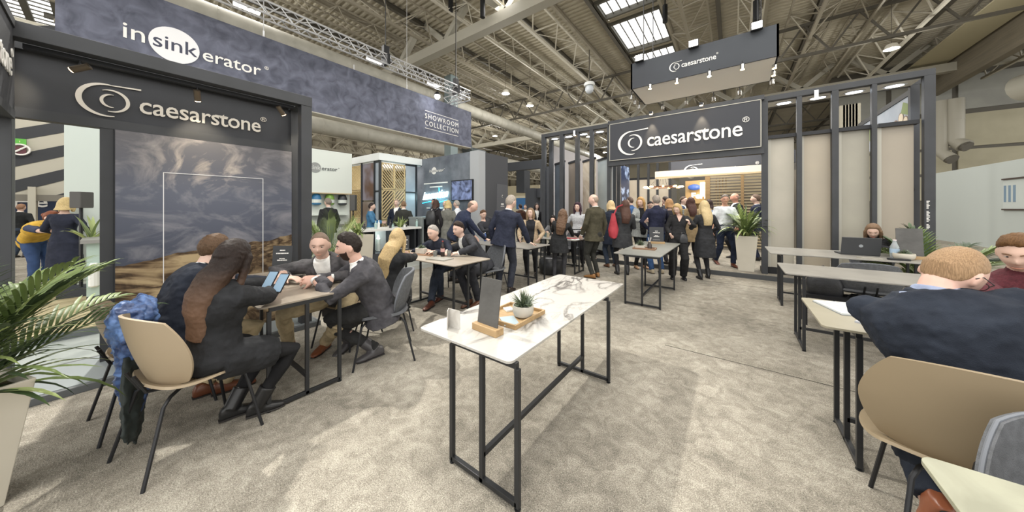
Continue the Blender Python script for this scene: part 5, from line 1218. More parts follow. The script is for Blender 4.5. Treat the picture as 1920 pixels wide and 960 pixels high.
LEATH = mat('black_leather', '2c2d2f', .35, '36373a', 12, bump=.2, bscale=60)
st_ = thing('low_bench', 'black low bench under the second row table with a bag on it', 'bench', (1.05, 5.75, 0))
MB().box(.72, 1.5, 5.3, 5.6, .36, .4).build('bench_top', BLACK, st_, world=True)
for x in (.75, 1.47):
    for y in (5.33, 5.57): MB().box(x-.012, x+.012, y-.012, y+.012, 0, .36).build('leg', BLACK, st_, world=True)
bag('slouchy black leather handbag on the bench under the right tables', (.93, 5.45, .4), .1, .34, .16, .28, LEATH)
bag('black shoulder bag hung on the chair of the blonde woman', (-3.26, 2.12, .36), 1.0, .26, .12, .28, LEATH)
bag('small black handbag hung at the hip of the woman with the drink', (-.83, 7.08, .78), .3, .16, .07, .17, LEATH)
# pouffe
t = thing('grey_pouffe', 'round dark leather pouffe beside the far grey table', 'pouffe', (-3.35, 6.05, 0))
MB().lathe([(.2, 0), (.27, .03), (.3, .18), (.28, .33), (.2, .38), (.001, .39)], n=24).build('cushion', LEATH, t, smooth=60)
# ================= plants =================
LEAFG = mat('palm_leaf', '56683a', .45, '7d8f54', 3); LEAFD = mat('palm_leaf_dark', '33452c', .45, '4c6038', 3); LEAFY = mat('leaf_yellow_green', '8a9a5c', .5, 'a9b57a', 4)
STEMG = mat('palm_stem', '7d8a52', .5)
def blade(mb, base, d, L_, w_, droop, up=Vector((0, 0, 1)), mi=0, n=5, fold=.25):
    """pointed leaf that bends down under its weight"""
    d = d.normalized(); side = d.cross(up); side = side.normalized() if side.length > 1e-4 else Vector((1, 0, 0))
    P = []; p = Vector(base); cur = d.copy()
    for i in range(n+1):
        P.append((p.copy(), cur.copy())); p = p+cur*(L_/n); cur = (cur+Vector((0, 0, -droop/n*(1+i*.3)))).normalized()
    vs = []
    for i, (q, c) in enumerate(P):
        f = i/n; w1 = w_*(math.sin(PI*min(1, .12+f*.88))**.7)*(1 if i < n else .02)
        nrm = side.cross(c).normalized(); vs += [q-side*w1+nrm*w1*fold, q, q+side*w1+nrm*w1*fold]
    fs = []
    for i in range(n): a = i*3; fs += [(a, a+1, a+4, a+3), (a+1, a+2, a+5, a+4)]
    mb.add(vs, fs, mi)
def frond(t, base, d, L_, n_leaf, ll, lw, droop, mi, rng, name='palm_frond', sag=.5):
    mb = MB(); d = d.normalized(); P = []; p = Vector(base); cur = d.copy(); n = 14
    for i in range(n+1):
        P.append((p.copy(), cur.copy())); p = p+cur*(L_/n); cur = (cur+Vector((0, 0, -droop/n*(1.5*i/n)))).normalized()
    mb.tube([q for q, _ in P], [.006*(1-.7*i/n)+.0015 for i in range(n+1)], 5, mi=2)
    for k in range(n_leaf):
        f = .25+.75*k/(n_leaf-1); i = min(n-1, int(f*n)); q = P[i][0].lerp(P[i+1][0], f*n-i); c = P[i][1]; s = c.cross(Vector((0, 0, 1))).normalized()
        for sg in (-1, 1):
            dd = c*(.55+.5*f)+s*sg*(1.0-.35*f)+Vector((0, 0, .35)); l_ = ll*(math.sin(PI*(.15+.72*f)))*rng.uniform(.85, 1.1)
            blade(mb, q, dd, l_, lw, sag*rng.uniform(.7, 1.3), mi=mi)
    return mb.build(name, [LEAFG, LEAFD, STEMG, LEAFY], t, smooth=60)
def palm(label, loc, n, L_, seed, spread=(35, 80), n_leaf=16, ll=.3, lw=.012, mi=(0, 1), zb=.0, az=(0, 2*PI), name='palm_plant', sag=.5, droop=1.0):
    rng = random.Random(seed); t = thing(name, label, 'plant', loc)
    for i in range(n):
        a = az[0]+(az[1]-az[0])*((i+.5)/n)+rng.uniform(-.25, .25); el = math.radians(rng.uniform(*spread))
        d = Vector((math.cos(a)*math.cos(el), math.sin(a)*math.cos(el), math.sin(el)))
        frond(t, (rng.uniform(-.03, .03), rng.uniform(-.03, .03), zb), d, L_*rng.uniform(.75, 1.05), n_leaf, ll, lw, droop, rng.choice(mi), rng, sag=sag)
    return t
def strap_plant(label, loc, n, L_, seed, w_=.02, spread=(40, 88), droop=1.1, mi=(0, 1), az=(0, 2*PI)):
    rng = random.Random(seed); t = thing('leafy_plant', label, 'plant', loc)
    for i in range(n):
        mb = MB(); a = rng.uniform(*az); el = math.radians(rng.uniform(*spread)); d = Vector((math.cos(a)*math.cos(el), math.sin(a)*math.cos(el), math.sin(el)))
        blade(mb, (rng.uniform(-.05, .05), rng.uniform(-.05, .05), 0), d, L_*rng.uniform(.6, 1.05), w_, droop*rng.uniform(.6, 1.3), mi=rng.choice(mi), n=7)
        mb.build('long_leaf', [LEAFG, LEAFD, STEMG, LEAFY], t, smooth=60)
    return t
def planter(label, loc, w0, w1, h, rz=0, m=CREAM):
    t = thing('tall_planter', label, 'planter', loc, rz); a, b = w0/2, w1/2
    out = [[Vector((s*i, s*j, z)) for (i, j) in ((-1, -1), (1, -1), (1, 1), (-1, 1))] for s, z in ((a, 0), (b, h), (b-.02, h), (b-.03, h-.05), (.001, h-.05))]
    MB().rings(out).build('pot', m, t, bevel=.004)
    MB().box(-b+.03, b-.03, -b+.03, b-.03, h-.06, h-.035).build('soil', mat('soil_moss', '4f4a30', .95, '6f6d3a', 30, bump=.8, bscale=60), t)
    return t
# big foreground palm at the left edge: pot corner about px (55,720)-(30,960)
PLX, PLY = -3.03, -.48
planter('tall tapered cream planter cut off at the bottom left corner', (PLX, PLY, 0), .26, .40, .62, math.radians(20))
palm('large foreground palm with long arching leaves at the left edge', (PLX, PLY, .56), 18, .78, 11, (32, 86), 18, .27, .009, (0, 1, 0), az=(-1.2, 2.9), sag=.6)
strap_plant('broad leafed plant low in the cream planter at the left edge', (PLX+.02, PLY+.03, .56), 40, .62, 21, .016, (15, 80), .9, (0, 1, 3), az=(-1, 3))
# planter near the entrance
p = onZ(1399, 509, .1)
planter('tall tapered cream planter on the platform beside the entrance post', (p.x, p.y+.16, .1), .28, .40, .78, .0)
strap_plant('dense arching green plant in the planter beside the entrance post', (p.x, p.y+.16, .84), 70, .78, 31, .022, (35, 88), 1.3, (0, 0, 1, 3))
palm('feathery palm rising behind the planter at the entrance', (p.x, p.y+.2, .84), 9, .75, 32, (50, 85), 12, .25, .013, (0, 3))
# big fan palm behind the left frame post
planter('cream planter of the tall palm behind the left table', (-5.2, 2.12, 0), .3, .42, .5, .2)
palm('tall feathery palm standing behind the two men in grey suits', (-5.2, 2.12, .5), 7, 1.0, 41, (60, 86), 26, .30, .0055, (0, 0, 3), sag=.3, droop=.7)
palm('low green palm peeping out between the frame posts', (-5.3, 1.75, .1), 8, 1.1, 43, (45, 80), 16, .3, .012, (0, 3))
strap_plant('bright green bushy plant left of the white product counter', (-6.2, 3.05, .95), 40, .42, 47, .02, (20, 85), 1.0, (0, 3, 0))
planter('pale planter box under the bright bushy plant', (-6.2, 3.05, .1), .36, .42, .85, .2)
strap_plant('small leafy plant on the product counter', (-7.0, 4.55, 1.0), 30, .32, 49, .02, (35, 88), .6, (3, 0))
strap_plant('green bush behind the seated dark haired woman', (-4.3, 8.0, .25), 45, .95, 51, .025, (40, 85), .9, (0, 0, 1))
strap_plant('small potted leaves on the far white counter beside the loudspeaker', (-8.0, -.16, 1.0), 14, .4, 53, .025, (40, 85), .5, (0, 3))
# palm on the right behind the laptop table
palm('wide feathery palm behind the dark slab sign at right', (2.35, 7.15, .25), 16, 1.05, 61, (30, 80), 20, .33, .012, (0, 1, 0), sag=.5, droop=1.1)
planter('cream planter behind the laptop table', (2.35, 7.15, 0), .3, .4, .35)
# ================= people =================
PEND = []
TEX = {}
def cloud(scale, kind='CLOUDS'):
    k = (scale, kind)
    if k not in TEX:
        t = bpy.data.textures.new('folds_%g' % scale, kind); t.noise_scale = scale; TEX[k] = t
    return TEX[k]
def soft(o, vox, smooth=3, disp=None, dec=None, sub=None, post=None, disp2=None):
    m = o.modifiers.new('r', 'REMESH'); m.mode = 'VOXEL'; m.voxel_size = vox
    if smooth: s_ = o.modifiers.new('s', 'SMOOTH'); s_.factor = .5; s_.iterations = smooth
    for dd in (disp, disp2):
        if dd: d = o.modifiers.new('d', 'DISPLACE'); d.texture = cloud(dd[0]); d.strength = dd[1]; d.mid_level = .5; d.texture_coords = 'LOCAL'
    if dec: d = o.modifiers.new('c', 'DECIMATE'); d.ratio = dec
    PEND.append((o, post))
def finalize_people():
    bpy.context.view_layer.update()
    dg = bpy.context.evaluated_depsgraph_get(); out = []
    for o, post in PEND: out.append((o, bpy.data.meshes.new_from_object(o.evaluated_get(dg)), post))
    for o, me, post in out:
        old = o.data; o.modifiers.clear(); o.data = me; me.name = o.name
        if post: post(me)
        me.polygons.foreach_set('use_smooth', [True]*len(me.polygons)); me.update()
        bpy.data.meshes.remove(old)
def ik(a, t, l1, l2, pole):
    d = t-a; L_ = d.length
    if L_ > (l1+l2)*.995: t = a+d.normalized()*(l1+l2)*.995; d = t-a; L_ = d.length
    if L_ < abs(l1-l2)*1.1+.02: L_ = abs(l1-l2)*1.1+.02
    u = d.normalized(); x = (l1*l1-l2*l2+L_*L_)/(2*L_); y = math.sqrt(max(0, l1*l1-x*x))
    p = pole-u*pole.dot(u); p = p.normalized() if p.length > 1e-4 else Vector((0, 0, -1))
    return a+u*x+p*y, t
def ering(c, r, f, w_, d, n=20, sq=.85):
    out = []
    for i in range(n):
        t = 2*PI*i/n; cx, sx = math.cos(t), math.sin(t)
        out.append(c+r*(w_*math.copysign(abs(cx)**sq, cx))+f*(d*math.copysign(abs(sx)**sq, sx)))
    return out
def V(*a): return Vector(a)
HB = [(0, .080), (.45, .076), (.7, .062), (.85, .060), (1.1, .046), (1.45, .026), (1.75, .004), (2.05, -.045), (3.15, -.078)]
def interp(tab, x):
    for (a, b), (c, d) in zip(tab[:-1], tab[1:]):
        if x <= c: return b+(d-b)*(x-a)/(c-a)
    return tab[-1][1]
def head_pts(n, k):
    """unit head surface (x right, y forward, z up), metres for an adult"""
    P = []
    for i in range(k+1):
        a = PI*i/k
        for j in range(n):
            t = 2*PI*j/n; x, y, z = math.sin(a)*math.cos(t), math.sin(a)*math.sin(t), -math.cos(a)
            X = .077*x; Y = .098*y; Z = .118*z
            if Z < 0:
                q = -Z/.118; X *= 1-.30*q**1.6
                if Y < 0: Y *= 1-.42*q
                else: Y *= 1-.06*q; 
            if Y > 0:
                g = lambda x0, z0, sx, sz: math.exp(-((X-x0)/sx)**2-((Z-z0)/sz)**2)
                Y += .020*g(0, -.026, .012, .017)+.011*g(0, -.004, .009, .026)+.005*g(0, .034, .05, .012)-.009*(g(.031, .008, .017, .013)+g(-.031, .008, .017, .013))
                Y += .006*g(0, -.064, .022, .010)-.004*g(0, -.052, .03, .005)+.007*g(0, -.098, .022, .014)+.004*(g(.042, -.03, .02, .02)+g(-.042, -.03, .02, .02))-.003*g(0, -.08, .03, .007)
            P.append((X, Y, Z, math.atan2(abs(X), Y)))
    fs = [(i*n+j, i*n+(j+1) % n, (i+1)*n+(j+1) % n, (i+1)*n+j) for i in range(k) for j in range(n)]
    return P, fs
HP = {}
def hair_mat(c):
    k = 'hair_'+c
    if k in MATS: return MATS[k]
    b = tuple(int(c[i:i+2], 16) for i in (0, 2, 4)); c2 = '%02x%02x%02x' % tuple(min(255, int(v*1.22+10)) for v in b)
    return mat(k, c, .5, c2, 55, 3, stretch=(5, 5, .6), bump=.25, bscale=120, lo=.35, hi=.7, spec=.2)
def ombre(base, tip, zh):
    m = base.copy(); m.name = base.name+'_ombre'; nt = m.node_tree; N = nt.nodes; L = nt.links
    tc = N.new('ShaderNodeTexCoord'); sp = N.new('ShaderNodeSeparateXYZ'); L.new(tc.outputs['Object'], sp.inputs[0])
    mr = N.new('ShaderNodeMapRange'); mr.inputs[1].default_value = zh-.05; mr.inputs[2].default_value = zh-.30; L.new(sp.outputs['Z'], mr.inputs[0])
    b = N['Principled BSDF']; src = b.inputs['Base Color'].links[0].from_socket; mx = N.new('ShaderNodeMix'); mx.data_type = 'RGBA'
    L.new(mr.outputs[0], mx.inputs[0]); L.new(src, mx.inputs[6]); mx.inputs[7].default_value = srgb(tip); L.new(mx.outputs[2], b.inputs['Base Color']); return m
def cloth_mat(c, kind=''):
    k = 'cloth_'+c+kind
    if k in MATS: return MATS[k]
    if int(c[2:4], 16) < 0x90: c = '%02x%02x%02x' % tuple(int(int(c[i:i+2], 16)*.76) for i in (0, 2, 4))
    b = tuple(int(c[i:i+2], 16) for i in (0, 2, 4)); c2 = '%02x%02x%02x' % tuple(min(255, int(v*1.16+5)) for v in b)
    if kind == 'plaid': return mat(k, c, .85, c2, 14, 4, bump=.3, bscale=200, spec=.25)
    if kind == 'stripe': return mat(k, c, .8, 'e2e2e2', 14, 1, kind='wave', dist=.6, lo=.45, hi=.55, stretch=(0, .25, 1))
    if kind == 'speckle': return mat(k, c, .8, 'd8d4c4', 70, 1, lo=.55, hi=.6)
    if kind == 'knit': return mat(k, c, .95, c2, 60, 2, bump=.5, bscale=220)
    return mat(k, c, .85, c2, 9, 4, bump=.25, bscale=260, spec=.25)
NP_ = [0]
def person(label, base, rz, h=1.75, sex='m', pelvis=None, head=None, hrz=None, hp=0, roll=0, hands=(None, None), feet=(None, None), knee=(None, None),
           top=('jacket', '3c3d42'), shirt='d8d8d4', bottom=('trousers', '3a3b40'), shoes='2a2624', hair=('short', '3a2c22'), skin='cbab9b', vox=.012, face=False, group=None, beard=None, glasses=False, vneck=None, sit=False, boots=False, twist=0, fat=1.0, tights=None, hunch=0, cuffs=None):
    s = h/1.75; f = V(-math.sin(rz), math.cos(rz), 0); r = V(math.cos(rz), math.sin(rz), 0); up = V(0, 0, 1); base = V(base[0], base[1], base[2] if len(base) > 2 else 0)
    def B(x, y, z): return base+r*x+f*y+up*z
    def cv(p): return p if isinstance(p, Vector) else B(*p)
    male = sex == 'm'
    T = thing('person', label, 'person', (base.x, base.y, base.z), 0, group)
    if pelvis is None: pelvis = B(0, 0, (.56 if sit else .935*s))
    pelvis = cv(pelvis)
    if head is None: head = pelvis+up*.70*s+f*.02
    head = cv(head)
    rt = rz+twist; ft = V(-math.sin(rt), math.cos(rt), 0); rT = V(math.cos(rt), math.sin(rt), 0)
    hz = rt if hrz is None else hrz
    fh = V(-math.sin(hz), math.cos(hz), 0); rh = V(math.cos(hz), math.sin(hz), 0)
    R_ = Matrix((rh, fh, up)).transposed() @ Matrix.Rotation(math.radians(roll), 3, 'Y') @ Matrix.Rotation(math.radians(-hp), 3, 'X')
    Rh = R_.to_4x4(); Rh.translation = head
    hu = R_ @ up; hf = R_ @ V(0, 1, 0)
    nb = head-hu*.13*s-hf*.035*s+(pelvis-head).normalized()*.03*s+up*hunch   # neck base
    # torso curve: quadratic from pelvis through to neck base bending over the back
    axis = nb-pelvis; L_ = axis.length; mid = pelvis+axis*.5+up*.05*(1-abs(axis.normalized().z))*s-ft*.35*(axis.x*ft.x+axis.y*ft.y)*.5
    def sp(t): return pelvis*(1-t)**2+mid*(2*t*(1-t))+nb*t*t
    def sd(t): return ((mid-pelvis)*(2*(1-t))+(nb-mid)*(2*t)).normalized()
    def frame(t):
        u = sd(max(0, t)); rr_ = (r*(1-max(0, t))+rT*max(0, t)).normalized(); ff = u.cross(rr_).normalized()*1; rr_ = ff.cross(u).normalized()
        c = sp(t) if t >= 0 else pelvis+sd(0)*(t*L_); return c, u, rr_, ff
    TM = [(-.2, .155, .10), (0, .168, .118), (.2, .155, .11), (.4, .15, .105), (.6, .168, .112), (.78, .185, .112), (.88, .172, .095), (.96, .11, .072), (1.02, .065, .058)]
    TF = [(-.2, .155, .10), (0, .172, .118), (.2, .148, .10), (.4, .122, .088), (.6, .145, .112), (.76, .158, .112), (.88, .145, .085), (.96, .09, .062), (1.02, .052, .05)]
    prof = [(t, w_*fat*s, d*fat*s) for t, w_, d in (TM if male else TF)]
    def torso(off, t0=-.2, t1=1.02, extra=None):
        rg = []
        for t, w_, d in prof:
            if t < t0 or t > t1: continue
            c, u, rr_, ff = frame(t); rg.append(ering(c, rr_, ff, w_+off, d+off))
        return rg
    cS, uS, rS, fS = frame(.86); sw = (.178 if male else .152)*s*fat**.5
    sh = [cS-rS*sw, cS+rS*sw]; hipj = [pelvis-r*.088*s-up*.03*s, pelvis+r*.088*s-up*.03*s]
    # arms
    arms = []
    for k in (0, 1):
        sg = -1 if k == 0 else 1; hd = hands[k] or {}
        tgt = hd.get('p'); tgt = cv(tgt) if tgt is not None else sh[k]+rS*sg*.07*s-up*.52*s+f*.07*s
        pole = cv(hd['pole'])-base if 'pole' in hd else (rS*sg*.6-f*.6-up*.5)
        el, wr = ik(sh[k], tgt, .29*s, .265*s, pole)
        fd = (wr-el).normalized(); dd = hd.get('d'); dd = (r*dd[0]+f*dd[1]+up*dd[2]).normalized() if dd else (fd*.8+f*.2).normalized()
        nn = hd.get('n'); nn = (r*nn[0]+f*nn[1]+up*nn[2]) if nn else -rS*sg
        nn = (nn-dd*nn.dot(dd)).normalized(); arms.append((sh[k], el, wr, dd, nn, hd.get('curl', 28), sg))
    legs = []
    for k in (0, 1):
        sg = -1 if k == 0 else 1; ft_ = feet[k]
        if ft_ is None: ft_ = ((sg*.11*s, .40*s if sit else -.02, .085*s), rz-sg*.12, 0)
        ak = cv(ft_[0]); kp = knee[k]; pole = (r*kp[0]+f*kp[1]+up*kp[2]) if kp else ((f+up*.6+r*sg*.15) if sit else (f+r*sg*.1))
        kn, ak = ik(hipj[k], ak, .45*s, .425*s, pole); legs.append((hipj[k], kn, ak, ft_[1], ft_[2], sg))
    # ---- body mesh: one continuous surface ----
    b = MB(); b.rings(torso(-.012*s))
    b.tube([nb-(nb-pelvis).normalized()*.05*s, nb+(head-nb)*.45, head-hu*.04*s-hf*.02*s], [.062*s, (.055 if male else .046)*s, .052*s], 12)
    n_, k_ = (44, 34) if vox < .01 else (28, 22)
    if (n_, k_) not in HP: HP[(n_, k_)] = head_pts(n_, k_)
    P, hfs = HP[(n_, k_)]; hs = s*1.03
    b.add([Rh @ V(x*hs*(1 if male else .95), y*hs, z*hs) for x, y, z, _ in P], hfs)
    for sg in (-1, 1): b.ell(Rh @ V(sg*.078*hs, -.008*hs, -.012*hs), (.009*hs, .020*hs, .032*hs), 10, 7, M=R_ @ Matrix.Rotation(sg*.35, 3, 'Z'))
    for (a, e, w_, dd, nn, cu, sg) in arms:
        b.tube([a-rS*sg*.03, a, a.lerp(e, .5), e, e.lerp(w_, .35), w_], [.05*s, .052*s, .045*s, .037*s, .038*s, .026*s], 12)
        # hand: flattened palm, four fingers of different length, thumb from the side
        side = dd.cross(nn).normalized()*sg; K = s*(1.0 if male else .92); pr = []
        for q, hw, ht in ((-.01, .024, .020), (.03, .034, .017), (.065, .040, .015), (.09, .040, .012)): pr.append(ering(w_+dd*q*K, side, nn, hw*K, ht*K, 14, .9))
        b.rings(pr)
        for i, (o_, l_, rr_) in enumerate(((-.030, .070, .0085), (-.010, .080, .009), (.010, .075, .0088), (.029, .058, .0078))):
            p = w_+dd*.085*K+side*o_*K; di = (dd+side*o_*1.5).normalized(); pts = [p-di*.02, p]; ang = math.radians(cu)
            for seg, ln in ((0, .45), (1, .32), (2, .27)):
                ca = ang*(.7+.25*seg); di = (di*math.cos(ca)+nn*math.sin(ca)).normalized(); p = p+di*l_*ln*K; pts.append(p)
            rad = max(rr_*K, vox*.62); b.tube(pts, [rad*1.1, rad*1.1, rad, rad*.95, rad*.8], 8)
        tb = w_+dd*.025*K-side*.028*K; td = (dd*.75-side*.75+nn*.25).normalized()
        b.tube([tb, tb+td*.035*K, tb+td*.035*K+(td+nn*.3+dd*.3).normalized()*.028*K, tb+td*.035*K+(td+nn*.5+dd*.6).normalized()*.05*K], [.014*K, max(.012*K, vox*.7), max(.010*K, vox*.66), max(.008*K, vox*.6)], 8)
    for (a, kn, ak, fy, fp, sg) in legs:
        b.tube([a+up*.04, a.lerp(kn, .3), a.lerp(kn, .75), kn, kn.lerp(ak, .3), kn.lerp(ak, .7), ak-up*.03], [.088*s*fat, .082*s*fat, .06*s, .053*s, .054*s, .038*s, .034*s], 12)
    inv = Matrix.Translation(-V(*T.location))
    def mk(mb, name, m, v=vox, sm=3, **kw):
        mb.v = [tuple(V(*p)-T.location) for p in mb.v]; o = mb.build(name, m, T); soft(o, v, sm, **kw); return o
    def mk0(mb, name, m, smooth=50):
        mb.v = [tuple(V(*p)-T.location) for p in mb.v]; return mb.build(name, m, T, smooth=smooth)
    sk = mat('skin_'+skin, skin, .5, '%02x%02x%02x' % tuple(min(255, int(int(skin[i:i+2], 16)*1.06)) for i in (0, 2, 4)), 9)
    mk(b, 'body', sk, vox*.85, 2, dec=.45)
    # ---- face ----
    if face:
        for sg in (-1, 1):
            mk0(MB().ell(Rh @ V(sg*.030*hs, .0805*hs, .007*hs), (.0125*hs, .006*hs, .0062*hs), 10, 6, M=R_), 'eye', mat('eye_white', 'b8afa8', .3))
            mk0(MB().ell(Rh @ V(sg*.030*hs, .0852*hs, .007*hs), (.0055*hs, .003*hs, .0055*hs), 8, 5, M=R_), 'iris', EYE)
            mk0(MB().tube([Rh @ V(sg*.048*hs, .079*hs, .024*hs), Rh @ V(sg*.032*hs, .092*hs, .029*hs), Rh @ V(sg*.014*hs, .097*hs, .025*hs)], .0032*hs, 5), 'eyebrow', hair_mat(hair[1] if hair[1] not in ('c9a566', 'd0b070') else '8a6c42'))
        mk0(MB().tube([Rh @ V(-.024*hs, .088*hs, -.063*hs), Rh @ V(-.010*hs, .1000*hs, -.061*hs), Rh @ V(0, .1015*hs, -.062*hs), Rh @ V(.010*hs, .1000*hs, -.061*hs), Rh @ V(.024*hs, .088*hs, -.063*hs)], [.002*hs, .0045*hs, .005*hs, .0045*hs, .002*hs], 6), 'lips', mat('lips_rose' if not male else 'lips_tan', 'a4604f' if not male else 'a5705c', .5))
    if glasses:
        g = MB()
        for sg in (-1, 1):
            c = [Rh @ V(sg*.032*hs+.024*hs*math.cos(a*PI/8), (.104-.25*abs(abs(sg*.032+.024*math.cos(a*PI/8))-.01))*hs, .004*hs+.019*hs*math.sin(a*PI/8)) for a in range(17)]; g.tube(c, .0016, 5)
            g.tube([Rh @ V(sg*.056*hs, .092*hs, .010*hs), Rh @ V(sg*.082*hs, .06*hs, .010*hs), Rh @ V(sg*.086*hs, -.01*hs, .006*hs), Rh @ V(sg*.084*hs, -.03*hs, -.015*hs)], .0019, 5)
        g.tube([Rh @ V(-.010*hs, .106*hs, .006*hs), Rh @ V(.010*hs, .106*hs, .006*hs)], .0016, 5); mk0(g, 'glasses', BLACK)
    # ---- hair ----
    hk, hc = hair[0], hair[1]; HM = hair_mat(hc)
    if hk != 'bald':
        hbm = MB(); vs = []
        th = {'short': .009, 'crop': .003, 'quiff': .006, 'ring': .006, 'long': .02, 'bob': .017, 'updo': .012, 'curly': .03}[hk]
        for x, y, z, a in P:
            zh = interp(HB, a)
            if hk == 'ring': on = (z < .055) and (z > zh) and a > 1.3
            elif hk in ('long', 'bob', 'curly'): zl = zh if a < 1.15 else zh-.06*(a-1.15)*1.5; on = z > zl
            else: on = z > zh
            zh = zh+.008 if hk == 'crop' and a < 1.2 else zh
            m_ = min(1, max(-1, (z-(zh if hk not in ('long', 'bob', 'curly') or a < 1.15 else zh-.09*(a-1.15)))/.012))
            if hk == 'ring': m_ = 1 if on else -1
            o_ = th*m_ if m_ > 0 else .018*m_
            if hk == 'quiff' and m_ > 0 and z > .05: o_ += .016*math.exp(-((z-.11)/.05)**2)*(1.2 if y > 0 else .6)
            n3 = V(x/.077, y/.098, z/.118).normalized(); p = V(x, y, z)+n3*o_; vs.append(Rh @ (V(p.x*(1 if male else .95), p.y, p.z)*hs))
        hbm.add(vs, hfs)
        if hk in ('long', 'bob', 'curly'):
            Ld = hair[2] if len(hair) > 2 else .35
            c1 = head-hf*.03*s+hu*.0; c2 = nb-fS*.052*s+up*.05*s
            W0 = .088*s; wl = [W0, W0*1.05, W0*1.08]
            pts = [(head-hf*.02*s+hu*.04*s, W0*.95, .08*s), (head-hf*.03*s-hu*.05*s, W0*1.0, .09*s), (c2+ft*.015, W0*1.08, .085*s)]
            if Ld > .2:
                for q in (.25, .5, .75, 1.0):
                    tt = 1-q*Ld/L_; c, u, rr_, ff = frame(max(.05, tt)); dpt = interp([(a_, d_) for a_, _, d_ in prof], max(.05, tt))
                    vz = head-up*(.10+q*Ld*.9)*s-hf*.05*s-fS*.06*s; cc_ = c-ff*(dpt+.012*s); cc_ = cc_.lerp(vz, .15) if vz.z > c.z-.2 else cc_
                    pts.append((cc_ if True else c-ff*(dpt+.012*s), W0*(1.2-.4*q), (.08-.035*q)*s))
            rg = []
            for i, (c, w_, d_) in enumerate(pts):
                rr_, ff = (rh, hf) if i < 2 else (rS, fS)
                rg.append(ering(c, rr_, ff, w_*1.12, d_, 18, .95))
            hbm.rings(rg)
            if hk != 'bob' or True:
                for sg in (-1, 1):
                    e = head-hu*(.14 if hk == 'bob' else .2)*s
                    hbm.tube([Rh @ V(sg*.05*s, .03*s, .075*s), Rh @ V(sg*.083*s, .03*s, .01*s), Rh @ V(sg*.088*s, .02*s, -.06*s), e+rh*sg*.082*s+hf*.01*s, e+rh*sg*.075*s-up*(.0 if hk == 'bob' else .10)*s+fS*.035*s], [.02*s, .026*s, .026*s, .024*s, .012*s], 8)
        if hk == 'updo': hbm.ell(Rh @ V(0, -.11*s, .03*s), (.04, .04, .04))
        amp = {'curly': (.03, .022), 'long': (.02, .008), 'bob': (.02, .007), 'quiff': (.02, .012), 'short': (.018, .012), 'updo': (.02, .006), 'crop': (.008, .003), 'ring': (.01, .002)}[hk]
        if vox > .0125 and hk in ('short', 'crop', 'ring', 'quiff', 'updo'): mk0(hbm, 'hair', HM)
        else: mk(hbm, 'hair', ombre(HM, hair[3], head.z-T.location.z) if len(hair) > 3 else HM, min(vox, .010)*(.8 if vox < .009 else 1), 1, disp=amp)
    if beard:
        bv = []; 
        for x, y, z, a in P:
            on = a < 1.35 and z < -.028-.02*(1-a/1.35) and not (abs(x) < .018 and -.072 < z < -.054)
            n3 = V(x/.077, y/.098, z/.118).normalized(); p = V(x, y, z)+n3*(.005 if on else -.012); bv.append(Rh @ (p*hs))
        bm_ = MB().add(bv, hfs); mk0(bm_, 'beard', hair_mat(beard))
    # ---- clothes ----
    tk = top[0]; tc = top[1]; tm = cloth_mat(tc, top[2] if len(top) > 2 else ''); FD = (.085, .022 if vox < .01 else .016); FD2 = (.03, .007) if vox < .013 else None
    so = .012 if tk in ('shirt', 'blouse', 'tee', 'dress') else .016 if tk in ('sweater', 'vest') else .024
    if tk in ('jacket', 'cardigan', 'vest', 'coat') and shirt:
        m_ = MB(); rg = torso(.009*s, 0, 1.02); m_.rings(rg); 
        m_.tube([nb-(nb-pelvis).normalized()*.03*s, nb+(head-nb)*.20], [.066*s, .060*s if male else .05*s], 14)
        if tk == 'vest' or cuffs:
            for (a, e, w_, dd, nn, cu, sg) in arms:
                if tk == 'vest': m_.tube([a-rS*sg*.03, a, a.lerp(e, .5), a.lerp(e, .85)], [.06*s, .062*s, .056*s, .055*s], 12)
        mk(m_, 'shirt', cloth_mat(shirt, 'stripe' if tk == 'vest' else ''), vox*1.05, 2, dec=.5)
        if male and tk == 'jacket':
            for (a, e, w_, dd, nn, cu, sg) in arms: mk0(MB().tube([w_-(w_-e).normalized()*.02, w_+(w_-e).normalized()*.006], .034*s, 12), 'shirt_cuff', cloth_mat(shirt))
    m_ = MB(); low = {'jacket': -.30, 'coat': -.2, 'cardigan': -.3, 'vest': -.12, 'sweater': -.10, 'shirt': -.08, 'tee': -.08, 'blouse': -.08, 'dress': -.2}[tk]
    rg = torso(so*s, 0, 1.02 if tk not in ('tee', 'blouse', 'dress') else .97)
    if tk in ('jacket', 'cardigan', 'sweater', 'shirt', 'vest', 'tee', 'blouse'):
        lowr = []
        for t in (low, low*.6, low*.3):
            c, u, rr_, ff = frame(0); c = pelvis+(sd(0)*(.3 if sit else 1)+up*(.7 if sit else 0)).normalized()*t*L_
            fl = 1+(.18 if tk in ('jacket', 'cardigan') else .05)*abs(t)/.3
            lowr.append(ering(c-(f*.03 if sit else V(0, 0, 0)), rr_, ff, (.172*fat*s+so*s)*fl, (.122*fat*s+so*s)*fl))
        rg = lowr+rg
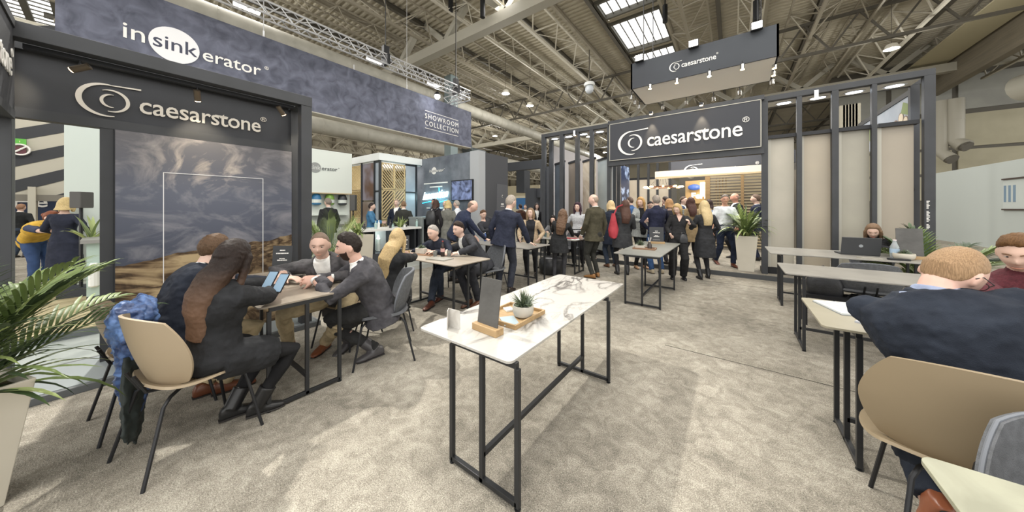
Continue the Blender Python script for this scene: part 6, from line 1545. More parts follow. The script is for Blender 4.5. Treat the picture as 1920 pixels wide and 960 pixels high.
    if tk in ('dress', 'coat') or bottom[0] == 'skirt':
        hem = bottom[2] if bottom[0] == 'skirt' and len(bottom) > 2 else .6
        def skirt_rings(off):
            out = []
            for q in (0, .25, .5, .75, .97):
                c = V(pelvis.x, pelvis.y, base.z+hem*s+(pelvis.z-base.z-hem*s)*q)-f*.0
                out.append(ering(c, r, f, (.21-.03*q)*fat*s+off, (.165-.03*q)*fat*s+off, 20))
            return out
        def sit_skirt(mb, off, sk_end=.92):
            for (a, kn, ak, fy, fp, sg) in legs: mb.tube([a, a.lerp(kn, .5), a.lerp(kn, sk_end)], [.115*s+off, .105*s+off, .085*s+off], 14)
            c = (legs[0][0]+legs[1][0])/2; d_ = (legs[0][1]+legs[1][1])/2; mb.tube([c, c.lerp(d_, .9)], [.10*s, .075*s], 12)
            mb.ell(pelvis-up*.02, (.19*s+off, .16*s+off, .12*s))
    if tk in ('dress', 'coat'):
        if sit: sit_skirt(m_, .014, .72)
        else: rg = skirt_rings(so*s*.8)+rg
    m_.rings(rg)
    if tk not in ('vest',):
        sr = {'jacket': 1.12, 'coat': 1.2, 'cardigan': 1.15}.get(tk, 1.0)
        for (a, e, w_, dd, nn, cu, sg) in arms:
            short_ = tk == 'tee' or (len(top) > 3 and top[3] == 'short')
            if short_: m_.tube([a-rS*sg*.05, a, a.lerp(e, .5), a.lerp(e, .9)], [.062*s, .066*s, .058*s, .058*s], 12)
            else: m_.tube([a-rS*sg*.06-up*.01, a, a.lerp(e, .5), e, e.lerp(w_, .5), w_-(w_-e).normalized()*.012], [.062*s*sr, .064*s*sr, .056*s*sr, .05*s*sr, .046*s*sr, .039*s*sr], 14)
    if tk in ('jacket', 'coat', 'cardigan'):
        m_.tube([nb-(nb-pelvis).normalized()*.045*s-fS*.012*s, nb+(head-nb)*.12-fS*.02*s], [.088*s, .073*s], 14)
    if tk in ('sweater', 'shirt'): m_.tube([nb-(nb-pelvis).normalized()*.03*s, nb+(head-nb)*(.3 if tk == 'sweater' else .22)], [.076*s, .062*s], 14)
    vn = vneck if vneck is not None else {'jacket': .32, 'cardigan': .9, 'coat': .2, 'vest': .1, 'shirt': 0, 'blouse': .08, 'dress': .07}.get(tk, 0)
    Lo = V(*T.location)
    def post(me, vn=vn, so=so):
        if vn <= 0: return
        n = len(me.vertices); co = np.empty(n*3); me.vertices.foreach_get('co', co); co = co.reshape(-1, 3)
        t0 = .97-vn/L_*1.0 if vn < .8 else -.6
        cc, u, rr_, ff = frame(.8); c0 = np.array(cc-Lo); U = np.array(u); RR = np.array(rr_); FF = np.array(ff)
        rel = co-c0; zt = rel @ U/L_+.8; xt = rel @ RR; yt = rel @ FF
        tt = np.clip((zt-t0)/(1.0-t0), 0, 1); wv = (.012 if vn < .8 else .045)+(.070*s)*tt**.9
        inside = (yt > 0.0) & (zt > t0) & (np.abs(xt) < wv) & (zt < 1.15)
        edge = (yt > 0.0) & (zt > t0-.03) & (np.abs(xt) >= wv) & (np.abs(xt) < wv+.035*np.clip(tt*2, .2, 1)) & (zt < .97)
        fade = np.clip((wv-np.abs(xt))/.006, 0, 1)
        co[inside] -= (FF*(.026*s+so*.4))*fade[inside][:, None]; co[edge] += FF*.007
        me.vertices.foreach_set('co', co.ravel())
    nm = {'jacket': 'suit_jacket', 'coat': 'coat', 'cardigan': 'cardigan', 'vest': 'padded_vest', 'sweater': 'jumper', 'shirt': 'shirt', 'tee': 't_shirt', 'blouse': 'blouse', 'dress': 'dress'}[tk]
    mk(m_, nm, tm, vox, 2, disp=FD, disp2=FD2, post=post, dec=.7 if vox < .009 else None)
    bk = bottom[0]
    if bk == 'trousers':
        bm_ = cloth_mat(bottom[1]); m_ = MB(); m_.rings([ering(frame(t)[0], frame(t)[2], frame(t)[3], (.170*fat*s+.008), (.12*fat*s+.006)) for t in (-.12, 0, .14)])
        m_.ell(pelvis-up*.03*s-(f*.02 if sit else V(0, 0, 0)), (.172*s*fat, .14*s*fat, .13*s))
        wd = {'slim': .85, 'wide': 1.35}.get(bottom[2] if len(bottom) > 2 else '', 1.0)
        for (a, kn, ak, fy, fp, sg) in legs:
            m_.tube([a+up*.03, a.lerp(kn, .3), a.lerp(kn, .75), kn, kn.lerp(ak, .35), kn.lerp(ak, .8), ak-(ak-kn).normalized()*.0], [.1*s*fat, .094*s*fat, .078*s, .07*s*wd**.5, .066*s*wd, .056*s*wd, .056*s*wd], 14)
        mk(m_, 'trousers', bm_, vox, 2, disp=FD, disp2=FD2, dec=.7 if vox < .009 else None)
    elif bk == 'skirt':
        if tk not in ('dress',) and tk != 'coat':
            m_ = MB()
            if sit: sit_skirt(m_, .004)
            else: m_.rings(skirt_rings(.006))
            mk(m_, 'skirt', cloth_mat(bottom[1], bottom[3] if len(bottom) > 3 else ''), vox, 2, disp=FD)
        m_ = MB()
        for (a, kn, ak, fy, fp, sg) in legs: m_.tube([a, a.lerp(kn, .3), a.lerp(kn, .75), kn, kn.lerp(ak, .3), kn.lerp(ak, .7), ak-up*.03], [.092*s, .086*s, .064*s, .057*s, .058*s, .042*s, .038*s], 12)
        if tights: mk(m_, 'tights', cloth_mat(tights), vox, 1)
    SH = mat('shoe_'+shoes, shoes, .35); SO = mat('shoe_sole', '2a2725', .7)
    for (a, kn, ak, fy, fp, sg) in legs:
        ff = V(-math.sin(fy), math.cos(fy), 0); rr_ = V(math.cos(fy), math.sin(fy), 0); Rf = Matrix.Rotation(math.radians(fp), 3, rr_)
        o0 = ak-up*.085*s; K = s*(1 if male else .9)
        def FP(y, hw, z0, z1):
            out = []
            for i in range(12):
                t = 2*PI*i/12; zc = (z0+z1)/2; v = rr_*(hw*math.cos(t))+ff*y+up*(zc-.085*s+(z1-z0)/2*max(-1, min(1, math.sin(t)*1.3))); out.append(ak+Rf @ v)
            return out
        m_ = MB().rings([FP(-.07*K, .02*K, .015, .06), FP(-.055*K, .034*K, .008, .095*s), FP(-.01*K, .038*K, .008, .105*s), FP(.05*K, .040*K, .008, .075*s), FP(.12*K, .045*K, .008, .055*s), FP(.17*K, .036*K, .008, .042*s), FP(.195*K, .018*K, .01, .03*s)])
        if boots: m_.tube([ak-up*.02, ak+(kn-ak).normalized()*.13*s], [.05*s, .056*s], 12)
        o_ = mk(m_, 'shoe', SH, min(vox, .010), 1)
        m_ = MB().rings([FP(-.072*K, .03*K, 0, .012), FP(-.03*K, .036*K, 0, .012), FP(.05*K, .035*K, 0, .012), FP(.12*K, .046*K, 0, .012), FP(.19*K, .024*K, .0, .012)]); mk0(m_, 'sole', SO)
    return T, dict(head=head, nb=nb, frame=frame, arms=arms, legs=legs, pelvis=pelvis, Rh=Rh, L=L_, hu=hu)
D_ = math.radians
def HD(px, py, d): p = atD(px, d); return V(p.x, p.y, 1.5-(py-390)*d/560)
def FT(px, py, yaw, pitch=0, z=0.0, lift=.085): p = onZ(px, py, z); return (V(p.x, p.y, z+lift), D_(yaw), pitch)
# ---- four people at the left table ----
P1, d1 = person('woman with long dark brown hair in black blazer seated on the front tan chair', (-2.70, .42), D_(18), 1.66, 'f', pelvis=V(-2.72, .40, .56), head=HD(437, 484, 2.0), hrz=D_(36), hp=16,
    hands=(dict(p=V(-3.06, .80, .89), pole=(-.9, -.1, -.3), d=(-.2, .9, .3), n=(.5, 0, .6), curl=42), dict(p=V(-2.93, .77, .86), pole=(.9, -.2, -.2), d=(-.55, .8, .35), n=(-.3, 0, .8), curl=42)),
    feet=(FT(432, 785, -5), FT(482, 778, -12)), top=('coat', '2f3032'), shirt=None, vneck=0, bottom=('skirt', '3a3a38', .5, 'speckle'), tights='232325', shoes='222223', boots=True, hair=('long', '1d1512', .36, '6b5343'), sit=True, vox=.0075, knee=((-.1, 1, .55), (.35, 1, .5)))
P2, d2 = person('man in navy suit with short brown hair seated half turned away at the left table', (-3.43, .30), D_(12), 1.80, 'm', pelvis=V(-3.43, .28, .56), head=HD(402, 466, 2.58), hrz=D_(22), hp=12,
    hands=(dict(p=V(-3.42, .92, .82), pole=(-.8, -.2, -.3), curl=30), dict(p=V(-3.22, .82, .83), pole=(.7, -.3, -.4), curl=30)),
    feet=(FT(385, 740, 0), FT(420, 735, -10)), top=('jacket', '262b38'), bottom=('trousers', 'a39476'), shoes='6b3f2a', hair=('short', '4c3a2a'), sit=True, vox=.009)
P3, d3 = person('cropped haired man in grey suit facing the camera at the left table', (-3.45, 1.60), D_(232), 1.80, 'm', pelvis=V(-3.50, 1.55, .56), head=HD(600, 459, 2.95), hrz=D_(238), hp=14,
    hands=(dict(p=V(-3.08, 1.27, .835), pole=(-.9, .1, -.2), d=(.5, .9, -.05), n=(.2, 0, -1), curl=22), dict(p=V(-3.42, 1.02, .835), pole=(1, .0, -.1), d=(-.9, .5, 0), n=(0, 0, -1), curl=22)),
    feet=(FT(610, 655, 215), FT(541, 655, 215)), knee=((-.5, 1, .6), (.7, 1, .5)), top=('jacket', '5b5a5c', 'plaid'), bottom=('trousers', 'a39476'), shoes='7d4a30', hair=('crop', '66564a'), skin='c6a595', face=True, sit=True, vox=.0075, vneck=.36)
P4, d4 = person('bearded man with dark swept hair in grey suit leaning on the left table', (-2.83, 1.62), D_(150), 1.80, 'm', pelvis=V(-2.84, 1.60, .56), head=HD(655, 463, 2.78), hrz=D_(152), hp=8,
    hands=(dict(p=V(-3.02, 1.10, .855), pole=(-.6, -.4, -.5), d=(.3, 1, 0), n=(.7, 0, -.4), curl=48), dict(p=V(-3.08, 1.15, .85), pole=(.9, -.3, -.3), d=(-.3, 1, 0.05), n=(-.8, 0, -.3), curl=42)),
    feet=(FT(655, 655, 190, -15, lift=.11), FT(706, 668, 175)), knee=((-.25, 1, .5), (.3, 1, .5)), top=('jacket', '56555a', 'plaid'), bottom=('trousers', '3b3a3a', 'slim'), shoes='4c4a4c', boots=True, hair=('quiff', '1e1815'), beard='2a1e19', skin='c6a090', face=True, sit=True, vox=.0075, vneck=.3)
# ---- three people at the table behind ----
person('woman with very long blonde hair in black jacket seated with a shoulder bag', (-3.40, 2.08), D_(10), 1.68, 'f', pelvis=V(-3.42, 2.02, .56), head=HD(745, 447, 3.75), hrz=D_(42), hp=16,
    hands=(dict(p=V(-3.98, 2.74, .80), pole=(-.8, 0, -.3), curl=35), dict(p=V(-3.72, 2.76, .80), pole=(.9, 0, -.2), d=(-.9, .4, 0), curl=35)),
    feet=(FT(716, 598, -10), FT(748, 583, -20)), top=('jacket', '2e2f31'), shirt='2e2f31', vneck=0, bottom=('trousers', '2c2c30', 'slim'), shoes='232325', boots=True, hair=('long', '9c8761', .50), sit=True, vox=.010)
person('older grey haired man in navy shirt laughing at the table behind', (-3.95, 3.45), D_(200), 1.78, 'm', pelvis=V(-4.06, 3.52, .56), head=HD(812, 436, 4.95), hrz=D_(190), hp=14,
    hands=(dict(p=V(-3.86, 3.12, .80), pole=(-.9, 0, -.2), d=(.9, .4, 0), n=(0, 0, -1)), dict(p=V(-4.12, 3.16, .80), pole=(.9, 0, -.2), d=(-.8, .5, 0), n=(0, 0, -1))),
    feet=(FT(826, 562, 200), FT(808, 577, 200)), top=('shirt', '2b303e'), bottom=('trousers', '3b4350'), shoes='5a3428', hair=('short', '8d8882'), face=True, sit=True, vox=.010)
person('smiling dark haired man in charcoal suit and open white shirt at the table behind', (-3.36, 3.66), D_(178), 1.80, 'm', pelvis=V(-3.42, 3.74, .56), head=HD(860, 430, 5.0), hrz=D_(178), hp=8,
    hands=(dict(p=V(-3.42, 3.22, .80), pole=(-.9, .1, -.2), d=(.9, .3, 0), n=(0, 0, -1)), dict(p=V(-3.70, 3.24, .80), pole=(.9, 0, -.3), d=(-.7, .6, 0), n=(0, 0, -1))),
    feet=(FT(898, 572, 185), FT(880, 572, 190)), top=('jacket', '3d3e44', 'plaid'), bottom=('trousers', '35363c'), shoes='5a3a28', hair=('quiff', '2a201b'), face=True, sit=True, vox=.010)
# ---- standing group in the middle ----
person('tall grey haired man in navy suit leaning on the table with his back to us', (-3.30, 4.22), D_(18), 1.82, 'm', head=HD(958, 379, 5.42), hrz=D_(-5), hp=12,
    hands=(dict(p=(-.26, .10, .88)), dict(p=V(-3.02, 4.62, .83), pole=(.6, -.4, -.3), d=(.6, .6, -.25), n=(0, 0, -1), curl=10)), top=('jacket', '33384a'), bottom=('trousers', '3a3e4a'), shoes='2c2420', hair=('short', '8f867c'), vox=.010, vneck=0)
person('bald man in navy jumper bending over the far table', (-4.55, 4.18), D_(-15), 1.78, 'm', head=HD(886, 387, 6.0), hrz=D_(-45), hp=25,
    hands=(dict(p=V(-4.35, 4.62, .80), pole=(-.8, 0, -.2)), dict(p=V(-4.02, 4.62, .80), pole=(.6, -.3, -.3), d=(.5, .7, -.2), n=(0, 0, -1), curl=12)), top=('sweater', '2b3450', 'knit'), bottom=('trousers', '35363c'), hair=('ring', '6a5a50'), skin='cfaa9a', vox=.012)
person('woman in black and white striped top gesturing with a raised hand', (-4.78, 5.62), D_(240), 1.62, 'f', head=HD(906, 402, 7.3), hrz=D_(250), hp=18,
    hands=(dict(p=(-.12, .40, 1.18), d=(0, .3, 1), n=(0, 1, 0), curl=8), dict(p=(.16, .38, 1.0))), top=('blouse', '3a3c44', 'stripe'), bottom=('trousers', '2c2c30', 'slim'), hair=('updo', '4a3424'), face=True, vox=.013)
person('woman with blonde bob in camel cardigan listening behind the table', (-3.62, 5.60), D_(205), 1.60, 'f', head=HD(995, 400, 6.55), hrz=D_(192), hp=-6,
    hands=(dict(p=(-.20, .22, .84), curl=30), dict(p=(.22, .2, .82), curl=30)), top=('cardigan', 'a6937a', 'knit'), shirt='34353a', bottom=('trousers', '28282b', 'slim'), hair=('bob', '75604a', .12), face=True, vox=.011)
person('dark haired woman seated low behind the far grey table', (-3.98, 7.28), D_(205), 1.62, 'f', pelvis=V(-3.95, 7.35, .56), head=HD(1037, 412, 8.0), hrz=D_(200), hp=16, sit=True,
    hands=(dict(p=V(-3.72, 6.92, .84)), dict(p=V(-4.0, 6.9, .84))), top=('blouse', '8d8f92'), shirt=None, bottom=('trousers', '2c2c30', 'slim'), hair=('long', '1f1a18', .3), face=True, vox=.013)
person('woman with curly brown hair in black knee length dress seen from behind', (-2.98, 5.70), D_(22), 1.62, 'f', head=HD(1055, 404, 6.3), hrz=D_(10), hp=12,
    hands=(dict(p=(-.10, .35, .95)), dict(p=V(-2.90, 6.27, .81), pole=(.6, -.3, -.3), d=(.5, .7, -.2), n=(0, 0, -1), curl=12)), feet=(((-.09, -.05, .085), D_(25), 0), ((.10, .02, .085), D_(20), 0)),
    top=('dress', '303133'), bottom=('skirt', '303133', .60), tights='47464a', shoes='2b2a2b', hair=('curly', '5a4536', .26), vox=.011)
person('woman with short dark hair in pale grey jumper talking across the far table', (-3.22, 7.22), D_(200), 1.68, 'f', head=HD(1083, 389, 7.7), hrz=D_(185), hp=0,
    hands=(dict(p=(-.16, .28, 1.02)), dict(p=(.24, .12, .95))), top=('sweater', 'a3a5a8', 'knit'), bottom=('trousers', '343438'), hair=('curly', '33232c', .06), face=True, vox=.012)
person('bald man in olive jacket standing with his back to us left of the entrance', (-2.42, 6.26), D_(68), 1.79, 'm', hrz=D_(98), hp=4,
    hands=(dict(p=(-.24, .14, .92)), dict(p=(.27, .02, .88))), feet=(((-.11, -.05, .085), D_(85), 0), ((.10, .0, .085), D_(40), 0)), top=('jacket', '54503f'), bottom=('trousers', '3c3c38', 'slim'), shoes='8a6238', hair=('ring', '8a7a6c'), skin='d2ae9f', vox=.010, vneck=0)
# ---- crowd at the entrance ----
person('woman with long brown hair in charcoal coat and heeled boots seen from behind', (-2.02, 6.92), D_(30), 1.72, 'f', head=HD(1172, 386, 6.75), hrz=D_(30),
    hands=(dict(p=(-.10, .28, 1.1)), dict(p=(.14, .3, 1.1))), top=('coat', '3f4042'), bottom=('skirt', '3f4042', .62), tights='2a2a2c', shoes='232325', boots=True, hair=('long', '453129', .24), vneck=0, vox=.011)
person('blonde woman in navy coat standing behind the charcoal coat', (-2.50, 7.62), D_(45), 1.68, 'f', top=('coat', '2e3546'), bottom=('trousers', '3f4a5c'), shoes='6b4630', hair=('bob', 'b59f78', .12), vox=.013)
person('woman with wavy blonde hair in grey cardigan facing us in the crowd', (-1.86, 7.88), D_(222), 1.76, 'f', hrz=D_(170), hp=14,
    hands=(dict(p=(-.05, .30, 1.22), pole=(-.8, -.2, -.6), d=(.8, .4, .2), curl=35), dict(p=(.10, .30, 1.18), pole=(.8, -.2, -.6), d=(-.8, .4, .2), curl=35)), top=('cardigan', '8f9290', 'knit'), shirt='232427', bottom=('trousers', '232427', 'slim'), shoes='b08a6a', hair=('long', '9a7a4c', .2), face=True, vox=.011)
person('man in bright blue shirt at the back left of the crowd', (-2.42, 9.1, .1), D_(70), 1.72, 'm', top=('shirt', '3a5f94'), bottom=('trousers', '34363c'), hair=('short', '4e4038'), vox=.015)
person('woman with dark tied hair looking down deep in the crowd', (-2.0, 9.62, .1), D_(205), 1.60, 'f', hp=25, top=('blouse', '4a3c3a'), bottom=('trousers', '2c2c30'), hair=('updo', '221c1a'), face=True, vox=.015)
person('grey haired man in navy jumper and blue jeans seen from behind', (-1.42, 7.50), D_(35), 1.79, 'm', hrz=D_(30),
    hands=(dict(p=(-.17, .10, 1.02), pole=(-1, -.4, 0), d=(.7, .5, -.3)), dict(p=(.14, .28, 1.1), pole=(1, -.3, -.3))), top=('sweater', '2c3048'), bottom=('trousers', '3d5f90'), shoes='b5a890', hair=('short', '7c746c'), vox=.011)
person('blonde woman in black blouse and wide trousers holding a small glass', (-.94, 7.16), D_(195), 1.66, 'f', head=HD(1270, 392, 6.45), hrz=D_(165), hp=26,
    hands=(dict(p=(-.17, .24, 1.18), pole=(-.8, -.4, -.6), d=(.2, .5, .8), curl=50), dict(p=(.16, .14, .95))), top=('blouse', '29292b'), vneck=.2, shirt=None, bottom=('trousers', '2c2c2e', 'wide'), shoes='1f1f21', hair=('bob', 'a2895f', .16), face=True, vox=.010)
person('woman with dark brown hair in tan coat standing on the platform', (-.86, 8.78, .1), D_(25), 1.66, 'f', top=('coat', 'a08a66'), bottom=('skirt', 'a08a66', .58), tights='2a2a2c', shoes='232325', hair=('long', '3c2722', .22), vneck=0, vox=.013)
person('wavy blonde woman in charcoal dress seen from behind at the step', (-.48, 7.48), D_(32), 1.64, 'f', hrz=D_(20), hp=8,
    hands=(dict(p=(-.14, .28, 1.06)), dict(p=(.24, .22, .98))), feet=(((-.10, -.02, .085), D_(30), 0), ((.12, .1, .085), D_(15), 0)), top=('dress', '38393c'), bottom=('skirt', '38393c', .50), tights='3f3e42', shoes='1f1f21', boots=True, hair=('long', 'ae9b75', .26), vox=.010)
person('woman with dark bob in light blue shirt behind the blonde in charcoal dress', (-.52, 9.62, .1), D_(15), 1.62, 'f', top=('blouse', '8fa3bd'), bottom=('trousers', '2f3036'), hair=('bob', '2a1e1c', .08), vox=.015)
person('grey haired man in white short sleeved shirt walking on the platform', (-.17, 8.95, .1), D_(205), 1.72, 'm', hrz=D_(190), hp=8,
    hands=(dict(p=(-.22, .22, .98)), dict(p=(.28, .02, .86))), feet=(((-.1, .18, .085), D_(205), 0), ((.1, -.22, .105), D_(205), -15)), top=('tee', 'c6c9cc'), bottom=('trousers', '2e3850'), shoes='6a3a28', hair=('short', '5c5650'), skin='b98d76', face=True, vox=.012)
person('bald man in dark suit turned sideways behind the man in white shirt', (.05, 10.3, .1), D_(115), 1.80, 'm', top=('jacket', '2c2f34'), bottom=('trousers', '2b2c30'), hair=('ring', '8a7468'), skin='c8927c', vox=.014)
person('man in navy blazer half hidden by the right entrance post', (.50, 10.35, .1), D_(80), 1.76, 'm', top=('jacket', '2a3046'), bottom=('trousers', '2a3046'), hair=('short', '5a4a40'), vox=.015)
person('dark haired man seen over shoulders in the middle of the crowd', (-1.62, 9.9, .1), D_(60), 1.74, 'm', top=('jacket', '2b2e36'), hair=('short', '2b221e'), vox=.016)
person('man in navy suit among the heads before the lit niche', (-1.22, 10.3, .1), D_(250), 1.74, 'm', top=('jacket', '2e3c5c'), hair=('short', '4a3c34'), face=True, vox=.016)
person('woman with honey hair half hidden behind the man in navy jumper', (-1.28, 8.35, .1), D_(50), 1.62, 'f', top=('blouse', '35343a'), hair=('bob', '8a6a48', .1), vox=.014)
person('woman with red brown hair far inside the entrance', (-1.9, 11.6, .1), D_(150), 1.64, 'f', top=('blouse', '7b5048'), hair=('long', '6a3c2c', .2), vox=.018)
# ---- right side ----
person('young woman with long light brown hair bent over a laptop at right', (1.86, 7.48), D_(175), 1.66, 'f', pelvis=V(1.88, 7.50, .56), head=HD(1637, 433, 4.85), hrz=D_(165), hp=28, sit=True,
    hands=(dict(p=V(1.62, 6.95, .83), pole=(-.9, 0, -.3)), dict(p=V(2.05, 6.88, .83), pole=(.9, 0, -.3), d=(-.5, .8, 0))), top=('sweater', '26262a'), bottom=('trousers', '2a2a2e'), hair=('long', '6b5643', .26), face=True, vox=.010)
P42, d42 = person('ginger haired man with glasses in navy suit writing at right', (.88, 2.24), D_(-10), 1.84, 'm', pelvis=V(.86, 2.20, .60), head=HD(1786, 511, 1.39), hrz=D_(-52), hp=34, roll=8, hunch=.03,
    hands=(dict(p=V(.84, 2.80, .835), pole=(-1.2, -.1, -.15), d=(.9, .4, 0), n=(0, 0, -1)), dict(p=V(1.25, 2.80, .85), pole=(1.0, -.2, -.2), d=(-.3, .9, 0), n=(-.2, 0, -1), curl=50)),
    feet=((V(.74, 2.28, .15), D_(10), -60), (V(.95, 2.26, .15), D_(-10), -60)), knee=((-.2, 1, .1), (.2, 1, .1)), top=('jacket', '2c3240'), shirt='8d97b0', bottom=('trousers', '2c3240'), shoes='8a5238', hair=('crop', '8a7054'), skin='d0aa9a', glasses=True, face=True, sit=True, vox=.0075, vneck=0, fat=1.2)
person('man in burgundy jumper with swept brown hair at the far right edge', (1.62, 3.85), D_(172), 1.80, 'm', pelvis=V(1.66, 3.80, .58), head=HD(1912, 474, 2.02), hrz=D_(150), hp=22, sit=True,
    hands=(dict(p=V(1.75, 3.02, .835), pole=(-.9, 0, -.2), d=(.8, .5, 0), n=(0, 0, -1)), dict(p=V(1.42, 3.08, .835), pole=(1.1, 0, -.1), d=(-.6, .7, 0), n=(0, 0, -1))), top=('sweater', '6a2f38', 'knit'), bottom=('trousers', '2d3038'), hair=('quiff', '5a4028'), face=True, vox=.009)
# ---- left background ----
person('woman in yellow padded vest and striped shirt bending forward in the left opening', (-10.0, -.72, .0), D_(-40), 1.62, 'f', pelvis=HD(66, 448, 5.5), head=HD(97, 408, 5.15), hrz=D_(-45), hp=10, hands=(dict(p=HD(120, 440, 5.2)), dict(p=HD(128, 436, 5.0), pole=(.3, 0, -1))), top=('vest', 'b8943a'), shirt='3a4668', bottom=('trousers', '3d5580'), hair=('updo', '6a3c28'), vox=.013, fat=1.12)
person('woman with blonde bob in navy dress seen from behind in the left opening', (-9.02, -.44, .115), D_(60), 1.55, 'f', hrz=D_(60), hands=(dict(p=(-.2, .25, .95)), dict(p=(.22, .12, .95))), top=('dress', '2c3142'), bottom=('skirt', '2c3142', .35), tights='2c2c30', hair=('bob', 'a59268', .1), vox=.012)
person('man in black jacket and jeans standing far off beyond the left opening', (-17.4, -1.6), D_(60), 1.62, 'm', hands=(dict(p=(-.16, .2, 1.0)), dict(p=(.2, .1, .9))), top=('jacket', '26282a'), bottom=('trousers', '3a4658'), hair=('short', '7a5c48'), vox=.018)
person('man in dark jacket standing behind the tall palm', (-8.72, 3.5, .1), D_(100), 1.66, 'm', top=('jacket', '2c2d30'), bottom=('trousers', '3a4a6c'), hair=('short', '6f665e'), vox=.013)
person('woman with short dark hair in blue puffer jacket at the kiosk', (-8.30, 4.45, .1), D_(-35), 1.54, 'f', hands=(dict(p=(-.1, .3, 1.0)), dict(p=(.12, .3, .98))), top=('jacket', '4f86b0'), vneck=0, shirt=None, bottom=('trousers', '2a2c30'), hair=('short', '2a2220'), vox=.013)
person('man in navy coat facing us before the timber lattice', (-8.36, 5.3, .1), D_(215), 1.66, 'm', top=('jacket', '2c3448'), bottom=('trousers', '2a2c30'), hair=('short', '8a7a6c'), face=True, vox=.014)
person('man in dark olive jacket with his back to us before the timber lattice', (-7.62, 5.05, .1), D_(45), 1.60, 'm', top=('jacket', '3a3c38'), bottom=('trousers', '2a2c30'), hair=('crop', '6a5440'), vneck=0, vox=.013)
BP, dbp = person('woman with dark hair carrying a black backpack before the neon word', (-6.62, 5.38, .1), D_(10), 1.62, 'f', top=('jacket', '2b2a2c'), vneck=0, shirt=None, bottom=('trousers', '26262a'), hair=('bob', '3a2a24', .1), vox=.013)
person('man with black hair in blue blazer below the neon word', (-7.16, 5.78, .1), D_(200), 1.66, 'm', top=('jacket', '2f3d66'), bottom=('trousers', '2a2c30'), hair=('short', '1c1614'), skin='a97a60', face=True, vox=.014)
person('bald man in blue suit beside the black haired man below the neon word', (-6.98, 6.05, .1), D_(200), 1.62, 'm', top=('jacket', '31446c'), bottom=('trousers', '2a2c30'), hair=('ring', '5a4a40'), face=True, vox=.015)
person('blonde woman in long grey coat before the slate wall', (-6.32, 5.56, .1), D_(40), 1.60, 'f', top=('coat', '86867e'), vneck=0, bottom=('skirt', '86867e', .5), tights='2c2c30', hair=('long', 'ab9a70', .2), vox=.012)
person('grey haired man in white shirt below the wall screen', (-6.55, 6.12, .1), D_(115), 1.62, 'm', top=('shirt', 'c8ccd2'), bottom=('trousers', '2f3340'), hair=('short', '8d8880'), vox=.013)
for i, (px, d, rz_, tp, hr, lb) in enumerate(((976, 13, 60, '5a3c30', ('short', '2c2420'), 'distant person in brown jacket left of the woman in camel'), (1006, 11, 230, '2a2a2e', ('bob', '2a2220', .08), 'distant dark haired person just right of the woman in camel'), (985, 15, 200, '8a8478', ('short', '5a4a3c'), 'distant person in pale jacket in the far aisle'))):
    p = atD(px, d); person(lb, (p.x, p.y), D_(rz_), 1.66, 'm' if hr[0] == 'short' else 'f', top=('jacket', tp), hair=hr, vox=.02)
# ---- things carried or worn over ----
t = thing('red_bag', 'red fabric bag hanging from the shoulder of the woman in charcoal coat', 'bag', HD(1150, 430, 6.7))
c = t.location; MB().rings([ering(c+V(0, 0, z), V(.8, .6, 0), V(-.6, .8, 0), w_, .06, 16) for z, w_ in ((-.2, .05), (-.15, .10), (0, .12), (.15, .08), (.36, .03))]).build('bag_body', mat('bag_red', 'a3303c', .7, 'b8434c', 8), t, world=True, smooth=60)
MB().tube([c+V(0, 0, .3), c+V(.08, .03, .5), c+V(.2, .02, .55)], .015, 6).build('strap', mat('bag_red', 'a3303c', .7, 'b8434c', 8), t, world=True)
c0, u0, r0, f0 = dbp['frame'](.55)
bp_ = thing('backpack', 'black backpack on the back of the woman before the neon word', 'backpack', c0-f0*.2)
MB().rings([ering(c0-f0*.19+V(0, 0, z), r0, f0, w_, d_, 16) for z, w_, d_ in ((-.22, .10, .05), (-.18, .15, .08), (.05, .15, .085), (.18, .12, .06), (.21, .06, .03))]).build('bag_body', mat('black_leather', '2c2d2f'), bp_, world=True, smooth=60)
for sg in (-1, 1): MB().tube([c0-f0*.12+r0*sg*.1+V(0, 0, .18), c0+r0*sg*.11+V(0, 0, .27), c0+f0*.13+r0*sg*.11+V(0, 0, .1)], .018, 6).build('shoulder_strap', mat('black_leather', '2c2d2f'), bp_, world=True)
p = HD(1281, 402, 6.35); t = thing('champagne_flute', 'small clear flute held by the blonde woman in black blouse', 'glass', p)
MB().lathe([(.018, .0), (.022, .1), (.02, .1), (.004, 0)], n=10).build('bowl', mat('glass_tint', 'b9bcb8', .1, trans=.7), t); MB().tube([(0, 0, -.08), (0, 0, 0)], .003, 6).build('stem', mat('glass_tint', 'b9bcb8', .1), t)
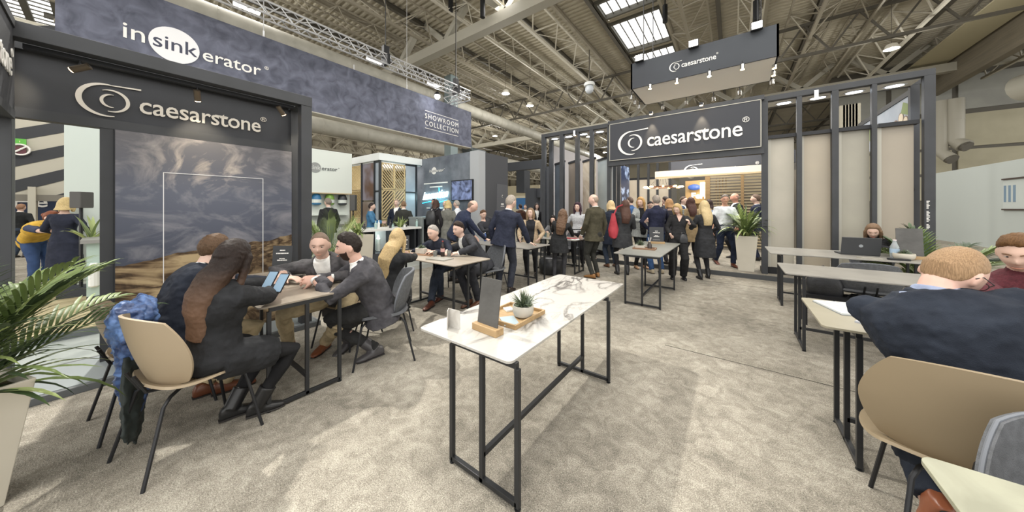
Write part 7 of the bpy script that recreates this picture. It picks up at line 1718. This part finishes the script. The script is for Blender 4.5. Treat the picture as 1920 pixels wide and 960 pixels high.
# blue coat slung over the chair
def draped_coat():
    t = thing('quilted_jacket', 'bright blue camouflage quilted jacket hung over the chair back with dark lining hanging', 'jacket', (-3.02, .12, 0))
    BL = mat('blue_quilt', '31446e', .45, '6f92cc', 7, 6, dist=1.2, lo=.4, hi=.62, bump=.2, bscale=30); DKL = mat('jacket_lining', '2a3130', .7, '353d3c', 6)
    c = V(-3.10, .10, 0); A = V(.42, -.08, 0).normalized(); Bn = V(.10, -.99, 0).normalized()
    def P(u, v, w_): return c+A*u+Bn*v+V(0, 0, w_)
    m = MB()
    for z0, hw, dp, off in ((.93, .10, .05, 0),): pass
    rg = []
    for z, hw, dp, cx in ((.20, .05, .03, .02), (.26, .11, .05, .0), (.40, .16, .075, -.03), (.55, .18, .085, -.03), (.70, .20, .09, .0), (.82, .21, .095, .02), (.88, .17, .085, .03), (.915, .09, .04, .03)):
        rg.append([P(cx+hw*math.cos(a)+.012*math.sin(5*a+z*20), dp*math.sin(a)*(1+.15*math.sin(3*a+z*14)), z+.02*math.sin(2*a)) for a in [2*PI*i/28 for i in range(28)]])
    m.rings(rg); m.tube([P(-.17, 0, .74), P(-.22, .02, .55), P(-.19, .03, .32)], [.055, .05, .04], 12)
    m.v = [tuple(V(*p)-t.location) for p in m.v]; o = m.build('quilted_shell', BL, t); soft(o, .009, 1, disp=(.05, .045), disp2=(.02, .012))
    m = MB()
    rg = [[P(cx+hw*math.cos(a)+.02*math.sin(4*a), dp*math.sin(a), z+.05*math.cos(a*2)*(z < .2)) for a in [2*PI*i/24 for i in range(24)]] for z, hw, dp, cx in ((.06, .10, .015, .06), (.12, .16, .03, .05), (.35, .19, .05, .0), (.6, .17, .05, 0))]
    m.rings(rg); m.v = [tuple(V(*p)-t.location) for p in m.v]; o = m.build('hanging_lining', DKL, t); soft(o, .010, 1, disp=(.06, .03))
    m = MB().ell(P(-.08, .080, .80), (.075, .04, .085)); m.v = [tuple(V(*p)-t.location) for p in m.v]; m.build('collar_opening', DKL, t, smooth='all')
draped_coat()
finalize_people()
# pieces that belong to a part become sub-parts of it (nearest one of that name in the same thing)
NEST = {'iris': 'eye', 'edge_piping': 'backrest', 'lid_emblem': 'screen_lid', 'levelling_foot': 'leg', 'sole': 'shoe', 'shirt_cuff': 'shirt', 'lamp_lens': 'lamp_body', 'label': 'bottle_body', 'joint_ring': 'duct_shell', 'printed_line': 'board', 'handle': 'bag_body', 'soil': 'pot', 'edge_trim': 'sign_board', 'outline': 'picture_wall', 'ligature': 'lettering', 'registered_mark': 'lettering', 'lens': 'bezel', 'cap': 'glass'}
def mid(o): b = o.bound_box; return V(*[sum(c[i] for c in b)/8 for i in range(3)])
kids = {}
for o in bpy.data.objects:
    if o.parent and not o.parent.parent: kids.setdefault(o.parent.name, []).append(o)
stem = lambda o: o.name.split('.')[0]
for nm, ch in kids.items():
    for o in ch:
        q = NEST.get(stem(o))
        if q:
            c = [x for x in ch if stem(x) == q and x is not o]
            if c: o.parent = min(c, key=lambda x: (mid(x)-mid(o)).length)
for o in bpy.data.objects:
    if 'label' in o and len(o['label'].replace(',', ' ').split()) > 16: print('LONG LABEL', o.name, o['label'])
